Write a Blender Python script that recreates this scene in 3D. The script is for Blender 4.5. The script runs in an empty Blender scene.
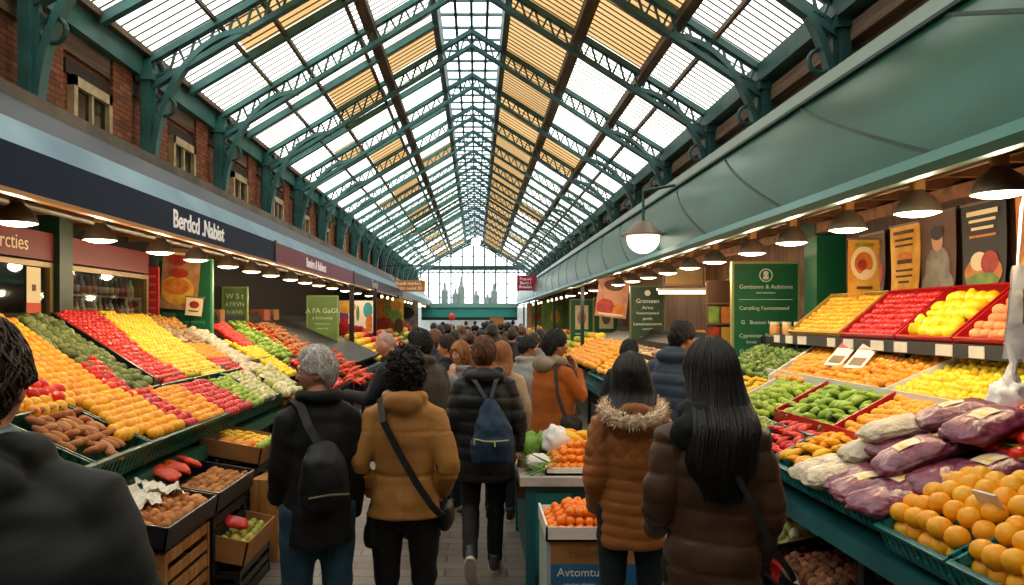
import bpy, math, random
from mathutils import Vector, Matrix, noise, Quaternion
random.seed(7)
C = bpy.context.scene.collection
def work_dg():
    with bpy.context.temp_override(scene=WORK, view_layer=WORK.view_layers[0]):
        dg = bpy.context.evaluated_depsgraph_get()
    dg.update(); return dg
PI = math.pi
WORK = bpy.data.scenes.new('work')      # empty side scene in which modifiers are applied; removed at the end
# ---------------------------------------------------------------- camera: level, shifted lens (1024 x 585)
F, CX, CY, H = 760.0, 476.0, 318.0, 1.85
cam = bpy.data.cameras.new('camera'); camo = bpy.data.objects.new('camera', cam); C.objects.link(camo)
cam.sensor_width = 36.0; cam.lens = F / 1024 * 36.0
cam.shift_x = (512 - CX) / 1024; cam.shift_y = (CY - 292.5) / 1024
cam.clip_start = 0.05; cam.clip_end = 400
camo.location = (0, 0, H); camo.rotation_euler = (PI / 2, 0, 0)
bpy.context.scene.camera = camo

# ---------------------------------------------------------------- tagging
def tag(o, label=None, cat=None, group=None, kind=None):
    if label: o['label'] = label
    if cat: o['category'] = cat
    if group: o['group'] = group
    if kind: o['kind'] = kind
    return o
def empty(name, loc=(0, 0, 0), rz=0.0, label=None, cat=None, group=None, kind=None):
    o = bpy.data.objects.new(name, None); C.objects.link(o)
    o.location = loc; o.rotation_euler = (0, 0, rz); o.empty_display_size = 0.1
    return tag(o, label, cat, group, kind)
def copy_tree(o, parent=None):
    c = o.copy(); C.objects.link(c)
    if parent is not None: c.parent = parent
    for ch in list(o.children): copy_tree(ch, c)
    return c

# ---------------------------------------------------------------- mesh builder
class MB:
    def __init__(s): s.v = []; s.f = []; s.m = []
    def add(s, vs, fs, mi=0, M=None):
        b = len(s.v)
        s.v.extend([tuple(M @ Vector(p)) for p in vs] if M is not None else [tuple(p) for p in vs])
        for f in fs: s.f.append(tuple(b + i for i in f)); s.m.append(mi)
        return s
    def box(s, c, d, rot=None, mi=0):
        x, y, z = d[0] / 2, d[1] / 2, d[2] / 2
        vs = [(-x,-y,-z),(x,-y,-z),(x,y,-z),(-x,y,-z),(-x,-y,z),(x,-y,z),(x,y,z),(-x,y,z)]
        M = Matrix.Translation(c)
        if rot is not None: M = M @ (rot.to_4x4() if hasattr(rot, 'to_4x4') else rot)
        return s.add(vs, [(0,3,2,1),(4,5,6,7),(0,1,5,4),(1,2,6,5),(2,3,7,6),(3,0,4,7)], mi, M)
    def bb(s, a, b, mi=0):
        return s.box([(a[i] + b[i]) / 2 for i in range(3)], [abs(b[i] - a[i]) for i in range(3)], None, mi)
    def bar(s, p, q, w, h, up=(0, 0, 1), mi=0):
        p = Vector(p); q = Vector(q); d = q - p; L = d.length
        if L < 1e-6: return s
        z = d / L; u = Vector(up)
        x = u.cross(z)
        if x.length < 1e-4: x = Vector((1, 0, 0)).cross(z)
        x.normalize(); y = z.cross(x)
        R = Matrix((x, y, z)).transposed().to_4x4()
        return s.box((p + q) / 2, (w, h, L), R, mi)
    def tube(s, pts, r, n=8, mi=0, closed=False, flat=1.0, upv=None):
        pts = [Vector(p) for p in pts]; k = len(pts)
        rs = r if isinstance(r, (list, tuple)) else [r] * k
        t0 = (pts[1] - pts[0]).normalized()
        ref = Vector(upv) if upv else (Vector((0, 0, 1)) if abs(t0.z) < 0.9 else Vector((0, 1, 0)))
        vs = []; fs = []
        for i in range(k):
            if closed: t = pts[(i + 1) % k] - pts[i - 1]
            else: t = pts[min(i + 1, k - 1)] - pts[max(i - 1, 0)]
            t = t.normalized() if t.length > 1e-9 else t0
            x = ref - t * ref.dot(t)
            if x.length < 1e-4: x = Vector((1, 0, 0)) - t * t.x
            x.normalize(); y = t.cross(x)
            if not upv: ref = x
            for j in range(n):
                a = 2 * PI * j / n
                vs.append(pts[i] + (x * math.cos(a) * flat + y * math.sin(a)) * rs[i])
        m = k if closed else k - 1
        for i in range(m):
            for j in range(n):
                a, b = i * n + j, i * n + (j + 1) % n
                c, d = ((i + 1) % k) * n + (j + 1) % n, ((i + 1) % k) * n + j
                fs.append((a, b, c, d))
        if not closed:
            fs.append(tuple(range(n - 1, -1, -1))); fs.append(tuple((k - 1) * n + j for j in range(n)))
        return s.add(vs, fs, mi)
    def loft(s, rings, n=24, mi=0, M=None):
        # rings: (cx, cy, z, rx, ry[, power]) horizontal ellipses
        vs = []; fs = []
        for q in rings:
            cx, cy, z, rx, ry = q[:5]; pw = q[5] if len(q) > 5 else 2.0
            for j in range(n):
                a = 2 * PI * j / n; ca, sa = math.cos(a), math.sin(a)
                e = 2.0 / pw
                vs.append((cx + rx * math.copysign(abs(ca) ** e, ca), cy + ry * math.copysign(abs(sa) ** e, sa), z))
        for i in range(len(rings) - 1):
            for j in range(n):
                fs.append((i * n + j, i * n + (j + 1) % n, (i + 1) * n + (j + 1) % n, (i + 1) * n + j))
        fs.append(tuple(range(n - 1, -1, -1))); fs.append(tuple((len(rings) - 1) * n + j for j in range(n)))
        return s.add(vs, fs, mi, M)
    def lathe(s, prof, n=20, mi=0, M=None):
        return s.loft([(0, 0, z, max(r, 1e-4), max(r, 1e-4)) for r, z in prof], n, mi, M)
    def ell(s, c, r, nu=14, nv=10, mi=0, M=None, fn=None):
        vs = []; fs = []
        for i in range(nv + 1):
            th = PI * i / nv
            k = 1 if i in (0, nv) else nu
            for j in range(k):
                a = 2 * PI * j / nu
                p = Vector((math.sin(th) * math.cos(a), math.sin(th) * math.sin(a), math.cos(th)))
                if fn: p = p * fn(p)
                vs.append((p.x * r[0], p.y * r[1], p.z * r[2]))
        def ix(i, j): return 0 if i == 0 else (1 + (nv - 1) * nu if i == nv else 1 + (i - 1) * nu + j % nu)
        for i in range(nv):
            for j in range(nu):
                q = [ix(i, j), ix(i + 1, j), ix(i + 1, j + 1), ix(i, j + 1)]
                u = []
                for a in q:
                    if a not in u: u.append(a)
                fs.append(tuple(u))
        T = Matrix.Translation(c)
        return s.add(vs, fs, mi, T @ M if M is not None else T)
    def poly(s, pts, mi=0): return s.add(pts, [tuple(range(len(pts)))], mi)
    def strip(s, prof, y0, y1, mi=0):           # open profile (x,z) extruded along y
        vs = [(x, y0, z) for x, z in prof] + [(x, y1, z) for x, z in prof]; k = len(prof)
        return s.add(vs, [(i, i + 1, k + i + 1, k + i) for i in range(k - 1)], mi)
    def prism(s, prof, y0, y1, mi=0):           # closed profile (x,z) extruded along y
        vs = [(x, y0, z) for x, z in prof] + [(x, y1, z) for x, z in prof]; k = len(prof)
        fs = [(i, (i + 1) % k, k + (i + 1) % k, k + i) for i in range(k)]
        fs += [tuple(range(k - 1, -1, -1)), tuple(range(k, 2 * k))]
        return s.add(vs, fs, mi)
    def mesh(s, name, mats, smooth=False):
        me = bpy.data.meshes.new(name); me.from_pydata(s.v, [], s.f)
        for m in (mats if isinstance(mats, (list, tuple)) else [mats]): me.materials.append(m)
        if any(s.m): me.polygons.foreach_set('material_index', s.m)
        if smooth: me.polygons.foreach_set('use_smooth', [True] * len(me.polygons))
        me.update(); return me
    def build(s, name, mats, parent=None, smooth=False, label=None):
        o = bpy.data.objects.new(name, s.mesh(name, mats, smooth)); C.objects.link(o)
        if parent is not None: o.parent = parent
        if label: o['label'] = label
        return o
def mobj(name, me, parent=None, label=None):
    o = bpy.data.objects.new(name, me); C.objects.link(o)
    if parent is not None: o.parent = parent
    if label: o['label'] = label
    return o
def bevel(o, w, seg=2):
    m = o.modifiers.new('bev', 'BEVEL'); m.width = w; m.segments = seg; m.limit_method = 'ANGLE'; return o
def evaluated(me, mods):
    """mesh after modifiers; mods = list of (type, {attr: value})"""
    o = bpy.data.objects.new('tmp', me); WORK.collection.objects.link(o)
    for t, kw in mods:
        m = o.modifiers.new(t, t)
        for k, v in kw.items(): setattr(m, k, v)
    dg = work_dg()
    r = bpy.data.meshes.new_from_object(o.evaluated_get(dg))
    bpy.data.objects.remove(o); return r
def text_mesh(body, size, mat, extrude=0.004, align='CENTER', shear=0.0, bold=0.0, spacing=1.0):
    cu = bpy.data.curves.new('t', 'FONT'); cu.body = body; cu.size = size; cu.extrude = extrude
    cu.align_x = align; cu.align_y = 'CENTER'; cu.shear = shear; cu.offset = bold; cu.space_character = spacing
    cu.resolution_u = 3
    o = bpy.data.objects.new('t', cu); WORK.collection.objects.link(o)
    dg = work_dg()
    me = bpy.data.meshes.new_from_object(o.evaluated_get(dg))
    bpy.data.objects.remove(o); me.materials.clear(); me.materials.append(mat); return me
def lettering(body, size, mat, loc, facing, parent, name='lettering', **kw):
    """facing: '-y' towards the camera, '+x' reads along +y from a wall on the -x side, '-x' from the +x side"""
    o = mobj(name, text_mesh(body, size, mat, **kw), parent)
    o.location = loc
    o.rotation_euler = {'-y': (PI/2, 0, 0), '+x': (PI/2, 0, PI/2), '-x': (PI/2, 0, -PI/2)}[facing]
    return o

# ---------------------------------------------------------------- materials
MATS = {}
def nd(nt, t, **kw):
    n = nt.nodes.new(t)
    for k, v in kw.items():
        if k == 'inp':
            for a, b in v.items(): n.inputs[a].default_value = b
        else: setattr(n, k, v)
    return n
def c4(c): return (c[0], c[1], c[2], 1.0)
def srgb(h):
    r = [int(h[i:i+2], 16) / 255 for i in (0, 2, 4)]
    return tuple(x / 12.92 if x <= 0.04045 else ((x + 0.055) / 1.055) ** 2.4 for x in r)
def mat(name, col, rough=0.6, metal=0.0, var=0.0, scale=6.0, col2=None, bump=0.0, bscale=40.0, obvar=None, stretch=None,
        emit=0.0, ecol=None, spec=0.5, sss=0.0, trans=0.0, coat=0.0, sheen=0.0, detail=4.0, bdist=0.02):
    """principled material; colour varies by a noise (col2) and by object (obvar = list of colours)"""
    if name in MATS: return MATS[name]
    if isinstance(col, str): col = srgb(col)
    if isinstance(col2, str): col2 = srgb(col2)
    m = bpy.data.materials.new(name); m.use_nodes = True; nt = m.node_tree
    b = nt.nodes['Principled BSDF']; L = nt.links
    b.inputs['Roughness'].default_value = rough; b.inputs['Metallic'].default_value = metal
    b.inputs['Specular IOR Level'].default_value = spec
    if sss: b.inputs['Subsurface Weight'].default_value = sss; b.inputs['Subsurface Radius'].default_value = (0.02, 0.008, 0.004)
    if trans: b.inputs['Transmission Weight'].default_value = trans
    if coat: b.inputs['Coat Weight'].default_value = coat; b.inputs['Coat Roughness'].default_value = 0.15
    if sheen: b.inputs['Sheen Weight'].default_value = sheen
    src = None
    if obvar:
        oi = nd(nt, 'ShaderNodeObjectInfo'); cr = nd(nt, 'ShaderNodeValToRGB')
        cr.color_ramp.interpolation = 'LINEAR'
        cols = [srgb(x) if isinstance(x, str) else x for x in obvar]
        while len(cr.color_ramp.elements) < len(cols): cr.color_ramp.elements.new(0.5)
        for i, cc in enumerate(cols):
            cr.color_ramp.elements[i].position = i / max(1, len(cols) - 1); cr.color_ramp.elements[i].color = c4(cc)
        L.new(oi.outputs['Random'], cr.inputs['Fac']); src = cr.outputs['Color']
    tc = nd(nt, 'ShaderNodeTexCoord'); vec = tc.outputs['Object']
    if stretch:
        mp = nd(nt, 'ShaderNodeMapping'); mp.inputs['Scale'].default_value = stretch
        L.new(vec, mp.inputs['Vector']); vec = mp.outputs['Vector']
    if var or col2:
        no = nd(nt, 'ShaderNodeTexNoise', inp={'Scale': scale, 'Detail': detail}); L.new(vec, no.inputs['Vector'])
        mx = nd(nt, 'ShaderNodeMix', data_type='RGBA')
        c2 = col2 if col2 else tuple(x * (1 - var) for x in col)
        rp = nd(nt, 'ShaderNodeMapRange', inp={'From Min': 0.35, 'From Max': 0.65}); L.new(no.outputs['Fac'], rp.inputs['Value'])
        L.new(rp.outputs['Result'], mx.inputs['Factor'])
        if src:
            L.new(src, mx.inputs['A'])
            if col2: mx.inputs['B'].default_value = c4(c2)
            else:
                hs = nd(nt, 'ShaderNodeHueSaturation', inp={'Value': 1 - var}); L.new(src, hs.inputs['Color']); L.new(hs.outputs['Color'], mx.inputs['B'])
        else: mx.inputs['A'].default_value = c4(col); mx.inputs['B'].default_value = c4(c2)
        src = mx.outputs['Result']
    if src: L.new(src, b.inputs['Base Color'])
    else: b.inputs['Base Color'].default_value = c4(col)
    if bump:
        nb = nd(nt, 'ShaderNodeTexNoise', inp={'Scale': bscale, 'Detail': 5.0}); L.new(vec, nb.inputs['Vector'])
        bp = nd(nt, 'ShaderNodeBump', inp={'Strength': bump, 'Distance': bdist}); L.new(nb.outputs['Fac'], bp.inputs['Height'])
        L.new(bp.outputs['Normal'], b.inputs['Normal'])
    if emit:
        b.inputs['Emission Strength'].default_value = emit
        b.inputs['Emission Color'].default_value = c4(ecol if ecol else col)
    MATS[name] = m; return m

def brick_mat():
    m = bpy.data.materials.new('brick'); m.use_nodes = True; nt = m.node_tree; L = nt.links; b = nt.nodes['Principled BSDF']
    tc = nd(nt, 'ShaderNodeTexCoord'); sx = nd(nt, 'ShaderNodeSeparateXYZ'); cb = nd(nt, 'ShaderNodeCombineXYZ')
    L.new(tc.outputs['Object'], sx.inputs[0])
    ad = nd(nt, 'ShaderNodeMath', operation='ADD'); L.new(sx.outputs['X'], ad.inputs[0]); L.new(sx.outputs['Y'], ad.inputs[1])
    L.new(ad.outputs[0], cb.inputs['X']); L.new(sx.outputs['Z'], cb.inputs['Y'])
    br = nd(nt, 'ShaderNodeTexBrick', inp={'Scale': 1.0, 'Mortar Size': 0.005, 'Brick Width': 0.17, 'Row Height': 0.058, 'Bias': -0.1,
        'Color1': c4(srgb('b06a41')), 'Color2': c4(srgb('7e4226')), 'Mortar': c4(srgb('4a3a30'))})
    L.new(cb.outputs[0], br.inputs['Vector'])
    no = nd(nt, 'ShaderNodeTexNoise', inp={'Scale': 3.0, 'Detail': 6.0}); L.new(tc.outputs['Object'], no.inputs['Vector'])
    mx = nd(nt, 'ShaderNodeMix', data_type='RGBA', blend_type='MULTIPLY', inp={'Factor': 0.5})
    L.new(br.outputs['Color'], mx.inputs['A']); L.new(no.outputs['Color'], mx.inputs['B']); L.new(mx.outputs['Result'], b.inputs['Base Color'])
    b.inputs['Roughness'].default_value = 0.9
    bp = nd(nt, 'ShaderNodeBump', inp={'Strength': 0.6, 'Distance': 0.01}); bp.invert = True
    L.new(br.outputs['Fac'], bp.inputs['Height']); L.new(bp.outputs['Normal'], b.inputs['Normal'])
    return m
def floor_mat():
    m = bpy.data.materials.new('floor_slabs'); m.use_nodes = True; nt = m.node_tree; L = nt.links; b = nt.nodes['Principled BSDF']
    tc = nd(nt, 'ShaderNodeTexCoord')
    br = nd(nt, 'ShaderNodeTexBrick', inp={'Scale': 1.0, 'Mortar Size': 0.008, 'Brick Width': 0.45, 'Row Height': 0.16,
        'Color1': c4(srgb('71675e')), 'Color2': c4(srgb('5c534c')), 'Mortar': c4(srgb('3c3631'))})
    L.new(tc.outputs['Object'], br.inputs['Vector'])
    no = nd(nt, 'ShaderNodeTexNoise', inp={'Scale': 1.4, 'Detail': 8.0}); L.new(tc.outputs['Object'], no.inputs['Vector'])
    mx = nd(nt, 'ShaderNodeMix', data_type='RGBA', blend_type='OVERLAY', inp={'Factor': 0.45})
    L.new(br.outputs['Color'], mx.inputs['A']); L.new(no.outputs['Fac'], mx.inputs['B']); L.new(mx.outputs['Result'], b.inputs['Base Color'])
    b.inputs['Roughness'].default_value = 0.5
    bp = nd(nt, 'ShaderNodeBump', inp={'Strength': 0.4, 'Distance': 0.005}); bp.invert = True
    L.new(br.outputs['Fac'], bp.inputs['Height']); L.new(bp.outputs['Normal'], b.inputs['Normal'])
    return m
def pane_mat(name, tcol, mixw=0.35, dcol=(0.9, 0.9, 0.86)):
    """frosted roof sheet: part clear, part translucent, a little dirty"""
    m = bpy.data.materials.new(name); m.use_nodes = True; nt = m.node_tree; L = nt.links
    for n in list(nt.nodes):
        if n.type != 'OUTPUT_MATERIAL': nt.nodes.remove(n)
    out = [n for n in nt.nodes if n.type == 'OUTPUT_MATERIAL'][0]
    tr = nd(nt, 'ShaderNodeBsdfTransparent'); tl = nd(nt, 'ShaderNodeBsdfTranslucent'); mx = nd(nt, 'ShaderNodeMixShader')
    tc = nd(nt, 'ShaderNodeTexCoord'); no = nd(nt, 'ShaderNodeTexNoise', inp={'Scale': 1.3, 'Detail': 6.0})
    L.new(tc.outputs['Object'], no.inputs['Vector'])
    cr = nd(nt, 'ShaderNodeMix', data_type='RGBA', inp={'A': c4(tcol), 'B': c4(tuple(x * y for x, y in zip(tcol, (0.86, 0.82, 0.72))))})
    mr = nd(nt, 'ShaderNodeMapRange', inp={'From Min': 0.4, 'From Max': 0.7}); L.new(no.outputs['Fac'], mr.inputs['Value'])
    L.new(mr.outputs['Result'], cr.inputs['Factor']); L.new(cr.outputs['Result'], tr.inputs['Color'])
    tl.inputs['Color'].default_value = c4(dcol); mx.inputs['Fac'].default_value = mixw
    L.new(tr.outputs[0], mx.inputs[1]); L.new(tl.outputs[0], mx.inputs[2]); L.new(mx.outputs[0], out.inputs['Surface'])
    return m
def glass_mat(name, tint=(0.9, 0.95, 0.95), rough=0.05, refl=0.12):
    m = bpy.data.materials.new(name); m.use_nodes = True; nt = m.node_tree; L = nt.links
    for n in list(nt.nodes):
        if n.type != 'OUTPUT_MATERIAL': nt.nodes.remove(n)
    out = [n for n in nt.nodes if n.type == 'OUTPUT_MATERIAL'][0]
    tr = nd(nt, 'ShaderNodeBsdfTransparent', inp={'Color': c4(tint)}); gl = nd(nt, 'ShaderNodeBsdfGlossy', inp={'Roughness': rough})
    mx = nd(nt, 'ShaderNodeMixShader', inp={'Fac': refl})
    L.new(tr.outputs[0], mx.inputs[1]); L.new(gl.outputs[0], mx.inputs[2]); L.new(mx.outputs[0], out.inputs['Surface'])
    return m

M_brick = brick_mat(); M_floor = floor_mat()
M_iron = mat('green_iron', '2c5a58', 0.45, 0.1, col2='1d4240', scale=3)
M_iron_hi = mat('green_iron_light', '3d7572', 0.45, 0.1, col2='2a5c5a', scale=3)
M_purlin = mat('brown_purlin', '6b5330', 0.6, 0.0, col2='3c2b18', scale=2, stretch=(6, 0.6, 6))
M_bar = mat('glazing_bar', '5c5548', 0.6)
M_white_pane = pane_mat('white_roof_sheet', (0.93, 0.89, 0.78), 0.35)
M_amber_pane = pane_mat('amber_roof_sheet', (0.30, 0.185, 0.078), 0.25, (0.36, 0.21, 0.085))
M_blue_pane = pane_mat('clear_ridge_sheet', (0.78, 0.90, 0.93), 0.15)
M_gable_glass = glass_mat('gable_glass', (0.90, 0.95, 0.96), 0.05, 0.05)
M_glass = glass_mat('shop_glass', (0.75, 0.8, 0.8), 0.04, 0.10)
M_timber = mat('dark_timber', '54443a', 0.75, 0, col2='2f2620', scale=2.5, stretch=(8, 0.5, 8), bump=0.3, bscale=8)
M_timber_lt = mat('weathered_timber', '7d6a58', 0.75, 0, col2='574637', scale=2.5, stretch=(8, 0.5, 8))
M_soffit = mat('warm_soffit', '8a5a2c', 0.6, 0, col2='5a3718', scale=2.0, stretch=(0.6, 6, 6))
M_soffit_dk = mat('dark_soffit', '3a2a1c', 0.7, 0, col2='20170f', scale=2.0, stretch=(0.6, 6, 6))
M_wood = mat('shop_wood', '7a4f2a', 0.6, 0, col2='4d2f17', scale=2.0, stretch=(5, 5, 0.6))
M_dark = mat('near_black', '0d0e0f', 0.6)
M_black_pl = mat('black_plastic', '15171a', 0.4)
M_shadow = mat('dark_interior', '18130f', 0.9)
M_navy = mat('navy_sign', '0a2340', 0.6, spec=.2)
M_crimson = mat('crimson_sign', '7a1f3c', 0.5)
M_plum = mat('plum_sign', '3f3644', 0.5)
M_greygreen = mat('grey_green_sign', '6d827c', 0.5)
M_bluelight = mat('pale_blue_slope', '6d98ae', 0.4, col2='557f96', scale=1.5)
M_navy2 = mat('navy_band', '0f2030', 0.5)
M_gutter = mat('gutter_lip', '6f6452', 0.5, col2='40382c', scale=2)
M_gold = mat('gold_trim', 'b98545', 0.45)
M_canopy = mat('green_canopy_metal', '286456', 0.36, 0.35, col2='205448', scale=0.8)
M_canopy_lip = mat('canopy_lip', '4a8a86', 0.35, 0.2)
M_canopy_edge = mat('canopy_edge', '8fa49c', 0.35, 0.3)
M_seam = mat('canopy_seam', '1c3a36', 0.5)
M_teal = mat('teal_plastic', '177f80', 0.4, col2='0f6668', scale=5)
M_teal_dk = mat('teal_paint', '125d63', 0.5, col2='0c454b', scale=2)
M_tealbeam = mat('teal_beam', '3aa49a', 0.5)
M_greencrate = mat('green_plastic', '1d5b45', 0.4, col2='134331', scale=5)
M_greenboard = mat('green_board', '0c6b40', 0.5, col2='0a5835', scale=2)
M_greenboard_dk = mat('dark_green_board', '16402f', 0.5, col2='10301f', scale=2)
M_olive = mat('olive_board', '6f8f4a', 0.6, col2='5b7a3a', scale=2)
M_redboard = mat('red_board', 'a81e22', 0.5)
M_maroon = mat('maroon_board', '6e1418', 0.55)
M_redpl = mat('red_plastic', 'b3171c', 0.35)
M_white = mat('white_paint', 'e6e2d8', 0.5)
M_paper = mat('paper', 'e9e3d4', 0.8, var=0.12, scale=8)
M_plastic_bag = mat('white_plastic_bag', 'f0eeea', 0.55, bump=0.3, bscale=18)
M_chalk = mat('pale_lettering', 'dfe6d4', 0.7)
M_letter = mat('white_lettering', 'f1eee6', 0.6, emit=0.15, ecol=(1, 1, 1))
M_cardboard = mat('cardboard', 'a8743f', 0.85, col2='8c5c2e', scale=3)
M_cardboard_dk = mat('brown_cardboard', '86582c', 0.85, col2='6c4420', scale=3)
M_pine = mat('pine_wood', 'b17b3f', 0.7, col2='8a5a28', scale=3, stretch=(6, 6, 0.7))
M_chrome = mat('brushed_metal', '9a9c9a', 0.35, 0.8)
M_shade = mat('lamp_shade_metal', '7a6c5a', 0.45, 0.3)
M_shade_in = mat('lamp_shade_inside', 'f4e6cc', 0.5)
M_bulb = mat('warm_bulb', (1.0, 0.86, 0.62), 0.5, emit=9.0, ecol=(1.0, 0.80, 0.52))
M_globe = mat('opal_globe', (1.0, 0.93, 0.8), 0.4, emit=1.6, ecol=(1.0, 0.9, 0.74))
M_fluo = mat('warm_tube', (1.0, 0.8, 0.5), 0.5, emit=3.0, ecol=(1.0, 0.72, 0.4))
def flat(name, col, rough=0.6, **kw): return mat(name, col, rough, **kw)

def box_obj(name, a, b, m, parent=None, bev=0.0, kind=None, label=None):
    o = MB().bb(a, b).build(name, m, parent, label=label)
    if bev: bevel(o, bev)
    if kind: o['kind'] = kind
    return o
# ================================================================ THE HALL
YN, YF = -3.0, 50.0
XL, XR, ZE, XRG, ZR = -3.85, 3.5, 4.88, -0.08, 7.12     # eaves, ridge
kL = (ZR - ZE) / (XRG - XL); kR = (ZR - ZE) / (XR - XRG)
def roofz(x): return ZE + kL * (x - XL) if x < XRG else ZE + kR * (XR - x)
box_obj('floor', (-6, YN, -0.1), (6, 56, 0), M_floor, kind='structure')

# ---- walls
def wall_left():
    m = MB()
    m.bb((-4.35, YN, 2.95), (-3.97, YF, ZE + 0.1))
    o = m.build('wall_left', [M_brick]); o['kind'] = 'structure'
    tr = [(6.46 + 2.43 * i) for i in range(-3, 18)]
    pier = MB()
    for y in tr: pier.bb((-3.98, y + 0.28, 2.95), (-3.90, y + 0.72, ZE - 0.25)); pier.bb((-3.98, y - 0.72, 2.95), (-3.90, y - 0.28, ZE - 0.25))
    pier.build('brick_pier', [M_brick], o)
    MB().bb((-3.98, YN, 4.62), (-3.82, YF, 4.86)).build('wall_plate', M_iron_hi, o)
    MB().bb((-3.98, YN, 4.42), (-3.93, YF, 4.62)).build('plaster_band', M_timber_lt, o)
    g = MB().bb((-3.86, YN, 4.86), (-3.74, YF, 4.93)).build('eave_board', M_purlin, o)
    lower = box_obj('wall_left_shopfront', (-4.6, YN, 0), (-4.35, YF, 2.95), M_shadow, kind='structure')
wall_left()
# windows in the brick wall, one between each two columns
nwin = 0
for i in range(0, 12):
    y0 = 6.46 + 2.43 * i + 0.92; y1 = y0 + 0.78; z0, z1 = 3.12, 4.22; x = -3.97
    nwin += 1
    fr = MB()
    for a, b in (((x, y0, z0), (x + 0.07, y0 + 0.07, z1)), ((x, y1 - 0.07, z0), (x + 0.07, y1, z1)), ((x, y0, z1 - 0.1), (x + 0.07, y1, z1)), ((x, y0, z0), (x + 0.09, y1, z0 + 0.07))):
        fr.bb(a, b)
    fr.bb((x, (y0 + y1) / 2 - 0.02, z0), (x + 0.055, (y0 + y1) / 2 + 0.02, z1))
    o = fr.build('window_%d' % nwin, mat('cream_window_frame', 'cdbd98', 0.6, col2='a8966f')); o['kind'] = 'structure'
    MB().bb((x + 0.005, y0 + 0.03, z0 + 0.03), (x + 0.02, y1 - 0.03, z1 - 0.03)).build('window_pane', mat('dark_pane', '14181a', 0.12), o)
    lt = MB().bb((x, y0 - 0.08, z1), (x + 0.03, y1 + 0.08, z1 + 0.14)).build('lintel', mat('dark_lintel', '2e231c', 0.8), o)

def wall_right():
    o = box_obj('wall_right', (3.62, YN, 3.0), (3.95, YF, ZE + 0.1), M_timber, kind='structure')
    b = MB()
    for k in range(3):
        z = 3.72 + 0.36 * k
        b.bb((3.50, YN, z), (3.62, YF, z + 0.17))
    b.build('weatherboard', M_timber_lt, o)
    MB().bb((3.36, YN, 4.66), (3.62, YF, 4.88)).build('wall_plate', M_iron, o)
    box_obj('wall_right_shopfront', (4.05, YN, 0), (4.3, YF, 3.0), M_wood, kind='structure')
wall_right()
o = box_obj('wall_light_block', (-4.6, YN - .2, 0), (4.3, YN, 7.6), mat('light_block_pale', 'a89c8c', .8, col2='8c8072', scale=1)); o['kind'] = 'structure'  # unseen, added to block light from behind the camera and bounce some back

# ---- roof trusses: green lattice girders on arched brackets
def truss_half(parent, sx, xe, y_e, xr, y_r):
    """lattice from the eave end (xe, y_e) to the ridge end (xr, y_r)"""
    ze, zr = roofz(xe), roofz(xr)
    A = Vector((xe, y_e, ze - 0.10)); B = Vector((xr, y_r, zr - 0.10))
    A2 = Vector((xe, y_e, ze - 0.42)); B2 = Vector((xr, y_r, zr - 0.36))
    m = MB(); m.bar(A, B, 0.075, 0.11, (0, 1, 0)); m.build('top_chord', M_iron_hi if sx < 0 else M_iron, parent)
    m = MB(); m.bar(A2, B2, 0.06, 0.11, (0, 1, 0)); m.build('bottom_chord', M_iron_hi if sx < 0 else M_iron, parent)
    lat = MB(); n = 17
    for i in range(n):
        t0, t1, t2 = i / n, (i + 0.5) / n, (i + 1) / n
        lat.bar(A2.lerp(B2, t0), A.lerp(B, t1), 0.028, 0.022, (0, 1, 0)); lat.bar(A.lerp(B, t1), A2.lerp(B2, t2), 0.028, 0.022, (0, 1, 0))
    lat.build('lattice', M_iron, parent)
    # arched bracket with its scroll and struts
    zb = 3.55 if sx < 0 else 3.72
    xc = xe + 0.06 * (-sx)
    x1 = xe - sx * 1.16; z1 = (ze - 0.42) + (zr - ze) * abs(x1 - xe) / abs(xr - xe)
    def on(x): return y_e + (y_r - y_e) * abs(x - xe) / abs(xr - xe)
    pts = []
    for i in range(23):
        t = i / 22; a = t * PI / 2
        x = xc - sx * (abs(x1 - xc)) * (1 - math.cos(a)); z = zb + (z1 - zb) * math.sin(a)
        pts.append((x, on(x), z))
    br = MB()
    for i in range(22): br.bar(pts[i], pts[i + 1], 0.065, 0.12, (0, 1, 0))
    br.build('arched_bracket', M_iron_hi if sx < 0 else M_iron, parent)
    sp = MB(); ti = MB()
    for i in (4, 7, 10, 12):
        p = Vector(pts[i]); z2 = p.z + 0.18
        sp.bar(p, (xe, y_e, min(z2, ze - 0.3)), 0.03, 0.04, (0, 1, 0))
    for i in (12, 14, 16, 18):
        p = Vector(pts[i]); d = abs(p.x - xe); ti.bar(p, (p.x, p.y, (ze - 0.42) + (zr - ze) * d / abs(xr - xe)), 0.03, 0.03, (0, 1, 0))
    ring = [(xe - sx * (0.2 + 0.11 * math.cos(a)), y_e, ze - 0.62 + 0.11 * math.sin(a)) for a in [2 * PI * k / 14 for k in range(14)]]
    MB().tube(ring, 0.022, 6, closed=True).build('bracket_ring', M_iron, parent)
    sp.build('bracket_strut', M_iron, parent); ti.build('bracket_tie', M_iron, parent)
    co = MB(); co.bb((xe - 0.05, y_e - 0.10, zb - 0.45), (xe + 0.05, y_e + 0.10, ze - 0.1))
    co.bb((xe - 0.09, y_e - 0.025, zb - 0.45), (xe + 0.09, y_e + 0.025, ze - 0.1))
    co.bb((xe - 0.10, y_e - 0.13, ze - 0.34), (xe + 0.10, y_e + 0.13, ze - 0.22))
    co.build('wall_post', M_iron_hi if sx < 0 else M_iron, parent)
TY = [6.46, 8.80, 11.25, 13.72] + [13.72 + 2.45 * i for i in range(1, 15)]
TYR = [7.2, 9.12, 11.2, 13.7] + [13.7 + 2.45 * i for i in range(1, 15)]
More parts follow.
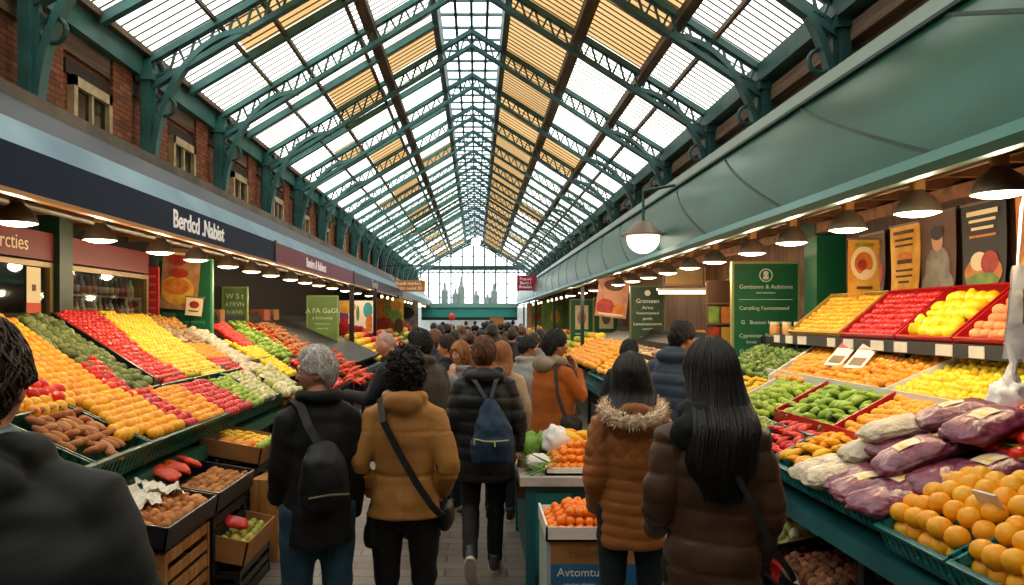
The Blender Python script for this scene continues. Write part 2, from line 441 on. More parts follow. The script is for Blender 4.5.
ordn = ['first', 'second', 'third', 'fourth', 'fifth', 'sixth', 'seventh', 'eighth', 'ninth', 'tenth', 'eleventh', 'twelfth', 'thirteenth', 'fourteenth', 'fifteenth', 'sixteenth', 'seventeenth', 'eighteenth']
for i, (yl, yr) in enumerate(zip(TY, TYR)):
    t = empty('roof_truss', (0, 0, 0), 0, 'green iron lattice roof truss on arched brackets, %s one in from the entrance' % ordn[i], 'roof truss', 'lattice trusses under the glass roof')
    ym = (yl + yr) / 2
    truss_half(t, -1, XL + 0.06, yl, XRG, ym); truss_half(t, 1, XR - 0.04, yr, XRG, ym)
# one truss over the photographer, so the first bay is carried too
ALLY = [4.05] + TY; ALLR = [4.7] + TYR
# ---- skylights: one window per bay and slope, sheets between purlins, glazing bars down the slope
LP = [XL + 0.08, -3.02, -2.52, -1.75, -1.56, -0.64]
RP = [0.50, 1.52, 2.46, 2.86, XR - 0.02]
def sky_bay(n, side, y0l, y1l, idx):
    # y0l,y1l: functions of x
    cuts = LP if side < 0 else RP
    pm = MB(); bars = MB()
    for k in range(len(cuts) - 1):
        a, b = cuts[k], cuts[k + 1]
        halves = 2
        for h in range(halves):
            def yy(x, s): return y0l(x) + (y1l(x) - y0l(x)) * s
            s0, s1 = h / halves, (h + 1) / halves
            if side < 0: amber = (k == 2 and (idx * 2 + h) % 4 in (1, 2)) or (k == 4 and (idx * 2 + h) % 7 == 5) or (k == 1 and (idx * 2 + h) % 6 == 2)
            else: amber = k == 0 or (k == 1 and (idx in (0, 1) or (idx + h) % 4 == 1)) 
            pm.poly([(a, yy(a, s0), roofz(a)), (b, yy(b, s0), roofz(b)), (b, yy(b, s1), roofz(b)), (a, yy(a, s1), roofz(a))], 1 if amber else 0)
    o = pm.build('window_%d' % n, [M_white_pane, M_amber_pane]); o['kind'] = 'structure'
    far = idx > 9
    nb = 15 if idx < 4 else (10 if not far else 5)
    for j in range(nb + 1):
        s = j / nb; a, b = cuts[0], cuts[-1]; w = 0.010
        p = (a, y0l(a) + (y1l(a) - y0l(a)) * s, roofz(a) - 0.01); q = (b, y0l(b) + (y1l(b) - y0l(b)) * s, roofz(b) - 0.01)
        bars.bar(p, q, w, 0.022 if idx < 3 else 0.03, (0, 1, 0))
    bars.build('glazing_bar', M_bar, o)
    if side < 0 and idx < 12:
        a, b = cuts[0], cuts[-1]
        MB().bar((a, (y0l(a) + y1l(a)) / 2, roofz(a) - 0.09), (b, (y0l(b) + y1l(b)) / 2, roofz(b) - 0.09), 0.10, 0.10, (0, 1, 0)).build('rafter', M_iron_hi, o)
def yline(i):
    yl, yr = ALLY[i], ALLR[i]; ym = (yl + yr) / 2
    return (lambda x: yl + (ym - yl) * (x - XL) / (XRG - XL) if x < XRG else ym + (yr - ym) * (x - XRG) / (XR - XRG))
n = 20
lines = [lambda x: YN, lambda x: 0.9] + [yline(i) for i in range(len(ALLY))] + [lambda x: YF]
for i in range(len(lines) - 1):
    for sd in (-1, 1):
        sky_bay(n, sd, lines[i], lines[i + 1], i - 3 if i >= 3 else 0); n += 1
ceil = MB()
for x, w, h in ((-3.02, 0.04, 0.05), (-2.52, 0.05, 0.06), (-1.75, 0.05, 0.05), (2.86, 0.05, 0.06)):
    z = roofz(x) - 0.05; ceil.bb((x - w / 2, YN, z - h), (x + w / 2, YF, z))
for x, w, h in ((-1.56, 0.16, 0.12), (1.52, 0.17, 0.13), (2.46, 0.13, 0.12)):
    z = roofz(x) - 0.04; ceil.bb((x - w / 2, YN, z - h), (x + w / 2, YF, z))
co = ceil.build('ceiling', M_purlin); co['kind'] = 'structure'
# raised ridge: clear strip between two dark beams
rl = MB(); zt = roofz(-0.64) + 0.42
for x in (-0.66, 0.50): rl.bb((x - 0.05, YN, roofz(x) - 0.12), (x + 0.05, YF, roofz(x) + 0.42))
for x in (-0.36, -0.08, 0.2): rl.bb((x - 0.025, YN, zt + 0.0), (x + 0.025, YF, zt + 0.06))
y = YN
while y < YF: rl.bb((-0.66, y, zt), (0.5, y + 0.035, zt + 0.05)); y += 0.61
rl.build('ridge_frame', mat('ridge_iron', '41534f', 0.5), co)
MB().poly([(-0.66, YN, zt + 0.06), (0.5, YN, zt + 0.06), (0.5, YF, zt + 0.06), (-0.66, YF, zt + 0.06)]).build('ridge_glass', M_blue_pane, co)

# ---- far gable
g = MB()
for x in [-3.85 + 0.735 * k for k in range(11)]:
    g.bb((x - 0.05, 49.9, 2.6), (x + 0.05, 50.05, roofz(x)))
for z in (3.2, 4.1, 5.9): g.bb((-3.85, 49.93, z - 0.025), (3.5, 50.0, z + 0.025))
g.bb((-3.85, 49.8, 5.0), (3.5, 50.05, 5.28)); g.bb((-3.85, 49.85, 4.8), (3.5, 50.0, 4.86))
for k in range(22):
    a = -3.85 + 7.35 * k / 22; b = a + 7.35 / 22; g.bar((a, 49.92, 4.84), ((a + b) / 2, 49.92, 5.02), 0.04, 0.04); g.bar(((a + b) / 2, 49.92, 5.02), (b, 49.92, 4.84), 0.04, 0.04)
g.bar((XL, 49.8, 4.95), (XRG, 49.8, 7.1), 0.2, 0.25, (0, 1, 0)); g.bar((XR, 49.8, 4.95), (XRG, 49.8, 7.1), 0.2, 0.25, (0, 1, 0))
go = g.build('wall_far', M_iron); go['kind'] = 'structure'
MB().poly([(-3.85, 50.1, 1.9), (3.5, 50.1, 1.9), (3.5, 50.1, ZE), (XRG, 50.1, ZR), (-3.85, 50.1, ZE)]).build('gable_glass', M_gable_glass, go)
MB().bar((-0.1, 49.5, 6.75), (-3.4, 49.5, 5.3), 0.09, 0.09).bar((-0.1, 49.5, 6.75), (3.2, 49.5, 5.3), 0.09, 0.09).build('tie_rod', M_iron, go)
tb = MB().bb((-3.3, 46.0, 1.90), (2.5, 46.4, 2.48)); o = tb.build('trim_1', M_tealbeam); o['kind'] = 'structure'
MB().bb((-3.3, 45.9, 2.48), (2.5, 46.5, 2.74)).build('beam_cap', mat('beam_cap', '7fb5ae', .5), o)
MB().bb((-3.3, 45.95, 1.72), (2.5, 46.45, 1.90)).build('beam_foot', mat('dark_teal_foot', '0e2f2f', 0.6), o)
# exit wall below the beam: pale screen with two openings
ex = MB().bb((-4.3, 52.0, 0), (4.0, 52.2, 2.6)); o = ex.build('wall_far_exit', mat('pale_exit', 'c9cbc6', 0.7, col2='9fa5a2', scale=1)); o['kind'] = 'structure'
for k, (x, z, h) in enumerate(((-1.9, 2.74, 1.25), (-1.25, 2.74, 0.9), (-0.9, 2.74, 1.6), (0.0, 2.74, 0.8), (1.1, 2.74, 1.2), (0.7, 2.74, 0.55))):
    m = MB(); m.loft([(0, 0, 0, 0.2, 0.15), (0, 0, h * 0.6, 0.2, 0.15), (0, 0, h * 0.72, 0.09, 0.08), (0, 0, h, 0.06, 0.05)], 10)
    q = m.build('vase', mat('grey_ornament', '9fb2b2', 0.6)); q.location = (x, 46.2, z)
    tag(q, ['tall grey-green vase at one end of the teal beam', 'short grey-green vase beside the tall end one', 'tallest grey-green vase on the teal beam', 'low grey-green vase in the middle of the teal beam', 'slim grey-green vase nearest the crimson hanging sign', 'smallest grey-green vase on the teal beam'][k], 'vase', 'vases on the teal beam at the end of the hall')

# ---- left fascia and awning (over the stall with the blue sign)
secs = [(YN, 10.6, M_navy, 'navy blue shop fascia with white lettering over the fruit stall', 'navy'), (10.6, 17.4, M_crimson, 'crimson shop fascia with pale lettering next along from the navy one', 'crimson'),
        (17.4, 28.7, M_plum, 'dark plum shop fascia with small pale lettering beyond the crimson one', 'plum'), (28.7, 48, M_greygreen, 'grey-green shop fascia at the end of the row', 'grey')]
for y0, y1, m, lab, k in secs:
    t = empty('shop_fascia', (-2.8, y0, 2.63), 0, lab, 'shop sign', None)
    def ch(mb, nm, mt):
        o = mb.build(nm, mt, t); o.location = (2.8, -y0, -2.63); return o
    ch(MB().bb((-2.84, y0 + 0.02, 2.63), (-2.80, y1 - 0.02, 2.91)), 'sign_panel', m)
    ch(MB().bb((-2.85, y0, 2.60), (-2.785, y1, 2.63)), 'bottom_trim', M_gold)
    ch(MB().prism([(-2.80, 2.91), (-2.95, 3.12), (-3.05, 3.12), (-2.86, 2.88)], y0, y1), 'sloping_band', M_bluelight)
    ch(MB().prism([(-2.95, 3.12), (-3.28, 3.42), (-3.36, 3.40), (-3.05, 3.10)], y0, y1), 'upper_band', M_navy2 if k != 'grey' else M_greygreen)
    ch(MB().bb((-2.86, y1 - 0.03, 2.60), (-2.78, y1 + 0.03, 2.93)), 'end_strip', M_gutter)
    if k == 'navy': o = lettering('Berdcd .Nabist', 0.235, M_letter, (-2.795, 7.72, 2.765), '+x', t, extrude=0.003, bold=0.004)
    elif k == 'crimson': o = lettering('Bamiro & Rabinmt', 0.22, M_letter, (-2.795, 13.35, 2.765), '+x', t, extrude=0.003, bold=0.003)
    elif k == 'plum': o = lettering('Thumniod', 0.30, M_chalk, (-2.795, 21.0, 2.765), '+x', t, extrude=0.003)
    else: continue
    o.location = Vector(o.location) - Vector((-2.8, y0, 2.63))
gt = MB(); gt.prism([(-3.26, 3.40), (-3.26, 3.50), (-3.32, 3.50), (-3.38, 3.44), (-3.40, 3.40)], YN, 48); gt.bb((-4.0, YN, 3.36), (-3.36, 48, 3.42))
o = gt.build('trim_2', M_gutter); o['kind'] = 'structure'
# underside of the left awning
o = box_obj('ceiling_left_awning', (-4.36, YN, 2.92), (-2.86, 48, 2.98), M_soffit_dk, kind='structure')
bm_ = MB(); y = 3.2
while y < 40: bm_.bb((-4.3, y, 2.80), (-2.88, y + 0.07, 2.92)); y += 0.62 if y < 15 else 1.6
bm_.build('joist', M_soffit, o)
MB().bb((-3.02, YN, 2.70), (-2.92, 48, 2.80)).build('front_rail', M_soffit, o)
pp = MB(); pp.tube([(-3.25, YN, 2.78), (-3.25, 40, 2.78)], 0.022); pp.tube([(-3.55, YN, 2.74), (-3.55, 40, 2.74)], 0.03); pp.tube([(-3.1, YN, 2.74), (-3.1, 40, 2.74)], 0.015)
pp.build('pipe', M_gutter, o)

# ---- right canopy: bulging green metal panels with slanted seams
def cprof():
    pts = []
    for i in range(11):
        t = i / 10; x = 2.42 + 0.33 * t ** 1.3; z = 2.72 + 0.92 * t
        x -= 0.05 * math.sin(PI * t); pts.append((x, z))
    return pts
CP = cprof()
t = empty('market_canopy', (2.4, 0, 2.6), 0, 'long green metal canopy of bulging panels over the stall with posters', 'canopy')
def tch(mb, nm, mt, smooth=False):
    o = mb.build(nm, mt, t, smooth); o.location = (-2.4, 0, -2.6); return o
ys = [-3.9 + 1.98 * k for k in range(26)]
for k in range(25):
    m = MB(); q = []; 
    for s in (0, 1):
        for i, (x, z) in enumerate(CP):
            q.append((x, ys[k + s] + 2.45 * (i / 10), z))
    m.add(q, [(i, 11 + i, 12 + i, i + 1) for i in range(10)])
    if ys[k + 1] + 2.45 < 1.0: continue
    tch(m, 'canopy_panel', M_canopy, True)
for k in range(1, 25):
    if ys[k] + 2.45 < 1.5: continue
    m = MB()
    for i in range(10):
        a, b = CP[i], CP[i + 1]
        m.bar((a[0] - 0.002, ys[k] + 0.245 * i, a[1]), (b[0] - 0.002, ys[k] + 0.245 * (i + 1), b[1]), 0.022, 0.014, (1, 0, 0))
    tch(m, 'panel_seam', M_seam)
tch(MB().prism([(2.40, 2.62), (2.36, 2.66), (2.40, 2.73), (2.46, 2.73), (2.46, 2.62)], YN, 47), 'bottom_lip', M_canopy_lip)
tch(MB().bb((2.70, YN, 3.64), (2.80, 47, 3.74)), 'top_edge', M_canopy_edge)
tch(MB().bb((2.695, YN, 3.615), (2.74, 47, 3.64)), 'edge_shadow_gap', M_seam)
tch(MB().prism([(2.78, 3.66), (2.78, 3.70), (3.62, 3.74), (3.62, 3.70)], YN, 47), 'canopy_roof', M_timber)
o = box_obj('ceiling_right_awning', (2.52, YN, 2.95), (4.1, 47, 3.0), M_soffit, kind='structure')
bm_ = MB(); y = 2.2
while y < 36: bm_.bb((2.53, y, 2.82), (4.05, y + 0.06, 2.95)); y += 0.5 if y < 15 else 1.4
bm_.build('joist', M_wood, o)
MB().bb((2.52, YN, 2.66), (2.60, 47, 2.95)).bb((2.95, YN, 2.78), (3.05, 47, 2.86)).bb((3.5, YN, 2.72), (3.58, 47, 2.82)).build('rail', M_soffit, o)
pp = MB().tube([(2.75, YN, 2.70), (2.75, 40, 2.70)], 0.018); pp.build('conduit', M_shade, o)

# ---- lamps
def make_lamp_mesh():
    sh = MB(); n = 24
    prof = [(0.035, 0.155), (0.045, 0.13), (0.10, 0.085), (0.128, 0.02), (0.130, 0.0), (0.122, 0.004), (0.095, 0.07), (0.03, 0.12)]
    vs = []; fs = []
    for r, z in prof:
        for j in range(n): a = 2 * PI * j / n; vs.append((r * math.cos(a), r * math.sin(a), z))
    for i in range(len(prof) - 1):
        for j in range(n): fs.append((i * n + j, i * n + (j + 1) % n, (i + 1) * n + (j + 1) % n, (i + 1) * n + j))
    sh.add(vs[:], fs[:n * 4], 0); sh.add(vs[:], fs[n * 4:], 1)
    return sh.mesh('lamp_shade', [M_shade, M_shade_in], True), MB().ell((0, 0, 0.004), (.116, .116, .026), 20, 10).mesh('bulb', M_bulb), \
        MB().loft([(0, 0, 0.14, 0.04, 0.04, 3), (0, 0, 0.22, 0.04, 0.04, 3)], 12).tube([(0, 0, 0.22), (0, 0, 0.34)], 0.012, 6).mesh('lamp_holder', M_gold)
LM = make_lamp_mesh()
def lamp(x, y, z, label, group, light=True, e=16.0, sc=1.0):
    t = empty('pendant_lamp', (x, y, z), 0, label, 'lamp', group)
    a = mobj('lamp_shade', LM[0], t); b = mobj('bulb', LM[1], t, 'glowing warm white bulb'); c = mobj('lamp_holder', LM[2], t)
    t.scale = (sc, sc, sc)
    if light:
        li = bpy.data.lights.new('lamp_light', 'POINT'); li.energy = e; li.color = (1.0, 0.78, 0.50); li.shadow_soft_size = 0.06
        o = bpy.data.objects.new('lamp_light', li); C.objects.link(o); o.parent = t; o.location = (0, 0, -0.06)
    return t
left_lamps = [5.13, 6.27, 7.46, 8.41, 9.5, 10.5, 11.5, 12.7, 13.8, 15.0, 16.4, 18.0, 19.8, 22]
for i, y in enumerate(left_lamps):
    lamp(-3.1, y, 2.49, 'warm metal pendant lamp under the blue awning, %s along the row' % ordn[i], 'lamps under the blue awning', True, 14)
right_lamps = [3.92, 4.65, 5.52, 6.5, 7.43, 8.6, 9.6, 10.7, 11.9, 13.1, 14.4, 15.8, 17.4, 19.2, 21.5]
for i, y in enumerate(right_lamps):
    lamp(2.7, y, 2.49 - 0.01 * (i > 3), 'warm metal pendant lamp under the green canopy, %s along the row' % ordn[i], 'lamps under the green canopy', True, 12)
# opal globe on a bracket off the canopy
t = empty('globe_lamp', (2.2, 10.0, 2.9), 0, 'round opal globe lamp with dark metal ring hanging before the green canopy', 'lamp')
MB().ell((0, 0, 0), (0.215, 0.215, 0.205), 28, 18).build('globe', M_globe, t, True)
MB().lathe([(0.10, 0.22), (0.20, 0.10), (0.29, 0.045), (0.30, 0.03), (0.22, 0.03), (0.10, 0.2)], 28).build('lamp_shade', M_shade, t, True)
m = MB().tube([(0, 0, 0.2), (0, 0, 0.62)], 0.018, 8); m.tube([(0, 0, 0.62), (0.42, 0, 0.70)], 0.02, 8); m.build('hanger', M_iron, t)
t = empty('pendant_lamp', (0.0, 40, 5.85), 0, 'clear glass globe lamp hanging from the ridge at the far gable', 'lamp')
MB().ell((0, 0, 0), (0.26, 0.26, 0.24), 16, 12).build('globe', mat('far_globe', (1, 0.95, 0.85), 0.3, emit=1.0), t, True)
MB().tube([(0, 0, 0.22), (0, 0, 1.1)], 0.03, 6).build('hanger', M_iron, t)
MB().lathe([(0.02, 0.3), (0.14, 0.2), (0.0, 0.18)], 12).build('cap', M_iron, t)

# ---- hanging signs over the aisle
t = empty('hanging_sign', (-2.5, 28, 3.03), 0, 'orange hanging sign with pale lettering at the far end of the row of fascias', 'hanging sign')
MB().box((0, 0, 0), (1.25, 0.06, 0.42)).build('sign_panel', mat('orange_sign', 'd98a1c', 0.5, col2='c87412', scale=2), t)
for i, s in enumerate(('Fnanb market', 'oaisht nomt 03')): lettering(s, 0.17, M_letter, (0, -0.035, 0.09 - 0.18 * i), '-y', t)
MB().bb((-0.5, -0.02, 0.2), (-0.46, 0.02, 0.75)).bb((0.46, -0.02, 0.2), (0.5, 0.02, 0.75)).bb((-1.0, -0.02, 0.72), (0.55, 0.02, 0.77)).build('bracket', M_iron, t)
t = empty('hanging_sign', (2.2, 33, 3.37), 0, 'crimson hanging sign with three pale lines beside the green canopy', 'hanging sign')
MB().box((0, 0, 0), (0.85, 0.06, 0.66)).build('sign_panel', mat('crimson_hanging', 'a3123f', 0.5), t)
for i, s in enumerate(('Pracuni', 'Bacry I', 'Bnauiala')): lettering(s, 0.17, M_letter, (-0.05, -0.035, 0.17 - 0.17 * i), '-y', t)
MB().bb((0.40, -0.02, -0.3), (0.44, 0.02, 0.5)).bb((0.42, -0.02, 0.34), (0.8, 0.02, 0.38)).build('bracket', M_iron, t)

# ---- daylight
w = bpy.data.worlds.new('world'); bpy.context.scene.world = w; w.use_nodes = True
nt = w.node_tree; bg = nt.nodes['Background']
tc = nd(nt, 'ShaderNodeTexCoord'); no = nd(nt, 'ShaderNodeTexNoise', inp={'Scale': 2.5, 'Detail': 5.0})
nt.links.new(tc.outputs['Generated'], no.inputs['Vector'])
mx = nd(nt, 'ShaderNodeMix', data_type='RGBA', inp={'A': (0.80, 0.87, 0.95, 1), 'B': (1.0, 0.98, 0.95, 1)})
nt.links.new(no.outputs['Fac'], mx.inputs['Factor']); nt.links.new(mx.outputs['Result'], bg.inputs['Color'])
bg.inputs['Strength'].default_value = 3.0
sc = bpy.context.scene
sc.view_settings.view_transform = 'Standard'; sc.view_settings.look = 'None'; sc.view_settings.exposure = 0.45
vs_ = sc.view_settings; vs_.use_curve_mapping = True; cm = vs_.curve_mapping; cm.white_level = (4, 4, 4); cm.clip_max_x = 1; cu = cm.curves[3]
for q in ((.17, .68), (.25, .83), (.45, .94)):
    pt = cu.points.new(*q); pt.handle_type = 'VECTOR'
for pt in cu.points: pt.handle_type = 'VECTOR'
cm.update()
# ================================================================ PRODUCE
KL, X0L, Z0L = 0.446, 2.15, 1.07        # display plane by the blue awning: z = Z0L + KL (|x| - X0L)
KR, X0R, Z0R = 0.54, 1.95, 0.95         # display plane under the green canopy
def plane(side): return (KL, X0L, Z0L) if side < 0 else (KR, X0R, Z0R)
def onplane(side, px, py):
    k, x0, z0 = plane(side); a = abs(px - CX); dy = py - CY
    Y = F * (H - z0 + k * x0) / (dy + k * a); return (a * Y / F, Y)
def pz(side, ax): k, x0, z0 = plane(side); return z0 + k * (ax - x0)
def inpoly(x, y, P):
    r = False; j = len(P) - 1
    for i in range(len(P)):
        if (P[i][1] > y) != (P[j][1] > y) and x < (P[j][0] - P[i][0]) * (y - P[i][1]) / (P[j][1] - P[i][1]) + P[i][0]: r = not r
        j = i
    return r
PLACED = {}      # kind -> [(pos, radius, label, group, tilt)]
def put(kind, p, r, label, group, align=None):
    PLACED.setdefault(kind, []).append((Vector(p), r, label, group, align))
FOOT = []
def fill(side, poly, kind, d, label, group, lift=0.0, jit=0.12, world=False, mound=0.0, align=None, steps=0.0):
    """hexagonally packed fruit over a polygon of the display plane (given as |x|, y)"""
    P = poly if world else [onplane(side, *q) for q in poly]
    el = {'carrot': 2.6, 'chilli': 1.7, 'green_pepper': 1.6, 'yellow_pepper': 1.5, 'red_pepper': 1.5, 'sweet_potato': 1.8, 'banana': 1.6}.get(kind, 1.0) if align else 1.0
    k, x0, z0 = plane(side); c = 1 / math.hypot(1, k)
    xs = [p[0] for p in P]; ys = [p[1] for p in P]; r = d / 2
    row = 0; x = min(xs) + r * c * 0.8
    xm, ym = sum(xs) / len(xs), sum(ys) / len(ys)
    while x < max(xs):
        y = min(ys) + (0.25 if row % 2 else 0.75) * d
        while y < max(ys):
            if inpoly(x, y, P):
                xx = x + random.uniform(-jit, jit) * r; yy = y + random.uniform(-jit, jit) * r
                e = 0.0
                if mound:
                    tx = (xx - min(xs)) / max(1e-3, max(xs) - min(xs)); ty = (yy - min(ys)) / max(1e-3, max(ys) - min(ys))
                    e = mound * max(0, 1 - (2 * tx - 1) ** 2) * max(0, 1 - (2 * ty - 1) ** 2)
                z = pz(side, xx) - 0.055 + r / c * 0.9 + lift + e + random.uniform(-0.12, 0.22) * r * (jit / 0.12)
                put(kind, (side * xx, yy, z), r * random.uniform(0.93, 1.05), label, group, align)
            y += d
        x += d * 0.87 * c * el; row += 1

def bumpy(a, f, seed=0): return lambda p: 1 + a * noise.noise(p * f + Vector((seed, seed * 2, 0)))
def dimple(p):  # apple / tomato shape
    u = math.hypot(p.x, p.y); return 1 - 0.16 * math.exp(-(u / 0.25) ** 2) * (1 if p.z > 0 else 0.6)
def kind_mesh(kind, hi=False):
    m = MB(); nu, nv = (20, 14) if hi else (12, 8)
    if kind in ('orange', 'mandarin', 'kumquat', 'lemon', 'lime', 'grapefruit'):
        if kind == 'lemon': m.ell((0, 0, 0), (1.12, .92, .92), nu, nv, fn=lambda p: 1 + 0.22 * max(0, abs(p.x) - 0.85) / 0.15)
        else: m.ell((0, 0, 0), (1, 1, .96), nu, nv, fn=lambda p: 1 - 0.05 * math.exp(-(math.hypot(p.x, p.y) / .2) ** 2) * (p.z > 0))
    elif kind in ('tomato', 'red_apple', 'yellow_apple', 'peach', 'onion'):
        m.ell((0, 0, 0), (1, 1, .88), nu + 4, nv + 2, fn=dimple)
    elif kind == 'artichoke':
        m.ell((0, 0, 0), (.95, .95, 1.0), 18, 14, fn=lambda p: 0.92 + 0.14 * abs(math.sin(4.5 * math.atan2(p.y, p.x) + 9 * p.z)) * abs(math.sin(8 * p.z)))
    elif kind in ('avocado', 'pear'):
        m.ell((0, 0, 0), (1.25, .85, .85), nu, nv, fn=lambda p: 1 - 0.22 * max(0, p.x))
    elif kind == 'apricot': m.ell((0, 0, 0), (1.12, .92, .92), nu, nv)
    elif kind == 'mushroom':
        m.ell((0, 0, .1), (1, 1, .7), nu, nv); m.loft([(0, 0, -.9, .35, .35), (0, 0, 0, .4, .4)], 8)
    elif kind in ('potato', 'ginger_root', 'walnut', 'sweet_potato', 'garlic_bulb'):
        rr = {'potato': (1.2, .9, .85), 'ginger_root': (1.2, .9, .7), 'walnut': (1.05, .95, .95), 'sweet_potato': (2.0, .8, .8), 'garlic_bulb': (1, 1, .9)}[kind]
        m.ell((0, 0, 0), rr, nu, nv + 2, fn=bumpy(.25 if kind != 'sweet_potato' else .15, 2.0))
    elif kind in ('yellow_pepper', 'green_pepper', 'red_pepper', 'chilli'):
        m.tube([(-1.8, 0, -.15), (-1.3, 0, 0), (-.5, 0, .12), (.4, .05, .1), (1.2, .1, -.05), (1.8, .1, -.3)], [.3, .72, .85, .72, .45, .08] if kind != 'chilli' else [.2, .4, .45, .4, .28, .05], 10)
    elif kind == 'carrot': m.tube([(-2.6, 0, 0), (-2.2, 0, 0), (0, 0, .05), (2.6, 0, 0)], [.3, .6, .5, .08], 8)
    elif kind == 'scallion':
        m.tube([(-3.5, 0, 0), (-2, 0, 0), (0, 0, .1), (3.5, .3, .05)], [.16, .13, .2, .04], 6)
    elif kind == 'banana': m.tube([(-1.8, 0, -.3), (-1, 0, .2), (0, 0, .35), (1, 0, .2), (1.8, 0, -.3)], [.15, .45, .5, .45, .12], 8)
    elif kind == 'bread_roll': m.ell((0, 0, 0), (1.25, .95, .7), 14, 10, fn=lambda p: 1 + .1 * noise.noise(p * 3))
    elif kind == 'squash':
        m.ell((0, 0, 0), (1.1, 1.1, .8), 20, 10, fn=lambda p: 1 + .08 * math.cos(8 * math.atan2(p.y, p.x)))
    elif kind == 'lettuce':
        m.ell((0, 0, 0), (1.05, 1.05, .8), 22, 16, fn=lambda p: 1 + .35 * noise.noise(p * 3.1) + .12 * noise.noise(p * 9))
    elif kind == 'onion_bulb': m.ell((0, 0, 0), (1, 1, 1.0), nu, nv, fn=lambda p: 1 + .35 * max(0, p.z - .8) / .2)
    return m
def fmat(kind, cols, rough=.38, **kw): return mat(kind + '_skin', cols[0], rough, obvar=cols, spec=.5, **kw)
FM = {
 'orange': fmat('orange', ['f5a610', 'f9bb1a', 'f1960c'], .42, bump=.08, bscale=60), 'mandarin': fmat('mandarin', ['f58414', 'f0720e', 'f8981e'], .4),
 'kumquat': fmat('kumquat', ['f5ac1c', 'eea01a', 'f2bb2e']), 'lemon': fmat('lemon', ['f8d411', 'fade2a', 'f2c60a']), 'lime': fmat('lime', ['9cb62e', '7e9c1e', 'b4c83c']),
 'tomato': fmat('tomato', ['de1a12', 'e8301a', 'c8120e'], .25), 'red_apple': fmat('red_apple', ['c81c22', 'dc3430', 'b41420'], .3), 'yellow_apple': fmat('yellow_apple', ['f8cf14', 'fadb2c', 'f5bb10'], .3),
 'peach': fmat('peach', ['e89a62', 'e07f4c', 'eeb076'], .6), 'artichoke': fmat('artichoke', ['7d8c48', '5c6e34', '94a25c'], .6, var=.45, scale=3), 'avocado': fmat('avocado', ['6d8a2a', '55721e', '88a23c'], .45, var=.3, scale=3),
 'pear': fmat('pear', ['a5a83e', '8e9a30', 'bdb64e'], .4), 'apricot': fmat('apricot', ['f4a31c', 'ee8f12', 'f6b32c'], .4), 'mushroom': fmat('mushroom', ['b89c78', '9a7c58', 'd2bc9a'], .7),
 'potato': fmat('potato', ['7a4a2c', '5c3420', '94603c'], .8, bump=.3, bscale=8), 'ginger_root': fmat('ginger_root', ['c8903c', 'b47a2c', 'd8a44e'], .7), 'walnut': fmat('walnut', ['a86a30', '8c5220', 'c48444'], .7, bump=.4, bscale=3),
 'sweet_potato': fmat('sweet_potato', ['c07e48', 'a8643a', 'd29660'], .7), 'garlic_bulb': fmat('garlic_bulb', ['e2d6bc', 'd0c0a0', 'efe6d2'], .6), 'yellow_pepper': fmat('yellow_pepper', ['f6b41a', 'f29c12', 'f8c830'], .3),
 'green_pepper': fmat('green_pepper', ['92b23c', '7ba22e', 'abc452'], .35), 'red_pepper': fmat('red_pepper', ['d8342c', 'c41e2c', 'e85848'], .3), 'chilli': fmat('chilli', ['d8341c', 'e85a20', 'c42018'], .3),
 'carrot': fmat('carrot', ['ee6a1a', 'e05612', 'f4822c'], .5), 'scallion': fmat('scallion', ['6d9a34', '568424', '8cb44c'], .5), 'banana': fmat('banana', ['f2c422', 'e8b418', 'f6d040'], .5),
 'bread_roll': fmat('bread_roll', ['b8743a', '9c5c28', 'cc8c50'], .7), 'squash': fmat('squash', ['e8962a', 'd87c1c', 'f0aa40'], .5), 'lettuce': fmat('lettuce', ['7ea83e', '64902e', 'a0c258'], .6),
 'onion': fmat('onion', ['d6b04c', 'c0943a', 'e2c878'], .35), 'grapefruit': fmat('grapefruit', ['f6b018', 'f4a210', 'f8bc2c'], .4, bump=.08, bscale=60),
 'onion_bulb': fmat('onion_bulb', ['d8cfae', 'b6b85a', 'e6dfc8'], .35),
}
S1 = 'under the navy sign'; S2 = 'under the crimson sign'; S3 = 'under the green canopy'
FARPUT = []
# ---- sloping display under the navy sign (regions traced on the display plane)
fill(-1, [(-170, 330), (-30, 316), (12, 319), (41, 343), (77, 367), (103, 385), (123, 391), (112, 398), (40, 412), (-60, 420)], 'orange', .098, 'orange stacked in even rows beside the artichokes ' + S1, 'oranges on the navy stall', jit=.05)
fill(-1, [(13, 318), (49, 316), (150, 383), (144, 391), (124, 389), (103, 383), (79, 364), (44, 342)], 'artichoke', .092, 'green artichoke between the oranges and the tomatoes ' + S1, 'artichokes on the navy stall', jit=.25)
fill(-1, [(54, 312), (96, 312), (120, 331), (142, 351), (186, 376), (182, 380), (152, 382)], 'tomato', .085, 'ripe red tomato in the long strip behind the dark divider ' + S1, 'tomatoes on the navy stall', jit=.1)
fill(-1, [(98, 312), (146, 314), (160, 327), (181, 342), (204, 358), (216, 366), (224, 372), (188, 376), (143, 351), (121, 331)], 'yellow_apple', .082, 'yellow apple in the bright strip beside the tomatoes ' + S1, 'yellow apples on the navy stall', jit=.08)
fill(-1, [(147, 314), (176, 319), (186, 328), (160, 327)], 'ginger_root', .07, 'knobbly ginger root at the top of the slope ' + S1, 'ginger roots on the navy stall', jit=.3)
fill(-1, [(160, 327), (188, 329), (206, 342), (182, 342)], 'mushroom', .075, 'brown mushroom in the heap below the ginger ' + S1, 'mushrooms on the navy stall', jit=.3)
fill(-1, [(183, 342), (206, 343), (228, 356), (204, 357)], 'apricot', .062, 'orange apricot in the strip below the mushrooms ' + S1, 'apricots on the navy stall', jit=.15)
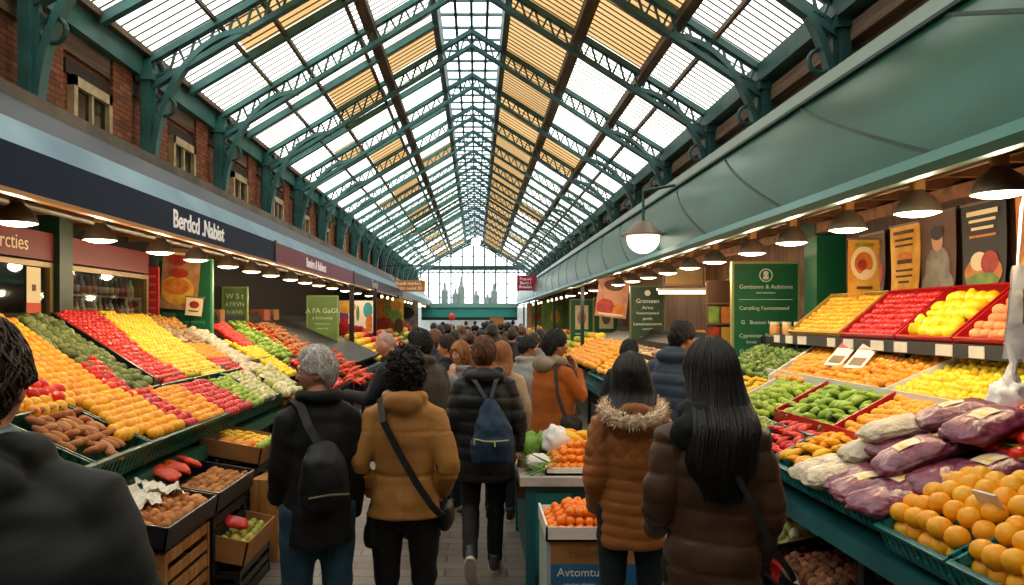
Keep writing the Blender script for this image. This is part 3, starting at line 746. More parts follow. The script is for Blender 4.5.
fill(-1, [(205, 358), (226, 357), (246, 371), (217, 366)], 'red_apple', .075, 'small red apple in the patch below the apricots ' + S1, 'red apples patch on the navy stall', jit=.1)
fill(-1, [(186, 326), (204, 330), (262, 368), (246, 371), (228, 356), (206, 342)], 'garlic_bulb', .085, 'pale garlic bulb in the strip before the green partition ' + S1, 'garlic on the navy stall', jit=.3)
fill(-1, [(210, 324), (224, 322), (254, 345), (242, 346)], 'tomato', .075, 'orange-red tomato in the first strip ' + S2, 'tomatoes on the crimson stall', jit=.15)
fill(-1, [(222, 338), (242, 347), (256, 346), (296, 372), (282, 374)], 'lemon', .075, 'yellow lemon in the strip below the tomatoes ' + S2, 'lemons on the crimson stall', jit=.15)
fill(-1, [(229, 322), (238, 322), (290, 352), (285, 362), (256, 346)], 'green_pepper', .085, 'green pepper in the strip between tomatoes and carrots ' + S2, 'green peppers on the crimson stall', jit=.3, align='across')
fill(-1, [(241, 322), (250, 322), (300, 352), (292, 354)], 'carrot', .065, 'orange carrot in the upper strip ' + S2, 'carrots on the crimson stall', jit=.2, align='across')
fill(-1, [(254, 322), (268, 322), (318, 352), (304, 354)], 'sweet_potato', .085, 'tan sweet potato in the far strip ' + S2, 'sweet potatoes on the crimson stall', jit=.2, align='across')
fill(-1, [(290, 360), (306, 356), (344, 382), (330, 388)], 'tomato', .075, 'orange-red tomato low in the front ' + S2, 'tomatoes low on the crimson stall', jit=.15)
fill(-1, [(310, 352), (330, 350), (372, 376), (352, 384)], 'chilli', .095, 'red chilli in the far heap ' + S2, 'chillies on the crimson stall', jit=.3, align='across')
# front row crates under the navy sign
fill(-1, [(20, 412), (70, 403), (120, 438), (116, 455), (60, 445)], 'sweet_potato', .062, 'tan sweet potato laid in the end of the front crates ' + S1, 'sweet potatoes in the front crates', jit=.1, align='across', lift=.01)
fill(-1, [(76, 402), (126, 394), (150, 408), (184, 427), (120, 444), (110, 428)], 'orange', .088, 'orange in the front green crates beside the red apples ' + S1, 'oranges in the front crates', jit=.08, lift=.015)
fill(-1, [(126, 393), (144, 390), (196, 422), (186, 427), (152, 409)], 'red_apple', .08, 'red apple in the front crates between oranges and mangoes ' + S1, 'red apples in the front crates', jit=.1, lift=.015)
fill(-1, [(145, 390), (172, 385), (206, 402), (226, 414), (197, 422)], 'apricot', .078, 'yellow-orange mango in the front crates between the red apples ' + S1, 'mangoes in the front crates', jit=.1, lift=.015)
fill(-1, [(173, 385), (203, 381), (252, 406), (228, 414), (206, 402)], 'red_apple', .08, 'red apple in the front crates beside the limes ' + S1, 'red apples by the limes in the front crates', jit=.1, lift=.015)
fill(-1, [(205, 380), (226, 375), (262, 402), (253, 406)], 'lime', .068, 'green lime in the front crates ' + S1, 'limes in the front crates', jit=.2, lift=.015)
fill(-1, [(228, 375), (248, 372), (276, 395), (263, 401)], 'onion_bulb', .068, 'pale young onion in the last of the front crates ' + S1, 'young onions in the front crates', jit=.2, lift=.015)
fill(-1, [(252, 370), (270, 366), (300, 388), (284, 396)], 'onion_bulb', .085, 'pale green onion in the dark crate at the start ' + S2, 'onions on the crimson stall', jit=.25)
fill(-1, [(26, 386), (58, 392), (60, 404), (32, 400)], 'tomato', .095, 'red tomato in the small patch low among the oranges ' + S1, 'tomatoes among the oranges', jit=.1, lift=.03)
fill(-1, [(78, 366), (96, 362), (125, 389), (142, 396), (128, 400), (110, 390)], 'tomato', .08, 'red tomato in the wedge below the artichokes ' + S1, 'tomatoes in the wedge below the artichokes', jit=.15, lift=.03)

# ---- sloping display under the green canopy
W = True
fill(1, [(2.74, 4.0), (2.74, 5.0), (3.16, 4.86), (3.16, 3.75)], 'lemon', .068, 'yellow lemon in the upper tray beside the apricots ' + S3, 'lemons in the upper tray', jit=.12, world=W)
fill(1, [(2.74, 5.06), (2.66, 6.75), (3.16, 6.95), (3.16, 4.92)], 'apricot', .068, 'orange apricot in the wide upper tray ' + S3, 'apricots in the upper tray', jit=.18, world=W, mound=.03)
fill(1, [(2.62, 6.85), (2.55, 8.1), (3.1, 8.25), (3.1, 7.0)], 'avocado', .07, 'green avocado heaped before the tall green price board ' + S3, 'avocados before the price board', jit=.3, world=W, mound=.05)
fill(1, [(2.3, 4.14), (2.3, 4.84), (2.68, 4.84), (2.68, 4.14)], 'kumquat', .066, 'yellow kumquat in the middle tray beside the green peppers ' + S3, 'kumquats in the middle tray', jit=.2, world=W, mound=.03)
fill(1, [(2.42, 3.2), (2.45, 4.08), (2.76, 4.02), (2.76, 3.0)], 'tomato', .088, 'big red tomato in the tray behind the purple bags ' + S3, 'big tomatoes behind the purple bags', jit=.2, world=W, mound=.05)
fill(1, [(2.3, 4.92), (2.3, 5.75), (2.68, 5.75), (2.68, 4.92)], 'green_pepper', .066, 'long pale green pepper in the red rimmed tray ' + S3, 'green peppers in the middle tray', jit=.35, world=W, mound=.04, align='across')
fill(1, [(2.22, 5.82), (2.22, 6.55), (2.64, 6.55), (2.64, 5.82)], 'lime', .07, 'green lime in the tray next to the long peppers ' + S3, 'limes in the middle tray', jit=.25, world=W, mound=.04)
fill(1, [(2.22, 6.62), (2.22, 7.3), (2.55, 7.3), (2.58, 6.62)], 'banana', .08, 'yellow banana in the tray beyond the limes ' + S3, 'bananas in the middle tray', jit=.3, world=W, align='across')
fill(1, [(1.98, 4.92), (1.98, 5.5), (2.26, 5.5), (2.26, 4.92)], 'red_pepper', .062, 'red pepper in the front crate below the green peppers ' + S3, 'red peppers in the front crate', jit=.3, world=W, align='across', mound=.03)
fill(1, [(1.98, 4.40), (1.98, 4.90), (2.28, 4.90), (2.28, 4.40)], 'yellow_pepper', .07, 'yellow-orange pepper in the front teal crate ' + S3, 'yellow peppers in the front crate', jit=.3, world=W, align='across', mound=.04)
fill(1, [(1.98, 5.55), (1.98, 6.5), (2.2, 6.5), (2.2, 5.55)], 'pear', .075, 'green pear in the front crate beyond the red peppers ' + S3, 'pears in the front crate', jit=.25, world=W)
fill(1, [(1.90, 2.98), (1.90, 3.50), (2.30, 3.50), (2.32, 2.98)], 'grapefruit', .098, 'large smooth orange in the teal crate nearest the aisle end ' + S3, 'large oranges in the nearest teal crate', jit=.15, world=W, mound=.05, lift=.02)
fill(1, [(1.90, 2.45), (1.90, 2.95), (2.32, 2.95), (2.32, 2.45)], 'grapefruit', .098, 'large smooth orange in the last teal crate at the frame edge ' + S3, 'large oranges in the last teal crate', jit=.15, world=W, mound=.05, lift=.02)
for ya, yb in ((2.46, 2.94), (3.0, 3.49)):
    fill(1, [(1.918, ya), (1.918, yb), (1.975, yb), (1.975, ya)], 'grapefruit', .095, 'large smooth orange low at the front of a teal crate ' + S3, 'large oranges low in the teal crates', jit=.1, world=W, lift=-.055)
# stretch of the display beyond the price board
fill(1, [(2.0, 8.6), (2.0, 12.6), (2.42, 12.8), (2.42, 8.6)], 'orange', .1, 'orange in the long slanting bay beyond the price board ' + S3, 'oranges beyond the price board', jit=.15, world=W)
fill(1, [(2.48, 8.7), (2.48, 12.8), (2.72, 12.9), (2.72, 8.7)], 'mushroom', .085, 'brown mushroom in the upper bay beyond the price board ' + S3, 'mushrooms beyond the price board', jit=.3, world=W)
fill(1, [(1.98, 6.6), (1.98, 8.5), (2.18, 8.5), (2.18, 6.6)], 'red_apple', .078, 'red apple in the front crate beside the dark jacketed shoppers ' + S3, 'red apples in the front crate', jit=.2, world=W)
fill(1, [(2.22, 7.35), (2.22, 8.5), (2.5, 8.5), (2.5, 7.35)], 'garlic_bulb', .065, 'white garlic bulb in the tray beyond the bananas ' + S3, 'garlic in the middle tray', jit=.25, world=W)
fill(1, [(2.0, 12.9), (2.0, 17), (2.7, 17), (2.7, 13.1)], 'apricot', .12, 'orange apricot on the far bay of the display ' + S3, 'apricots on the far bay', jit=.2, world=W)

# ---- boards, trays and crates that carry them
def slab(side, x0, x1, y0, y1, dz, th, m, name, parent=None, skew=0.0, loc=None):
    """board lying dz under the display plane"""
    mb = MB(); vs = []
    for dd in (-dz - th, -dz):
        for x, y in ((x0, y0), (x1, y0 + skew), (x1, y1 + skew), (x0, y1)): vs.append((side * x, y, pz(side, x) + dd))
    mb.add(vs, [(0, 3, 2, 1), (4, 5, 6, 7), (0, 1, 5, 4), (1, 2, 6, 5), (2, 3, 7, 6), (3, 0, 4, 7)])
    o = mb.build(name, m, parent)
    if parent is not None: o.location = -Vector(parent.location)
    return o
def divider(side, xa, ya, xb, yb, m, label, group=None, up=.03, th=.018, name='divider_board'):
    a = Vector((side * xa, ya, pz(side, xa))); b = Vector((side * xb, yb, pz(side, xb)))
    mb = MB(); d = (b - a); s = Vector((-d.y, d.x, 0)).normalized() * th / 2; vs = []
    for p in (a, b):
        for q, z in ((s, -.055), (-s, -.055), (-s, up), (s, up)): vs.append(p + q + Vector((0, 0, z)))
    mb.add(vs, [(0, 1, 2, 3), (7, 6, 5, 4), (0, 4, 5, 1), (1, 5, 6, 2), (2, 6, 7, 3), (3, 7, 4, 0)])
    o = mb.build(name, m); tag(o, label, 'divider', group); return o
def stall(side, label, y0, y1, xf, xb, zled, m_led, m_face, crate_x):
    t = empty('produce_stall', (side * xf, y0, 0), 0, label, 'market stall')
    def ch(mb, nm, mt): o = mb.build(nm, mt, t); o.location = -Vector(t.location); return o
    slab(side, crate_x, xb, y0, y1, .055, .03, M_dark if side < 0 else M_black_pl, 'sloping_board', t)
    ch(MB().bb((side * (xf - .03), y0, zled - .10), (side * xf, y1, zled)), 'front_rail', m_led)
    ch(MB().bb((side * xf, y0, zled - .05), (side * (crate_x + .05), y1, zled - .01)), 'ledge', m_face)
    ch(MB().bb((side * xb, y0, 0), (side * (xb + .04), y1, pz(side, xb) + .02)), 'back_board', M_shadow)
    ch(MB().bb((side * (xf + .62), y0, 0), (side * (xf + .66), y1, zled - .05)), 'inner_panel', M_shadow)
    yy = y0 + .3
    while yy < y1:
        ch(MB().bb((side * (xf + .02), yy - .03, 0), (side * (xf + .08), yy + .03, zled - .05)), 'leg', M_black_pl); yy += 1.35
    return t
stall(-1, 'long stall with a sloping fruit display under the navy sign', 3.3, 10.1, 2.13, 3.95, .86, M_greencrate, M_greencrate, 2.72)
stall(-1, 'long stall with vegetable strips under the crimson sign', 10.35, 17.3, 2.13, 3.95, .86, M_teal_dk, M_greencrate, 2.2)
stall(1, 'long stall with a stepped fruit display under the green canopy', 2.2, 17.3, 1.93, 3.2, .74, M_teal_dk, M_teal_dk, 2.3)
divider(-1, 2.70, 6.36, 3.92, 7.02, M_black_pl, 'thin black divider between artichokes and tomatoes', up=.045)
for i, (ya, yb) in enumerate(((7.9, 8.75), (9.55, 10.0))): pass
divider(-1, 2.72, 3.4, 2.72, 10.05, M_greencrate, 'dark green board along the top of the front crates', up=.02)
# ventilated plastic crates
def crate_mesh(side, L, D, h, k, m_n=0):
    """crate with slotted sides; u up the slope, v along the stall; front lower edge at the origin"""
    c = 1 / math.hypot(1, k); u = Vector((side * c, 0, k * c)); v = Vector((0, 1, 0)); nrm = Vector((-side * k * c, 0, c))
    B = Matrix((u, v, nrm)).transposed().to_4x4()
    front = MB(); t = .014
    def bx(mb, a, b): mb.add([B @ Vector(p) for p in [(a[0],a[1],a[2]),(b[0],a[1],a[2]),(b[0],b[1],a[2]),(a[0],b[1],a[2]),(a[0],a[1],b[2]),(b[0],a[1],b[2]),(b[0],b[1],b[2]),(a[0],b[1],b[2])]], [(0,3,2,1),(4,5,6,7),(0,1,5,4),(1,2,6,5),(2,3,7,6),(3,0,4,7)])
    bx(front, (0, 0, 0), (t, L, h * .30)); bx(front, (0, 0, h * .72), (t, L, h)); bx(front, (-.012, -.006, h * .9), (t, L + .006, h))
    n = max(4, int(L / .055))
    for i in range(n + 1):
        y = (L - .016) * i / n; bx(front, (-.004, y, 0), (t, y + .016, h))
    side1, side2, back, base = MB(), MB(), MB(), MB()
    for mb, y in ((side1, 0), (side2, L - t)):
        bx(mb, (t, y, 0), (D, y + t, h * .3)); bx(mb, (t, y, h * .7), (D, y + t, h))
        nn = max(4, int(D / .06))
        for i in range(nn + 1): x = t + (D - t - .016) * i / nn; bx(mb, (x, y, 0), (x + .016, y + t, h))
    bx(back, (D - t, t, 0), (D, L - t, h)); bx(base, (t, t, .0), (D - t, L - t, .012))
    return front, side1, side2, back, base
def crate(side, y0, L, D, h, m, label, group, x0=None, z=None, k=None, name='produce_crate', full=True):
    kk = plane(side)[0] if k is None else k
    x = plane(side)[1] if x0 is None else x0
    zz = (pz(side, x) - h) if z is None else z
    t = empty(name, (side * x, y0, zz), 0, label, 'crate', group)
    f, s1, s2, b, ba = crate_mesh(side, L, D, h, kk)
    f.build('front_panel', m, t); s1.build('side_panel', m, t); s2.build('side_panel', m, t); b.build('back_panel', m, t); ba.build('base', m, t)
    return t
ycr = [3.45 + .72 * i for i in range(7)]
cap = ['nearest the man in the black hood', 'of sweet potatoes', 'of oranges at the front', 'of oranges and red apples', 'of mangoes and apples', 'of red apples and limes', 'of young onions at the far end']
for i, y in enumerate(ycr): crate(-1, y, .70, .60, .17, M_greencrate, 'dark green crate %s under the navy sign' % cap[i], 'green crates along the navy stall')
capr = ['at the frame edge with large oranges', 'of large smooth oranges with greens', 'under the purple bags', 'under the white net bags', 'of yellow peppers', 'of red peppers', 'of green pears', 'of pears farther along', 'of red apples', 'of red apples by the board']
yy = [2.42, 2.98, 3.52, 3.98, 4.42, 4.92, 5.5, 6.05, 6.6, 7.2]; ll = [.53, .51, .43, .42, .48, .55, .52, .52, .57, .57]
for i in range(10):
    fwd = i < 2
    crate(1, yy[i], ll[i], .40 if fwd else .34, .135, M_teal, 'teal slotted crate ' + capr[i] + ' under the green canopy', 'teal crates along the canopy stall', x0=1.90 if fwd else None)
for i in range(6): crate(1, 8.6 + .7 * i, .68, .36, .13, M_teal_dk, 'dark teal crate in the oranges bay beyond the price board', 'dark teal crates beyond the price board')
# red and white rims between the trays on the canopy stall
tray = 'rim between the trays on the stall under the green canopy'
for xa, ya, xb, yb, m, l in ((2.28, 4.87, 2.70, 4.88, M_redpl, 'thin red rim beside the kumquats'), (2.70, 5.03, 3.18, 4.89, M_white, 'white rim between lemons and apricots'), (2.70, 4.0, 2.70, 8.2, M_white, 'long white rim under the upper trays'),
    (2.28, 5.79, 2.68, 5.79, M_redpl, 'thin red rim between peppers and limes'), (2.28, 4.1, 2.72, 4.1, M_white, 'white rim between kumquats and big tomatoes'), (2.62, 6.80, 3.16, 6.97, M_white, 'white rim between apricots and avocados'),
    (2.29, 4.1, 2.28, 5.79, M_redpl, 'red rim in front of the kumquats and peppers'), (2.22, 6.59, 2.60, 6.59, M_white, 'white rim between limes and bananas'), (2.44, 8.6, 2.46, 13, M_black_pl, 'dark rail above the oranges bay'), (2.74, 8.6, 2.76, 13, M_black_pl, 'dark rail above the mushrooms bay')):
    divider(1, xa, ya, xb, yb, m, l + ' under the green canopy', up=.03 if m is not M_black_pl else .1)

# ---- upper shelf with tilted trays and price tags
t = empty('display_shelf', (3.0, 3.0, 1.66), 0, 'long black shelf with price tags carrying the tilted red trays', 'shelf')
MB().bb((0.0, 0, -.05), (.62, 4.6, 0.0)).build('shelf_board', M_black_pl, t)
MB().bb((-.02, 0, -.055), (0, 4.6, .03)).build('price_rail', mat('shelf_edge', '3a3d3e', .4), t)
for y in (.6, 2.4, 4.2): MB().bb((.4, y, -.35), (.44, y + .05, -.05)).bb((.05, y, -.12), (.44, y + .05, -.05)).build('shelf_bracket', M_black_pl, t)
for i, y in enumerate((.95, 1.45, 1.75, 2.25, 2.55, 3.0, 3.3, 3.85, 4.15, 4.45)):
    p = MB().bb((-.028, y, -.05), (-.021, y + random.uniform(.13, .2), .022)).build('price_tag', M_paper, t)
def tilt_tray(y0, L, m, label, kind, d, flabel, fgroup, rimm=None):
    a = math.radians(40); D = .52; x0, z0 = 3.04, 1.67
    t = empty('fruit_tray', (x0, y0, z0), 0, label, 'tray', 'tilted trays on the black shelf')
    R = Matrix.Rotation(-a, 4, 'Y')
    def bx(nm, p, q):
        c = [(p[i] + q[i]) / 2 for i in range(3)]; s = [abs(q[i] - p[i]) for i in range(3)]
        mb = MB(); b = MB().box(c, s); mb.add(b.v, b.f, 0, R); return mb.build(nm, rimm or m, t)
    bx('base', (0, 0, 0), (D, L, .012)); bx('front_lip', (-.015, 0, 0), (.0, L, .085)); bx('side_panel', (0, 0, 0), (D, .014, .085)); bx('side_panel', (0, L - .014, 0), (D, L, .085)); bx('back_panel', (D, 0, 0), (D + .014, L, .085))
    MB().bb((.02, .02, 0), (.32, L - .02, .03)).build('foot', m, t)
    r = d / 2; x = r + .01; row = 0
    while x < D - r * .8:
        y = .03 + r + (row % 2) * r
        while y < L - r - .015:
            p = R @ Vector((x, y, .012 + r + random.uniform(0, .012)))
            put(kind, (x0 + p.x, y0 + p.y, z0 + p.z), r * random.uniform(.95, 1.04), flabel, fgroup); y += d
        x += d * .88; row += 1
tilt_tray(4.20, .55, M_redpl, 'tilted red tray of peaches at the near end of the shelf', 'peach', .085, 'pinkish peach in the tilted red tray on the black shelf', 'peaches in the tilted tray')
tilt_tray(4.78, .62, M_redpl, 'tilted red tray of big lemons on the black shelf', 'lemon', .098, 'big yellow lemon in the tilted red tray on the black shelf', 'big lemons in the tilted tray')
tilt_tray(5.43, .80, M_redpl, 'tilted red tray of dark red apples on the black shelf', 'red_apple', .07, 'shiny red apple in the tilted red tray on the black shelf', 'red apples in the tilted tray')
tilt_tray(6.26, 1.0, mat('straw_tray', 'b09040', .7), 'tilted straw coloured tray of small yellow fruit on the black shelf', 'kumquat', .062, 'small yellow fruit in the straw coloured tray on the black shelf', 'yellow fruit in the straw tray')
# two leaflets stuck in the apricots
for i, (y, lab) in enumerate(((6.05, 'white and red leaflet standing among the apricots, nearer the price board'), (5.72, 'white and red leaflet standing among the apricots, nearer the lemons'))):
    t = empty('leaflet', (2.86, y, pz(1, 2.86) - .01), 0, lab, 'leaflet', None)
    t.rotation_euler = (0, math.radians(-42), math.radians(20))
    MB().bb((0, -.085, .05), (.32, .085, .058)).build('sheet', M_white, t)
    MB().bb((.2, -.08, .059), (.30, .08, .061)).build('printed_band', M_redpl, t)
    MB().bb((.03, -.06, .059), (.11, .06, .061)).build('printed_picture', mat('print_green', '4f7a4a', .6, col2='b03a2c', scale=20), t)

# ---- bags of onions: purple nets and white nets
def sack_mesh(Lx, Ly, Lz, seed, amp=.10):
    def sup(v, e): return math.copysign(abs(v) ** e, v)
    m = MB(); vs = []; fs = []; nu, nv = 36, 20
    for i in range(nv + 1):
        th = PI * i / nv - PI / 2
        for j in range(nu):
            a = 2 * PI * j / nu
            p = Vector((sup(math.cos(th), .6) * sup(math.cos(a), .45), sup(math.cos(th), .6) * sup(math.sin(a), .55), sup(math.sin(th), .9)))
            edge = max(abs(p.x), abs(p.y)) ** 4
            q = 1 + amp * noise.noise(p * 2.4 + Vector((seed, 0, 0))) + amp * .7 * noise.noise(p * 6 + Vector((0, seed, 0)))
            vs.append((p.x * Lx * q, p.y * Ly * q, p.z * Lz * (1 - .55 * edge) * (1 + 1.6 * amp * noise.noise(p * 5 + Vector((seed, 1, 1))))))
    for i in range(nv):
        for j in range(nu): fs.append((i * nu + j, i * nu + (j + 1) % nu, (i + 1) * nu + (j + 1) % nu, (i + 1) * nu + j))
    m.add(vs, fs); return m
M_purple = mat('purple_net', '7a3f58', .3, coat=.1, col2='5c2440', scale=30, bump=.35, bscale=40, spec=.8, obvar=['94405c', '7e3452', 'a2566c'])
M_whitenet = mat('white_net', 'ddd3ba', .4, col2='bfb196', scale=14, bump=.7, bscale=40)
M_sticker = mat('bag_sticker', 'f2efe2', .5, col2='e8b93a', scale=26)
def sack(x, y, z, rz, tilt, sz, m, label, group, sticker=True, i=0):
    t = empty('produce_bag', (x, y, z), rz, label, 'bag', group); t.rotation_euler = (tilt[0], tilt[1], rz)
    sack_mesh(*sz, i * 1.7).build('net_bag', m, t, True)
    if sticker:
        s = MB(); vs = []
        for a in range(6):
            for b in range(6):
                u, w = -.5 + a / 5, -.5 + b / 5
                vs.append((u * sz[0] * .62, w * sz[1] * .8, sz[2] * (1.04 - .35 * (u * u + w * w)) + .006))
        s.add(vs, [(a * 6 + b, (a + 1) * 6 + b, (a + 1) * 6 + b + 1, a * 6 + b + 1) for a in range(5) for b in range(5)])
        s.build('sticker', M_sticker, t, True, label='white and yellow sticker')
pur = [ # x, y, z, rz, tilt, label
 (2.10, 3.66, 1.03, .1, (0, -.30), 'purple net bag low in the front of the heap, beside the large oranges', 1), (2.06, 3.98, 1.00, .3, (0, -.25), 'purple net bag lowest in front, next to the white nets', 0),
 (2.18, 3.75, 1.17, -.2, (.05, -.45), 'purple net bag with yellow sticker on top at the heap front', 1), (2.38, 3.46, 1.15, .15, (0, -.3), 'purple net bag behind the large oranges crate', 1),
 (2.40, 3.80, 1.21, -.1, (0, -.3), 'purple net bag in the second layer behind the stickered one', 1), (2.46, 3.62, 1.34, .1, (.05, -.35), 'purple net bag on the very top, before the big tomatoes', 1),
 (2.50, 3.92, 1.35, -.25, (0, -.3), 'purple net bag on the top layer near the kumquats', 1), (2.30, 4.04, 1.17, .4, (0, -.2), 'purple net bag tucked between the white nets and the heap', 0)]
pur += [(2.00, 3.62, .985, .2, (0, -.2), 'purple net bag lowest at the crate edge beside the large oranges', 0), (2.02, 3.84, .995, -.15, (.05, -.25), 'purple net bag lowest in the middle of the crate edge', 1), (2.24, 3.58, 1.10, .3, (0, -.3), 'purple net bag under the stickered one, towards the oranges', 0)]
for i, q in enumerate(pur): sack(q[0] - .03, q[1], q[2], q[3], q[4], (.185, .135, .064), M_purple, q[5] + ', canopy stall', 'purple net bags', bool(q[6]), i)
wht = [(2.10, 4.28, 1.02, .2, (0, -.25), 'white net bag of garlic lowest in front, beside the yellow peppers'), (2.22, 4.20, 1.13, -.1, (0, -.3), 'white net bag of garlic in the middle of its stack'),
       (2.36, 4.26, 1.19, .3, (0, -.35), 'white net bag of garlic at its stack back, below the kumquats'), (2.28, 4.10, 1.25, -.2, (0, -.25), 'white net bag of garlic topmost, leaning on the purple bags')]
wht += [(2.0, 4.18, .985, -.2, (0, -.2), 'white net bag of garlic lowest, next to the purple bags'), (2.02, 4.36, .985, .1, (0, -.25), 'white net bag of garlic at the crate corner by the peppers')]
for i, q in enumerate(wht): sack(q[0] - .02, q[1], q[2], q[3], q[4], (.18, .13, .062), M_whitenet, q[5] + ', canopy stall', 'white net bags', False, i + 20)
# leafy greens behind the large oranges
for i in range(9):
    put('scallion', (2.42 + .03 * (i % 3), 3.05 + .05 * i, 1.22 + .02 * (i % 3)), .045, 'dark green leek laid behind the large oranges ' + S3, 'leeks behind the large oranges', 'along')
# small white price card in the oranges
t = MB().box((0, 0, 0), (.01, .11, .07)).build('price_card', M_paper); t.location = (2.06, 3.06, 1.12); t.rotation_euler = (0, -.6, .2); tag(t, 'small white price card stuck among the large oranges', 'price card')
# hanging white carrier bag with print at the edge of the canopy stall
t = empty('carrier_bag', (2.845, 3.92, 2.12), 0, 'white printed carrier bag hanging at the end of the black shelf', 'bag')
m = MB(); vs = []; fs = []; nx, nz = 10, 16
for s_ in (-1, 1):
    for i in range(nz + 1):
        for j in range(nx + 1):
            u, w = j / nx - .5, i / nz; wd = .10 + .07 * w
            vs.append((u * wd * 2 * .75, s_ * (.03 * (1 - (2 * u) ** 2) + .008) + .012 * noise.noise(Vector((u * 5, w * 6, s_))), -w * .48))
    b = 0 if s_ < 0 else (nx + 1) * (nz + 1)
    fs += [(b + i * (nx + 1) + j, b + i * (nx + 1) + j + 1, b + (i + 1) * (nx + 1) + j + 1, b + (i + 1) * (nx + 1) + j) for i in range(nz) for j in range(nx)]
m.add(vs, fs); m.build('bag_sheet', M_plastic_bag, t, True)
MB().tube([(-.05, 0, 0), (-.03, 0, .30), (.0, 0, .42), (.03, 0, .30), (.06, 0, 0)], .008, 6).build('handle', M_plastic_bag, t); MB().tube([(0, 0, .41), (0, 0, .68)], .004, 5).build('cord', M_white, t)
MB().bb((-.06, -.05, -.30), (.06, -.046, -.12)).build('printed_picture', mat('bag_print', 'd9cfc0', .6, col2='8f6a4a', scale=18), t)
t = empty('plastic_bag', (2.74, 3.90, 1.42), 0, 'crumpled white plastic bag below the printed carrier bag', 'bag')
MB().ell((0, 0, 0), (.11, .10, .16), 30, 22, fn=lambda p: 1 + .35 * noise.noise(p * 2.2) + .16 * noise.noise(p * 6) - .25 * max(0, p.z)).build('bag_body', M_plastic_bag, t, True)
MB().tube([(0, 0, .12), (.02, 0, .2), (.0, .02, .3)], [.03, .02, .015], 8).build('bag_knot', M_plastic_bag, t)

# ---- floor level under the canopy stall
crate(1, 4.15, .62, .50, .13, M_redpl, 'red plastic crate of brown potatoes on the floor rack', None, x0=1.86, z=.22, k=.12)
crate(1, 4.85, .55, .50, .13, M_black_pl, 'dark crate of onions and apples on the floor rack', None, x0=1.88, z=.26, k=.2)
crate(1, 5.5, .6, .5, .13, M_cardboard_dk, 'brown crate of mandarins on the floor rack', None, x0=1.88, z=.34, k=.2)
crate(1, 3.45, .6, .5, .12, M_black_pl, 'black crate with a clear sheet at the near end of the floor rack', None, x0=1.84, z=.2, k=.1)
def heap(side, x0, y0, D, L, z, k, kind, d, label, group, layers=1, align=None):
    r = d / 2
    for ly in range(layers):
        x = r + .02 + ly * r
        row = ly
        while x < D - r:
            y = r + .02 + (row % 2) * r
            while y < L - r:
                put(kind, (side * (x0 + x), y0 + y + random.uniform(-.2, .2) * r, z + .014 + r + k * x + ly * d * .75 + random.uniform(0, .2) * r), r * random.uniform(.9, 1.08), label, group, align)
                y += d
            x += d * .87; row += 1
heap(1, 1.86, 4.15, .5, .62, .29, .12, 'potato', .075, 'dark brown potato in the red crate on the floor rack', 'potatoes in the red crate', 1)
heap(1, 1.88, 4.85, .5, .28, .29, .2, 'onion_bulb', .085, 'pale onion in the dark crate on the floor rack', 'onions on the floor rack', 2)
heap(1, 1.88, 5.13, .5, .27, .29, .2, 'yellow_apple', .085, 'yellow apple in the dark crate on the floor rack', 'apples on the floor rack', 2)
heap(1, 1.88, 5.5, .5, .6, .37, .2, 'mandarin', .075, 'bright mandarin in the brown crate on the floor rack', 'mandarins on the floor rack', 1)
t = empty('floor_rack', (1.9, 3.3, 0), 0, 'low black rack on the floor under the canopy stall', 'rack')
for x in (0.05, .5):
    for y in (0, 1.5, 2.9): MB().bb((x, y, 0), (x + .04, y + .04, .18)).build('leg', M_black_pl, t)
MB().bb((0, 0, .16), (.55, 2.95, .19)).build('rack_board', M_black_pl, t)

# ---- floor level under the navy stall
def tilt_box(loc, size, ang, m, label, name='cardboard_box', group=None, t_=.012, cat='box', rz=0.0):
    """open box (x across the aisle, y along it), tipped towards the aisle"""
    t = empty(name, loc, rz, label, cat, group); t.rotation_euler = (0, ang, rz)
    dx, dy, dz = size
    MB().bb((-dx, 0, 0), (0, dy, t_)).build('base', m, t)
    MB().bb((-t_, 0, 0), (0, dy, dz)).build('front_panel', m, t); MB().bb((-dx, 0, 0), (-dx + t_, dy, dz * 1.15)).build('back_panel', m, t)
    MB().bb((-dx, 0, 0), (0, t_, dz)).build('side_panel', m, t); MB().bb((-dx, dy - t_, 0), (0, dy, dz)).build('side_panel', m, t)
    return t
def in_box(t, size, kind, d, label, group, x0=0.03, y0=0.02, x1=None, y1=None, z=.012, layers=1, align=None):
    M = Matrix.Translation(t.location) @ t.rotation_euler.to_matrix().to_4x4(); r = d / 2
    x1 = size[0] - .03 if x1 is None else x1; y1 = size[1] - .02 if y1 is None else y1
    for ly in range(layers):
        x = x0 + r; row = ly
        while x < x1 - r * .6:
            y = y0 + r + (row % 2) * r
            while y < y1 - r * .6:
                p = M @ Vector((-x + random.uniform(-.15, .15) * r, y + random.uniform(-.2, .2) * r, z + r + ly * d * .7 + random.uniform(0, .3) * r)); put(kind, p, r * random.uniform(.88, 1.08), label, group, align); y += d
            x += d * .88; row += 1
bx = tilt_box((-1.66, 4.05, .60), (.52, .78, .13), .16, M_black_pl, 'black tray box of bread rolls and white paper below the green crates', 'tray_box', 'black tray boxes below the crates')
in_box(bx, (.52, .78, .13), 'bread_roll', .068, 'golden bread roll in the black tray box below the green crates', 'bread rolls in the tray box', layers=2, x1=.33)
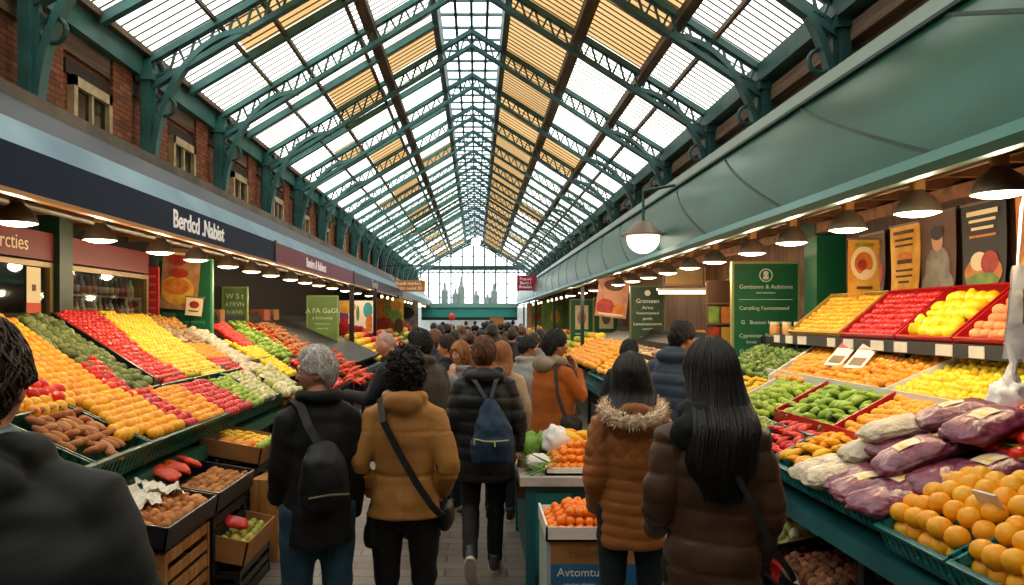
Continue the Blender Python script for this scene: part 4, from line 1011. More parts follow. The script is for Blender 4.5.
for i in range(3):
    M = Matrix.Translation(bx.location) @ bx.rotation_euler.to_matrix().to_4x4()
    sh = MB(); gv = [((a / 14 - .5) * .26 + .02 * noise.noise(Vector((a, b, i))), (b / 14 - .5) * .22, .05 * noise.noise(Vector((a * .23, b * .23, i * 3))) + .03 * noise.noise(Vector((a * .6, b * .6, i)))) for a in range(15) for b in range(15)]; sh.add(gv, [(a * 15 + b, a * 15 + 15 + b, a * 15 + 16 + b, a * 15 + b + 1) for a in range(14) for b in range(14)]); o = sh.build('paper_sheet', M_paper, None); o.location = M @ Vector((-.36 + .02 * i, .16 + .22 * i, .17)); o.rotation_euler = (.1, .3, .5 * i)
    tag(o, 'crumpled white paper sheet in the bread tray box', 'paper', 'paper sheets in the bread tray box')
bx = tilt_box((-1.66, 4.86, .60), (.52, .78, .13), .16, M_black_pl, 'black tray box of walnuts and red packets below the green crates', 'tray_box', 'black tray boxes below the crates')
in_box(bx, (.52, .78, .13), 'walnut', .062, 'brown walnut in the black tray box below the green crates', 'walnuts in the tray box', layers=1, z=.05, x1=.34)
M = Matrix.Translation(bx.location) @ bx.rotation_euler.to_matrix().to_4x4()
for i in range(3):
    o = sack_mesh(.09, .07, .03, i).build('snack_packet', mat('red_packet', 'd8431f', .3, bump=.4, bscale=20), None, True); o.location = M @ Vector((-.42, .16 + .2 * i, .16)); o.rotation_euler = (.2, .4, .6 * i); tag(o, 'shiny orange-red packet behind the walnuts in the black tray box', 'packet', 'red packets in the walnut tray box')
def open_crate(loc, size, m, label, group=None, name='stacking_crate'):
    t = empty(name, loc, 0, label, 'crate', group); dx, dy, dz = size
    for nm, a, b in (('front_panel', (-.015, 0), (0, dy)), ('back_panel', (-dx, 0), (-dx + .015, dy)), ('side_panel', (-dx, 0), (0, .015)), ('side_panel', (-dx, dy - .015), (0, dy))):
        mb = MB()
        for z0, z1 in ((0, .3), (.42, .62), (.78, 1.0)): mb.bb((a[0], a[1], z0 * dz), (b[0], b[1], z1 * dz))
        for q in (0, 1):
            if b[0] - a[0] < b[1] - a[1]: yq = a[1] + q * (b[1] - a[1] - .03); mb.bb((a[0] - .004, yq, 0), (b[0] + .004, yq + .03, dz))
            else: xq = a[0] + q * (b[0] - a[0] - .03); mb.bb((xq, a[1] - .004, 0), (xq + .03, b[1] + .004, dz))
        mb.build(nm, m, t)
    MB().bb((-dx, 0, 0), (0, dy, .012)).build('base', m, t); return t
for k in range(2):
    open_crate((-1.68, 4.1, .29 * k), (.5, .68, .28), M_pine, ['slatted wooden crate on the floor under the bread tray box', 'slatted wooden crate between the bread tray box and the lower crate'][k], 'wooden crates under the tray boxes')
    open_crate((-1.68, 4.85, .29 * k), (.5, .68, .28), M_dark, ['black crate on the floor under the walnut tray box', 'black crate between the walnut tray box and the floor crate'][k], 'black crates under the tray boxes')
open_crate((-1.52, 5.0 - .12, 0), (.50, .72, .22), M_black_pl, 'black slatted crate on the floor under the box of pears')
bx = tilt_box((-1.50, 4.90, .235), (.52, .66, .17), .20, M_cardboard, 'tilted cardboard box of green pears on a black crate')
in_box(bx, (.52, .66, .17), 'pear', .08, 'green pear in the tilted cardboard box near the floor', 'pears in the cardboard box', layers=1, z=.06)
M = Matrix.Translation(bx.location) @ bx.rotation_euler.to_matrix().to_4x4()
o = sack_mesh(.08, .06, .03, 3).build('snack_packet', mat('red_packet2', 'c8281c', .3), None, True); o.location = M @ Vector((-.16, .22, .21)); o.rotation_euler = (.3, .3, .3); tag(o, 'small red packet lying on the pears in the cardboard box', 'packet')
for k in range(3): open_crate((-1.72, 5.95, .225 * k), (.5, .66, .22), M_dark, ['black crate lowest in the stack beside the man in the long black coat', 'black crate in the middle of the stack under the mixed fruit box', 'black crate topmost under the mixed fruit box'][k], 'black crates under the mixed fruit box')
bx = tilt_box((-1.70, 5.95, .69), (.5, .66, .14), .18, M_cardboard_dk, 'cardboard box of mixed fruit and gourds on the black crate stack')
in_box(bx, (.5, .66, .14), 'squash', .11, 'orange squash in the mixed fruit cardboard box', 'squashes in the mixed box', y1=.4)
in_box(bx, (.5, .66, .14), 'banana', .07, 'yellow gourd lying in the mixed fruit cardboard box', 'gourds in the mixed box', y0=.36, layers=2, align='across')
in_box(bx, (.5, .66, .14), 'lime', .07, 'green lime at the low edge of the mixed fruit box', 'limes in the mixed box', x0=.0, x1=.1, layers=1, z=.1)
t = empty('wooden_crate', (-1.50, 5.75, 0), -.15, 'pale wooden crate standing on end beside the black crates', 'crate')
MB().bb((-.20, 0, 0), (0, .02, .62)).bb((-.20, .30, 0), (0, .32, .62)).build('side_panel', M_pine, t); MB().bb((-.22, 0, 0), (-.20, .32, .62)).build('base', M_pine, t); MB().bb((-.2, .02, 0), (0, .3, .018)).bb((-.2, .02, .6), (0, .3, .62)).build('end_panel', M_pine, t)
crate(-1, 8.55, .6, .5, .15, M_redpl, 'red plastic crate of yellow onions below the last green crate', None, x0=2.0, z=.78, k=.25)
heap(-1, 2.0, 8.55, .5, .6, .8, .25, 'lemon', .08, 'yellow lemon in the red crate below the last green crate', 'lemons in the red crate', 2)

# ---- teal counter in the aisle with vegetables on top
t = empty('market_counter', (.36, 5.25, 0), 0, 'teal counter with a white top holding mandarins and spring onions', 'counter')
MB().bb((-.06, -.06, .70), (1.15, 1.5, .76)).build('counter_top', mat('worn_white_top', 'c9c6bf', .5, col2='9b9a95', scale=4), t)
MB().bb((0, 0, .06), (1.05, .04, .70)).build('front_panel', M_teal_dk, t); MB().bb((0, 0.04, .06), (.04, 1.4, .70)).build('side_panel', M_teal_dk, t)
for x, y in ((0, 0), (1.0, 0), (0, 1.36), (1.0, 1.36)): MB().bb((x - .015, y - .015, 0), (x + .05, y + .05, .70)).build('leg', M_teal_dk, t)
MB().bb((.04, -.012, .12), (.3, 0, .64)).build('door', M_teal, t)
bx = tilt_box((1.1, 5.25, .765), (.62, .55, .05), 0, M_white, 'low white tray of mandarins on the teal counter', 'fruit_tray', cat='tray')
for ly in range(4):
    for i in range(11 - 2 * ly):
        for j in range(8 - 2 * ly):
            put('mandarin', (.515 + .053 * (i + ly) + .026 * (j % 2), 5.30 + .053 * (j + ly), .81 + .042 * ly + random.uniform(0, .01)), .0275, 'small mandarin heaped in the tray on the teal counter', 'mandarins on the teal counter')
for i in range(14):
    put('scallion', (.44 + .02 * (i % 4), 5.24 + .030 * i, .79 + .015 * (i % 4)), .045, 'green spring onion laid along the edge of the teal counter', 'spring onions on the counter', 'across')
for i in range(5): put('lettuce', (.42 + .13 * (i % 3), 5.78 + .2 * (i // 3) + .05 * (i % 2), .86), .09, 'curly green lettuce on the teal counter behind the mandarins', 'lettuces on the counter')
for i in range(7): put('yellow_pepper', (.62 + .07 * (i % 4), 5.72 + .09 * (i // 4), .93 + .03 * (i % 2)), .05, 'yellow pepper resting behind the mandarins on the counter', 'yellow peppers on the counter', 'across')
for i in range(8): put('garlic_bulb', (.46 + .07 * (i % 4), 6.3 + .1 * (i // 4), .83), .045, 'white turnip at the back of the teal counter', 'turnips on the counter')
o = MB().ell((0, 0, 0), (.10, .09, .12), 26, 18, fn=lambda p: 1 + .35 * noise.noise(p * 2.5) + .12 * noise.noise(p * 7)).build('plastic_bag', M_plastic_bag, None, True); o.location = (.60, 5.68, .92); tag(o, 'crumpled clear plastic bag among the peppers on the counter', 'bag')
o = sack_mesh(.09, .07, .05, 9).build('glass_wrap', M_plastic_bag, None, True); o.location = (.44, 5.42, .83); tag(o, 'clear wrapped pack beside the mandarins on the counter', 'packet'); o.name = 'wrapped_pack'
# white crate of mandarins on the printed carton
t = empty('printed_carton', (.42, 4.48, 0), 0, 'big cardboard carton with a blue printed band standing before the teal counter', 'box')
MB().bb((0, 0, 0), (.74, .52, .535)).build('carton_body', M_cardboard, t)
bl = mat('carton_blue', '1d5d8c', .6, col2='2a6f9c', scale=5)
MB().bb((-.003, -.003, .19), (.743, .0, .40)).build('printed_band', bl, t)
MB().bb((-.004, -.004, 0), (.02, .0, .535)).bb((-.004, 0, 0), (0, .52, .535)).build('corner_edge', mat('carton_pale', '9fb0ae', .6), t)
lettering('Avtomtul', .07, M_chalk, (.19, -.006, .35), '-y', t, extrude=.001); lettering('ansoter plantes', .03, M_chalk, (.19, -.006, .28), '-y', t, extrude=.001)
lettering('Fsuhmn', .075, mat('print_brown', '7a5028', .8), (.24, -.003, .465), '-y', t, extrude=.001)
MB().lathe([(0, 0), (.045, 0), (.045, .003), (0, .003)], 20, 0, Matrix.Translation((.40, -.004, .34)) @ Matrix.Rotation(PI / 2, 4, 'X')).build('printed_emblem', M_chalk, t)
MB().lathe([(0, 0), (.05, 0), (.05, .003), (0, .003)], 20, 0, Matrix.Translation((.67, -.004, .30)) @ Matrix.Rotation(PI / 2, 4, 'X')).build('printed_emblem', M_chalk, t)
bx = tilt_box((1.17, 4.46, .537), (.76, .54, .085), 0, M_white, 'white crate of mandarins on the printed carton', 'produce_crate', cat='crate')
for ly in range(3):
    for i in range(13 - 2 * ly):
        for j in range(8 - ly):
            put('mandarin', (.45 + .056 * (i + ly) + .028 * (j % 2), 4.50 + .056 * (j + ly * .5), .590 + .043 * ly + random.uniform(0, .012)), .029, 'small mandarin in the white crate on the printed carton', 'mandarins in the white crate')
# ================================================================ SHOP BACKS, BOARDS AND POSTERS
def board(name, x0, x1, y, z0, z1, m, label, cat, frame=None, th=.04, group=None):
    """upright board facing the aisle end (-y)"""
    t = empty(name, ((x0 + x1) / 2, y, z0), 0, label, cat, group); w = x1 - x0; h = z1 - z0
    MB().bb((-w / 2, 0, 0), (w / 2, th, h)).build('board_panel', m, t)
    if frame:
        f = MB(); e = .025
        for a, b in (((-w/2-e, -.01, -e), (-w/2, th+.01, h+e)), ((w/2, -.01, -e), (w/2+e, th+.01, h+e)), ((-w/2, -.01, h), (w/2, th+.01, h+e)), ((-w/2, -.01, -e), (w/2, th+.01, 0))): f.bb(a, b)
        f.build('frame', frame, t)
    return t, w, h
def lines_on(t, rows, m=None):
    for s, size, x, z, al in rows: lettering(s, size, m or M_chalk, (x, -.006, z), '-y', t, extrude=.002, align=al)
# tall green price board on the canopy stall
t, w, h = board('price_board', 2.90, 3.62, 8.55, 1.40, 2.46, M_greenboard, 'tall green price board with pale lettering beside the avocados', 'sign', mat('board_frame', '9c9a5a', .5))
lines_on(t, [('Gentismm & Aubtione', .066, 0, .80, 'CENTER'), ('and vanobmart', .035, 0, .735, 'CENTER'), ('Cerstling Fuvnosmend', .062, -.30, .56, 'LEFT'), ('G   Buxson kouwnt', .062, -.28, .40, 'LEFT'), ('Cypnioten, Fimmens', .062, -.30, .25, 'LEFT'), ('brout', .05, -.22, .18, 'LEFT'), ('G P...', .07, -.30, .07, 'LEFT')])
em = MB().tube([(.07 * math.cos(a), -.006, .93 + .07 * math.sin(a)) for a in [2 * PI * k / 24 for k in range(24)]], .007, 6, closed=True)
em.lathe([(0, 0), (.03, 0), (.03, .004), (0, .004)], 16, 0, Matrix.Translation((0, -.002, .95)) @ Matrix.Rotation(PI / 2, 4, 'X')); em.bb((-.03, -.006, .885), (.03, -.001, .92)); em.build('emblem', M_chalk, t)
MB().bb((-.30, -.004, .655), (.30, 0, .66)).build('ruled_line', M_chalk, t)
for i, x in enumerate((-.30, .27)): MB().bb((x, 0.01, -1.4), (x + .03, .03, 0)).build('post', M_greenboard_dk, t)
# second green board farther along
t, w, h = board('price_board', 2.86, 3.46, 14.0, 1.42, 2.42, M_greenboard_dk, 'dark green price board standing farther along beyond the tall one', 'sign', mat('board_frame2', '5c6a44', .5))
lines_on(t, [('Granseen', .11, 0, .74, 'CENTER'), ('An\u2019tca', .08, 0, .62, 'CENTER'), ('Vunonmastand', .07, 0, .52, 'CENTER'), ('gandiy', .07, 0, .42, 'CENTER'), ('Lemonsensnmm', .08, 0, .32, 'CENTER'), ('suenser', .06, 0, .23, 'CENTER'), ('a minnu - ot', .05, 0, .08, 'CENTER')])
MB().lathe([(0, 0), (.06, 0), (.06, .004), (0, .004)], 6, 0, Matrix.Translation((0, -.002, .89)) @ Matrix.Rotation(PI / 2, 4, 'X')).build('emblem', M_chalk, t)
for x in (-.27, .24): MB().bb((x, .01, -1.42), (x + .03, .03, 0)).build('post', M_greenboard_dk, t)
# picture posters: sheet with printed shapes
def poster(name, loc, w, h, facing, base, shapes, label, bars=(), group=None, curl=.02, hang=True, rotx=0.0, roll=0.0):
    """shapes: (u, v, ru, rv, material) ellipses in sheet fractions; bars: (u0, u1, v, th, material) printed lines"""
    rz = {'-y': 0, '-x': -PI / 2, '+x': PI / 2}[facing]
    t = empty(name, loc, rz, label, 'poster', group); t.rotation_euler = (rotx, roll, rz)
    m = MB(); n = 8; vs = []
    for i in range(n + 1):
        for j in range(n + 1): vs.append(((j / n - .5) * w, curl * math.sin(3.1 * i / n + j / n) * (i / n), -h * i / n))
    k = len(vs); vs += [(x, y + .006, z) for x, y, z in vs]
    fs = [(i * (n + 1) + j, (i + 1) * (n + 1) + j, (i + 1) * (n + 1) + j + 1, i * (n + 1) + j + 1) for i in range(n) for j in range(n)]
    m.add(vs, fs + [tuple(k + a for a in reversed(f)) for f in fs]); m.build('sheet', base, t, True)
    def yy(u, v): return curl * math.sin(3.1 * v + u) * v - .004
    for q, (u, v, ru, rv, mm) in enumerate(shapes):
        mb = MB(); ring = []
        for a in range(18):
            a = 2 * PI * a / 18; uu = min(.98, max(.02, u + ru * math.cos(a))); vv = min(.985, max(.015, v + rv * math.sin(a))); ring.append(((uu - .5) * w, yy(uu, vv) - .001 * q, -vv * h))
        c = ((u - .5) * w, yy(u, v) - .001 * q, -v * h)
        mb.add([c] + ring, [(0, 1 + i, 1 + (i + 1) % 18) for i in range(18)]); mb.build('printed_shape', mm, t)
    for u0, u1, v, th, mm in bars:
        mb = MB(); a = [((u0 + (u1 - u0) * i / 6 - .5) * w, yy(u0 + (u1 - u0) * i / 6, v) - .006, -v * h) for i in range(7)]
        mb.add([(x, y, z + th * h / 2) for x, y, z in a] + [(x, y, z - th * h / 2) for x, y, z in a], [(i, i + 7, i + 8, i + 1) for i in range(6)]); mb.build('printed_line', mm, t)
    if hang: MB().bb((-w / 2 - .01, -.008, -.006), (w / 2 + .01, .012, .012)).build('hanging_rail', M_shade, t)
    return t
c_br = mat('print_dark_brown', '54301c', .6); c_or = mat('print_orange', 'd8842a', .6, col2='b8641c', scale=9); c_cr = mat('print_cream', 'ead9b0', .6); c_rd = mat('print_red', 'b8321f', .6, col2='8a2018', scale=9)
c_ye = mat('print_yellow', 'e2b046', .6, col2='c98f2c', scale=6); c_gr = mat('print_green2', '5d7a2f', .6, col2='7f9a3c', scale=8); c_bk = mat('print_black', '1b1512', .6); c_sk = mat('print_skin', 'c08a66', .6); c_gy = mat('print_grey', '8d8578', .6, col2='5c554c', scale=6)
c_pk = mat('print_pink', 'd09a86', .6, col2='b8705a', scale=8); c_pu = mat('print_purple', '6d3a8a', .6); c_tl = mat('print_teal', '2a8f96', .6); c_wt = mat('print_white', 'eeeae0', .6)
XW = 3.66
o = box_obj('wall_right_display', (3.70, 3.0, 1.2), (3.74, 7.6, 2.78), mat('display_back', '4a2c18', .7, col2='2c190d', scale=2, stretch=(6, 6, .7)), kind='structure')
G = 'posters above the tilted trays'
poster('poster', (XW - .02, 6.98, 2.62), .42, .60, '-x', c_br, [(.5, .62, .42, .26, c_rd), (.42, .70, .28, .18, c_or), (.6, .55, .2, .12, c_rd), (.3, .5, .12, .1, c_gr)], 'dark poster with a heap of red fruit, first beyond the hanging yellow packet', [(.2, .8, .12, .04, c_cr), (.15, .85, .2, .03, c_or)], G)
poster('poster', (XW - .02, 6.46, 2.64), .44, .62, '-x', c_ye, [(.5, .42, .25, .05, c_or)], 'amber yellow poster of printed lines between two picture posters', [(.15, .85, .1, .05, c_br), (.2, .8, .2, .035, c_br), (.2, .8, .28, .03, c_br), (.25, .75, .5, .06, c_br), (.2, .8, .62, .03, c_br), (.2, .8, .7, .03, c_br), (.3, .7, .78, .03, c_br)], G)
poster('poster', (XW - .02, 6.0, 2.68), .46, .72, '-x', c_br, [(.5, .8, .48, .2, c_gy), (.5, .62, .36, .26, c_gy), (.5, .3, .16, .12, c_sk), (.5, .22, .18, .08, c_bk)], 'brown poster showing a figure in grey beside the amber poster', [(.1, .9, .92, .06, c_cr)], G)
poster('poster', (XW - .02, 5.46, 2.68), .48, .70, '-x', c_bk, [(.5, .72, .44, .18, c_or), (.4, .6, .2, .1, c_cr), (.65, .62, .2, .12, c_rd), (.5, .8, .4, .08, c_gr)], 'black poster with orange food and pale lines beside the figure poster', [(.15, .85, .1, .05, c_cr), (.2, .8, .18, .03, c_cr), (.25, .75, .26, .03, c_cr), (.2, .8, .34, .025, c_or)], G)
poster('poster', (XW - .02, 4.92, 2.70), .42, .66, '-x', c_or, [(.5, .35, .3, .16, c_cr), (.5, .75, .4, .16, c_ye)], 'orange poster nearest the printed carrier bag', [(.2, .8, .1, .05, c_br), (.2, .8, .55, .04, c_br)], G)
t = poster('hanging_packet', (3.40, 6.66, 2.54), .27, .50, '-y', c_ye, [(.5, .42, .42, .3, c_cr), (.5, .42, .3, .2, c_or), (.45, .45, .15, .1, c_rd)], 'yellow packet with a plate picture hanging before the green pillar', [(.2, .8, .1, .06, c_gr), (.25, .75, .85, .05, c_br)]); t['category'] = 'packet'
t = empty('pillar', (3.68, 7.85, 0), 0, 'dark green pillar between the price board and the posters', 'pillar')
MB().bb((-.16, 0, 1.0), (.16, .3, 2.95)).build('shaft', M_greenboard_dk if False else mat('pillar_green', '0e5a3a', .45), t); MB().bb((-.19, -.03, 2.7), (.19, .33, 2.95)).build('capital', M_greenboard_dk, t); MB().bb((-.19, -.03, 0), (.19, .33, 1.0)).build('plinth', M_greenboard_dk, t)
# jars on the shelf end beside the pillar
for i in range(5):
    t = empty('jar', (3.02 + .12 * i, 7.68 - .0, 1.66), 0, 'small jar with a pale lid at the end of the black shelf', 'jar', 'jars at the end of the shelf')
    MB().lathe([(0, 0), (.045, 0), (.05, .02), (.05, .10), (.04, .12), (0, .12)], 14).build('glass_body', mat('jar_amber', 'b5824a', .25, obvar=['c98f4c', 'a8683a', 'd8b070']), t, True); MB().lathe([(0, .12), (.044, .12), (.044, .15), (0, .15)], 14).build('lid', c_cr, t)
box_obj('jar_shelf', (2.98, 7.62, 1.60), (3.7, 7.8, 1.66), M_black_pl); tag(bpy.data.objects['jar_shelf'], 'short black shelf carrying small jars beside the green pillar', 'shelf')
# leaflet rack
t = empty('leaflet_rack', (3.0, 9.3, 1.25), 0, 'tall rack of colourful leaflets beside the tall green price board', 'rack')
MB().bb((-.17, .04, 0), (.17, .07, 1.05)).build('rack_back', M_wood, t)
for r_ in range(4):
    MB().bb((-.17, 0, .02 + .25 * r_), (.17, .04, .035 + .25 * r_)).build('pocket', M_shade, t)
    for q in range(2):
        s = .13 if r_ < 3 else .30
        if r_ == 3 and q: continue
        x = -.15 + q * .16
        MB().bb((x, .015, .04 + .25 * r_), (x + s, .022, .04 + .25 * r_ + (.20 if r_ < 3 else .27))).build('leaflet', [c_pk, c_wt, c_rd, c_ye, c_gr, c_or, c_br, c_br][r_ * 2 + q], t)
# warm shop interior beyond the price board
t = empty('tube_light', (3.55, 13.0, 2.26), 0, 'warm glowing tube light inside the shop between the two green boards', 'lamp')
li = bpy.data.lights.new('tube_glow', 'AREA'); li.energy = 45; li.color = (1, .72, .42); li.shape = 'RECTANGLE'; li.size = .8; li.size_y = .1; lo_ = bpy.data.objects.new('tube_glow', li); C.objects.link(lo_); lo_.parent = t; lo_.location = (.15, -1.6, .2); MB().bb((-.42, -.04, 0), (.42, .04, .06)).build('tube', M_fluo, t); MB().bb((-.45, -.06, .06), (.45, .06, .10)).build('housing', M_white, t); MB().bb((-.35, -.01, .1), (-.33, .01, .69)).bb((.33, -.01, .1), (.35, .01, .69)).build('hanger', M_shade, t)
t = empty('shop_counter', (3.28, 12.2, 0), 0, 'wooden shop counter in the lit interior behind the display', 'counter')
MB().bb((0, 0, 1.0), (.72, .5, 1.6)).build('counter_body', M_wood, t); MB().bb((-.03, -.03, 1.6), (.75, .53, 1.65)).build('counter_top', M_pine, t); MB().bb((0, 0, 0), (.72, .5, 1.0)).build('plinth', M_wood, t)
t = empty('header_board', (3.35, 13.4, 2.45), 0, 'pale header board hanging over the lit shop interior', 'board'); MB().bb((0, 0, 0), (.7, .03, .30)).build('board_panel', mat('pale_header', 'c9a878', .6), t); MB().bb((-.02, -.01, -.03), (.72, .04, 0)).build('trim', M_gold, t)
for i in range(3):
    for q in range(3):
        y = 9.6 + .85 * i; z = 1.35 + .42 * q
        t = empty('bottle_shelf', (3.75, y, z), 0, 'small wooden wall shelf inside the lit shop, %s and %s' % (['lowest', 'middle', 'topmost'][q], ['near the leaflet rack', 'in the centre', 'near the counter'][i]), 'shelf'); MB().bb((0, 0, 0), (.28, .78, .025)).build('shelf_board', M_pine, t); MB().bb((.2, .1, -.12), (.24, .13, 0)).bb((.2, .65, -.12), (.24, .68, 0)).build('shelf_bracket', M_shade, t)
        for k in range(5):
            b = MB().lathe([(0, 0), (.045, 0), (.045, .16), (.018, .2), (.018, .25), (0, .25)], 10).build('bottle', mat('shop_bottle', '8a5a2c', .3, obvar=['a86a2c', '6a3a1c', 'c8a050', '4f6a34', '9a3a24']), None, True); b.location = (3.86, y + .1 + .14 * k, z + .025)
            tag(b, 'small bottle on a wall shelf inside the lit shop', 'bottle', 'bottles in the lit shop')
# farther boards and pictures along the canopy side
t = poster('poster', (2.78, 15.2, 2.66), .62, .80, '-y', c_pk, [(.5, .4, .3, .3, c_sk), (.5, .2, .32, .14, c_br), (.3, .75, .3, .2, c_rd), (.75, .8, .2, .15, c_or)], 'portrait-like picture poster hanging before the second green board', [(.1, .9, .93, .05, c_cr)], roll=.12)
G = 'green picture boards along the canopy side'
for i, (x0, x1, y, a, b, mm, lab) in enumerate(((2.62, 3.22, 21.0, 1.10, 2.35, M_greenboard, 'green board with a cream picture, nearer the aisle'), (3.28, 3.92, 21.0, 1.10, 2.40, M_greenboard, 'green board with a cream picture, nearer the shops'), (2.55, 3.5, 29, 1.0, 2.5, M_olive, 'olive board with a picture of leaves, farther along'), (2.5, 3.4, 37, 1.0, 2.55, c_pk, 'pinkish picture board far along under the canopy end'))):
    t, w, h = board('picture_sign', x0, x1, y, a, b, mm, lab, 'board', mat('board_frame', '9c9a5a', .5), group=G)
    MB().bb((-w * .3, -.02, h * .35), (w * .3, 0, h * .88)).build('picture_sheet', c_cr if i < 2 else c_gr, t)
    MB().ell((0, -.022, h * .6), (w * .2, .004, h * .16), 16, 8).build('printed_shape', [c_pk, c_gy, c_ye, c_rd][i], t)
    for q in range(3): MB().bb((-w * .3, -.008, h * (.10 + .07 * q)), (w * .3, 0, h * (.12 + .07 * q))).build('printed_line', M_chalk, t)
    for x in (-w * .45, w * .42): MB().bb((x, .01, -a), (x + .04, .03, 0)).build('post', M_greenboard_dk, t)
for i, y in enumerate((18.0, 24.5, 32, 40)):
    t = empty('stall_post', (2.52, y, 0), 0, 'slim dark green post holding the canopy edge, %s from the near boards' % ordn[i], 'post'); MB().bb((-.04, -.04, 0), (.04, .04, 2.60)).build('shaft', M_greenboard_dk, t); MB().bb((-.07, -.07, 0), (.07, .07, .1)).build('base', M_dark, t)
# far produce stalls on both sides (low, mostly behind people)
for sd, ys in ((-1, (17.6, 22.5, 27.5, 33.0)), (1, (17.6, 22.5, 27.5, 33))):
    for i, y in enumerate(ys):
        t = empty('produce_stall', (sd * 2.1, y, 0), 0, ('far fruit stall on the plum fascia side, ' if sd < 0 else 'far fruit stall on the canopy side, ') + ordn[i] + ' after the long displays', 'market stall')
        mb = MB().prism([(0, .75), (sd * 1.1, 1.45), (sd * 1.1, 1.38), (0, .68)], 0, 4.2); mb.build('sloping_board', M_black_pl, t)
        MB().bb((0, 0, 0), (sd * .04, 4.2, .75)).build('front_panel', M_teal_dk, t); MB().bb((sd * 1.08, 0, 0), (sd * 1.12, 4.2, 1.45)).build('back_board', M_dark, t)
        kinds = random.sample(['orange', 'tomato', 'lime', 'lemon', 'red_apple', 'yellow_apple'], 4)
        for q, kd in enumerate(kinds):
            ng = 5 if y < 25 else 4
            for a in range(ng):
                for b in range(ng): FARPUT.append((kd, (sd * (2.22 + .95 / ng * a), y + .1 + 1.03 * q + 1.0 / ng * b, .81 + .63 / ng * a + .08), .49 / ng, 'far'))
# ---- back of the stalls under the navy and crimson signs
XB = -4.12
def cooler(y0, y1, sign_text, label, rows):
    t = empty('glazed_shop', (XB, y0, 0), 0, label, 'shop front')
    L = y1 - y0
    MB().bb((-.02, 0, 2.40), (.05, L, 2.66)).build('sign_board', M_maroon, t)
    if sign_text: o = lettering(sign_text, .19, c_cr, (.055, L * .62, 2.525), '+x', t, extrude=.002)
    f = MB()
    for a, b in (((0, 0, 2.33), (.05, L, 2.38)), ((0, 0, 1.2), (.05, .06, 2.33)), ((0, L - .06, 1.2), (.05, L, 2.33)), ((0, 0, 1.2), (.05, L, 1.25))): f.bb(a, b)
    f.build('frame', mat('bronze_frame', '7a6238', .4, .4), t)
    MB().bb((.015, .06, 1.25), (.022, L - .06, 2.33)).build('window_pane', M_glass, t)
    c = MB().bb((-.23, 0, 1.2), (-.21, L, 2.4)).bb((-.23, -.01, 1.2), (0, .0, 2.4)).bb((-.23, L, 1.2), (0, L + .01, 2.4)).bb((-.23, 0, 0), (.03, L, 1.2)); c.build('cabinet', M_dark, t)
    for z in rows: MB().bb((-.20, .05, z - .02), (-.02, L - .05, z)).build('shelf', M_shade, t)
    return t
cooler(5.55, 7.32, 'ercties', 'dark glazed shop front with a maroon sign and two flyers above the oranges', [1.84])
cooler(7.62, 9.45, '', 'glazed cooler with rows of bottles under a plain maroon board', [1.86, 2.10])
MB().bb((XB - .1, 7.34, 0), (XB + .10, 7.58, 2.9)).build('shop_pillar', mat('dark_green_pillar', '12331f', .5)); tag(bpy.data.objects['shop_pillar'], 'dark green pillar between the two glazed shop fronts', 'pillar')
for row, z in enumerate((1.86, 2.10)):
    for i in range(13):
        y = 7.74 + .128 * i; t = empty('bottle', (XB - .10, y, z), 0, 'bottle with a %s on the %s shelf of the glazed cooler' % (('red and white label', 'lower') if row == 0 else ('dark cap', 'upper')), 'bottle', 'bottles in the glazed cooler')
        MB().lathe([(0, 0), (.038, 0), (.04, .01), (.04, .12), (.016, .165), (.014, .2), (0, .2)], 12).build('bottle_body', mat('cooler_bottle', '6a1a14', .25, obvar=['8a1c18', '3a2a1c', 'b0643a', '5a1414', 'c8b8a0', '2c2622']), t, True)
        MB().lathe([(.041, .03), (.0412, .10)], 12).build('bottle_label', mat('bottle_label', 'd8c8a8', .6, obvar=['e0d4b8', 'b8321f', 'd8a04c']), t, True); MB().lathe([(0, .2), (.017, .2), (.017, .22), (0, .22)], 10).build('cap', M_redpl, t)
for i, y in enumerate((6.38, 7.02)):
    t = empty('flyer', (XB + .03, y, 1.82), 0, ['cream and orange flyer stuck on the shop front, half hidden by the man', 'cream and orange flyer stuck on the shop front next to the pillar'][i], 'flyer')
    MB().bb((0, -.11, 0), (.006, .11, .50 if i else .36)).build('sheet', c_cr, t); MB().bb((.006, -.11, 0), (.009, .11, .17)).build('printed_band', mat('flyer_orange', 'd8502a', .6), t)
    MB().bb((.006, -.03, .28), (.009, .03, .34)).build('printed_picture', c_br, t)
t, w, h = board('banner', -4.18, -4.02, 9.62, 1.86, 2.5, M_redboard, 'narrow red banner beside the glazed cooler', 'banner')
for q in range(5): MB().bb((-.04, -.006, .1 + .1 * q), (.04, 0, .13 + .1 * q)).build('printed_line', mat('faded_red', 'c8504a', .6), t)
MB().bb((-.01, .0, -1.86), (.01, .02, 0)).build('post', M_dark, t)
t, w, h = board('partition_board', -4.26, -3.56, 10.2, 1.55, 2.62, M_greenboard, 'green partition board with faint writing between the navy and crimson stalls', 'board', mat('pale_green_edge', '4f9a6c', .5))
lines_on(t, [('wh', .10, -.28, .9, 'LEFT'), ('th', .10, -.28, .6, 'LEFT'), ('Nuremk', .05, -.29, .36, 'LEFT'), ('mhudolume mtonq', .07, 0, .25, 'CENTER')], mat('faint_green_writing', '5fae7c', .7))
for x in (-.33, .3): MB().bb((x, .01, -1.55), (x + .03, .03, 0)).build('post', M_dark, t)
poster('poster', (-3.88, 10.05, 2.76), .50, .80, '-y', mat('poster_tan', 'b8895a', .6, col2='8a5c38', scale=5), [(.45, .68, .44, .24, c_ye), (.42, .62, .36, .14, c_or), (.45, .4, .25, .08, c_rd), (.4, .18, .25, .1, c_rd)], 'tan poster with golden food hanging before the green partition board', [(.3, .9, .08, .04, c_cr)], roll=.08)
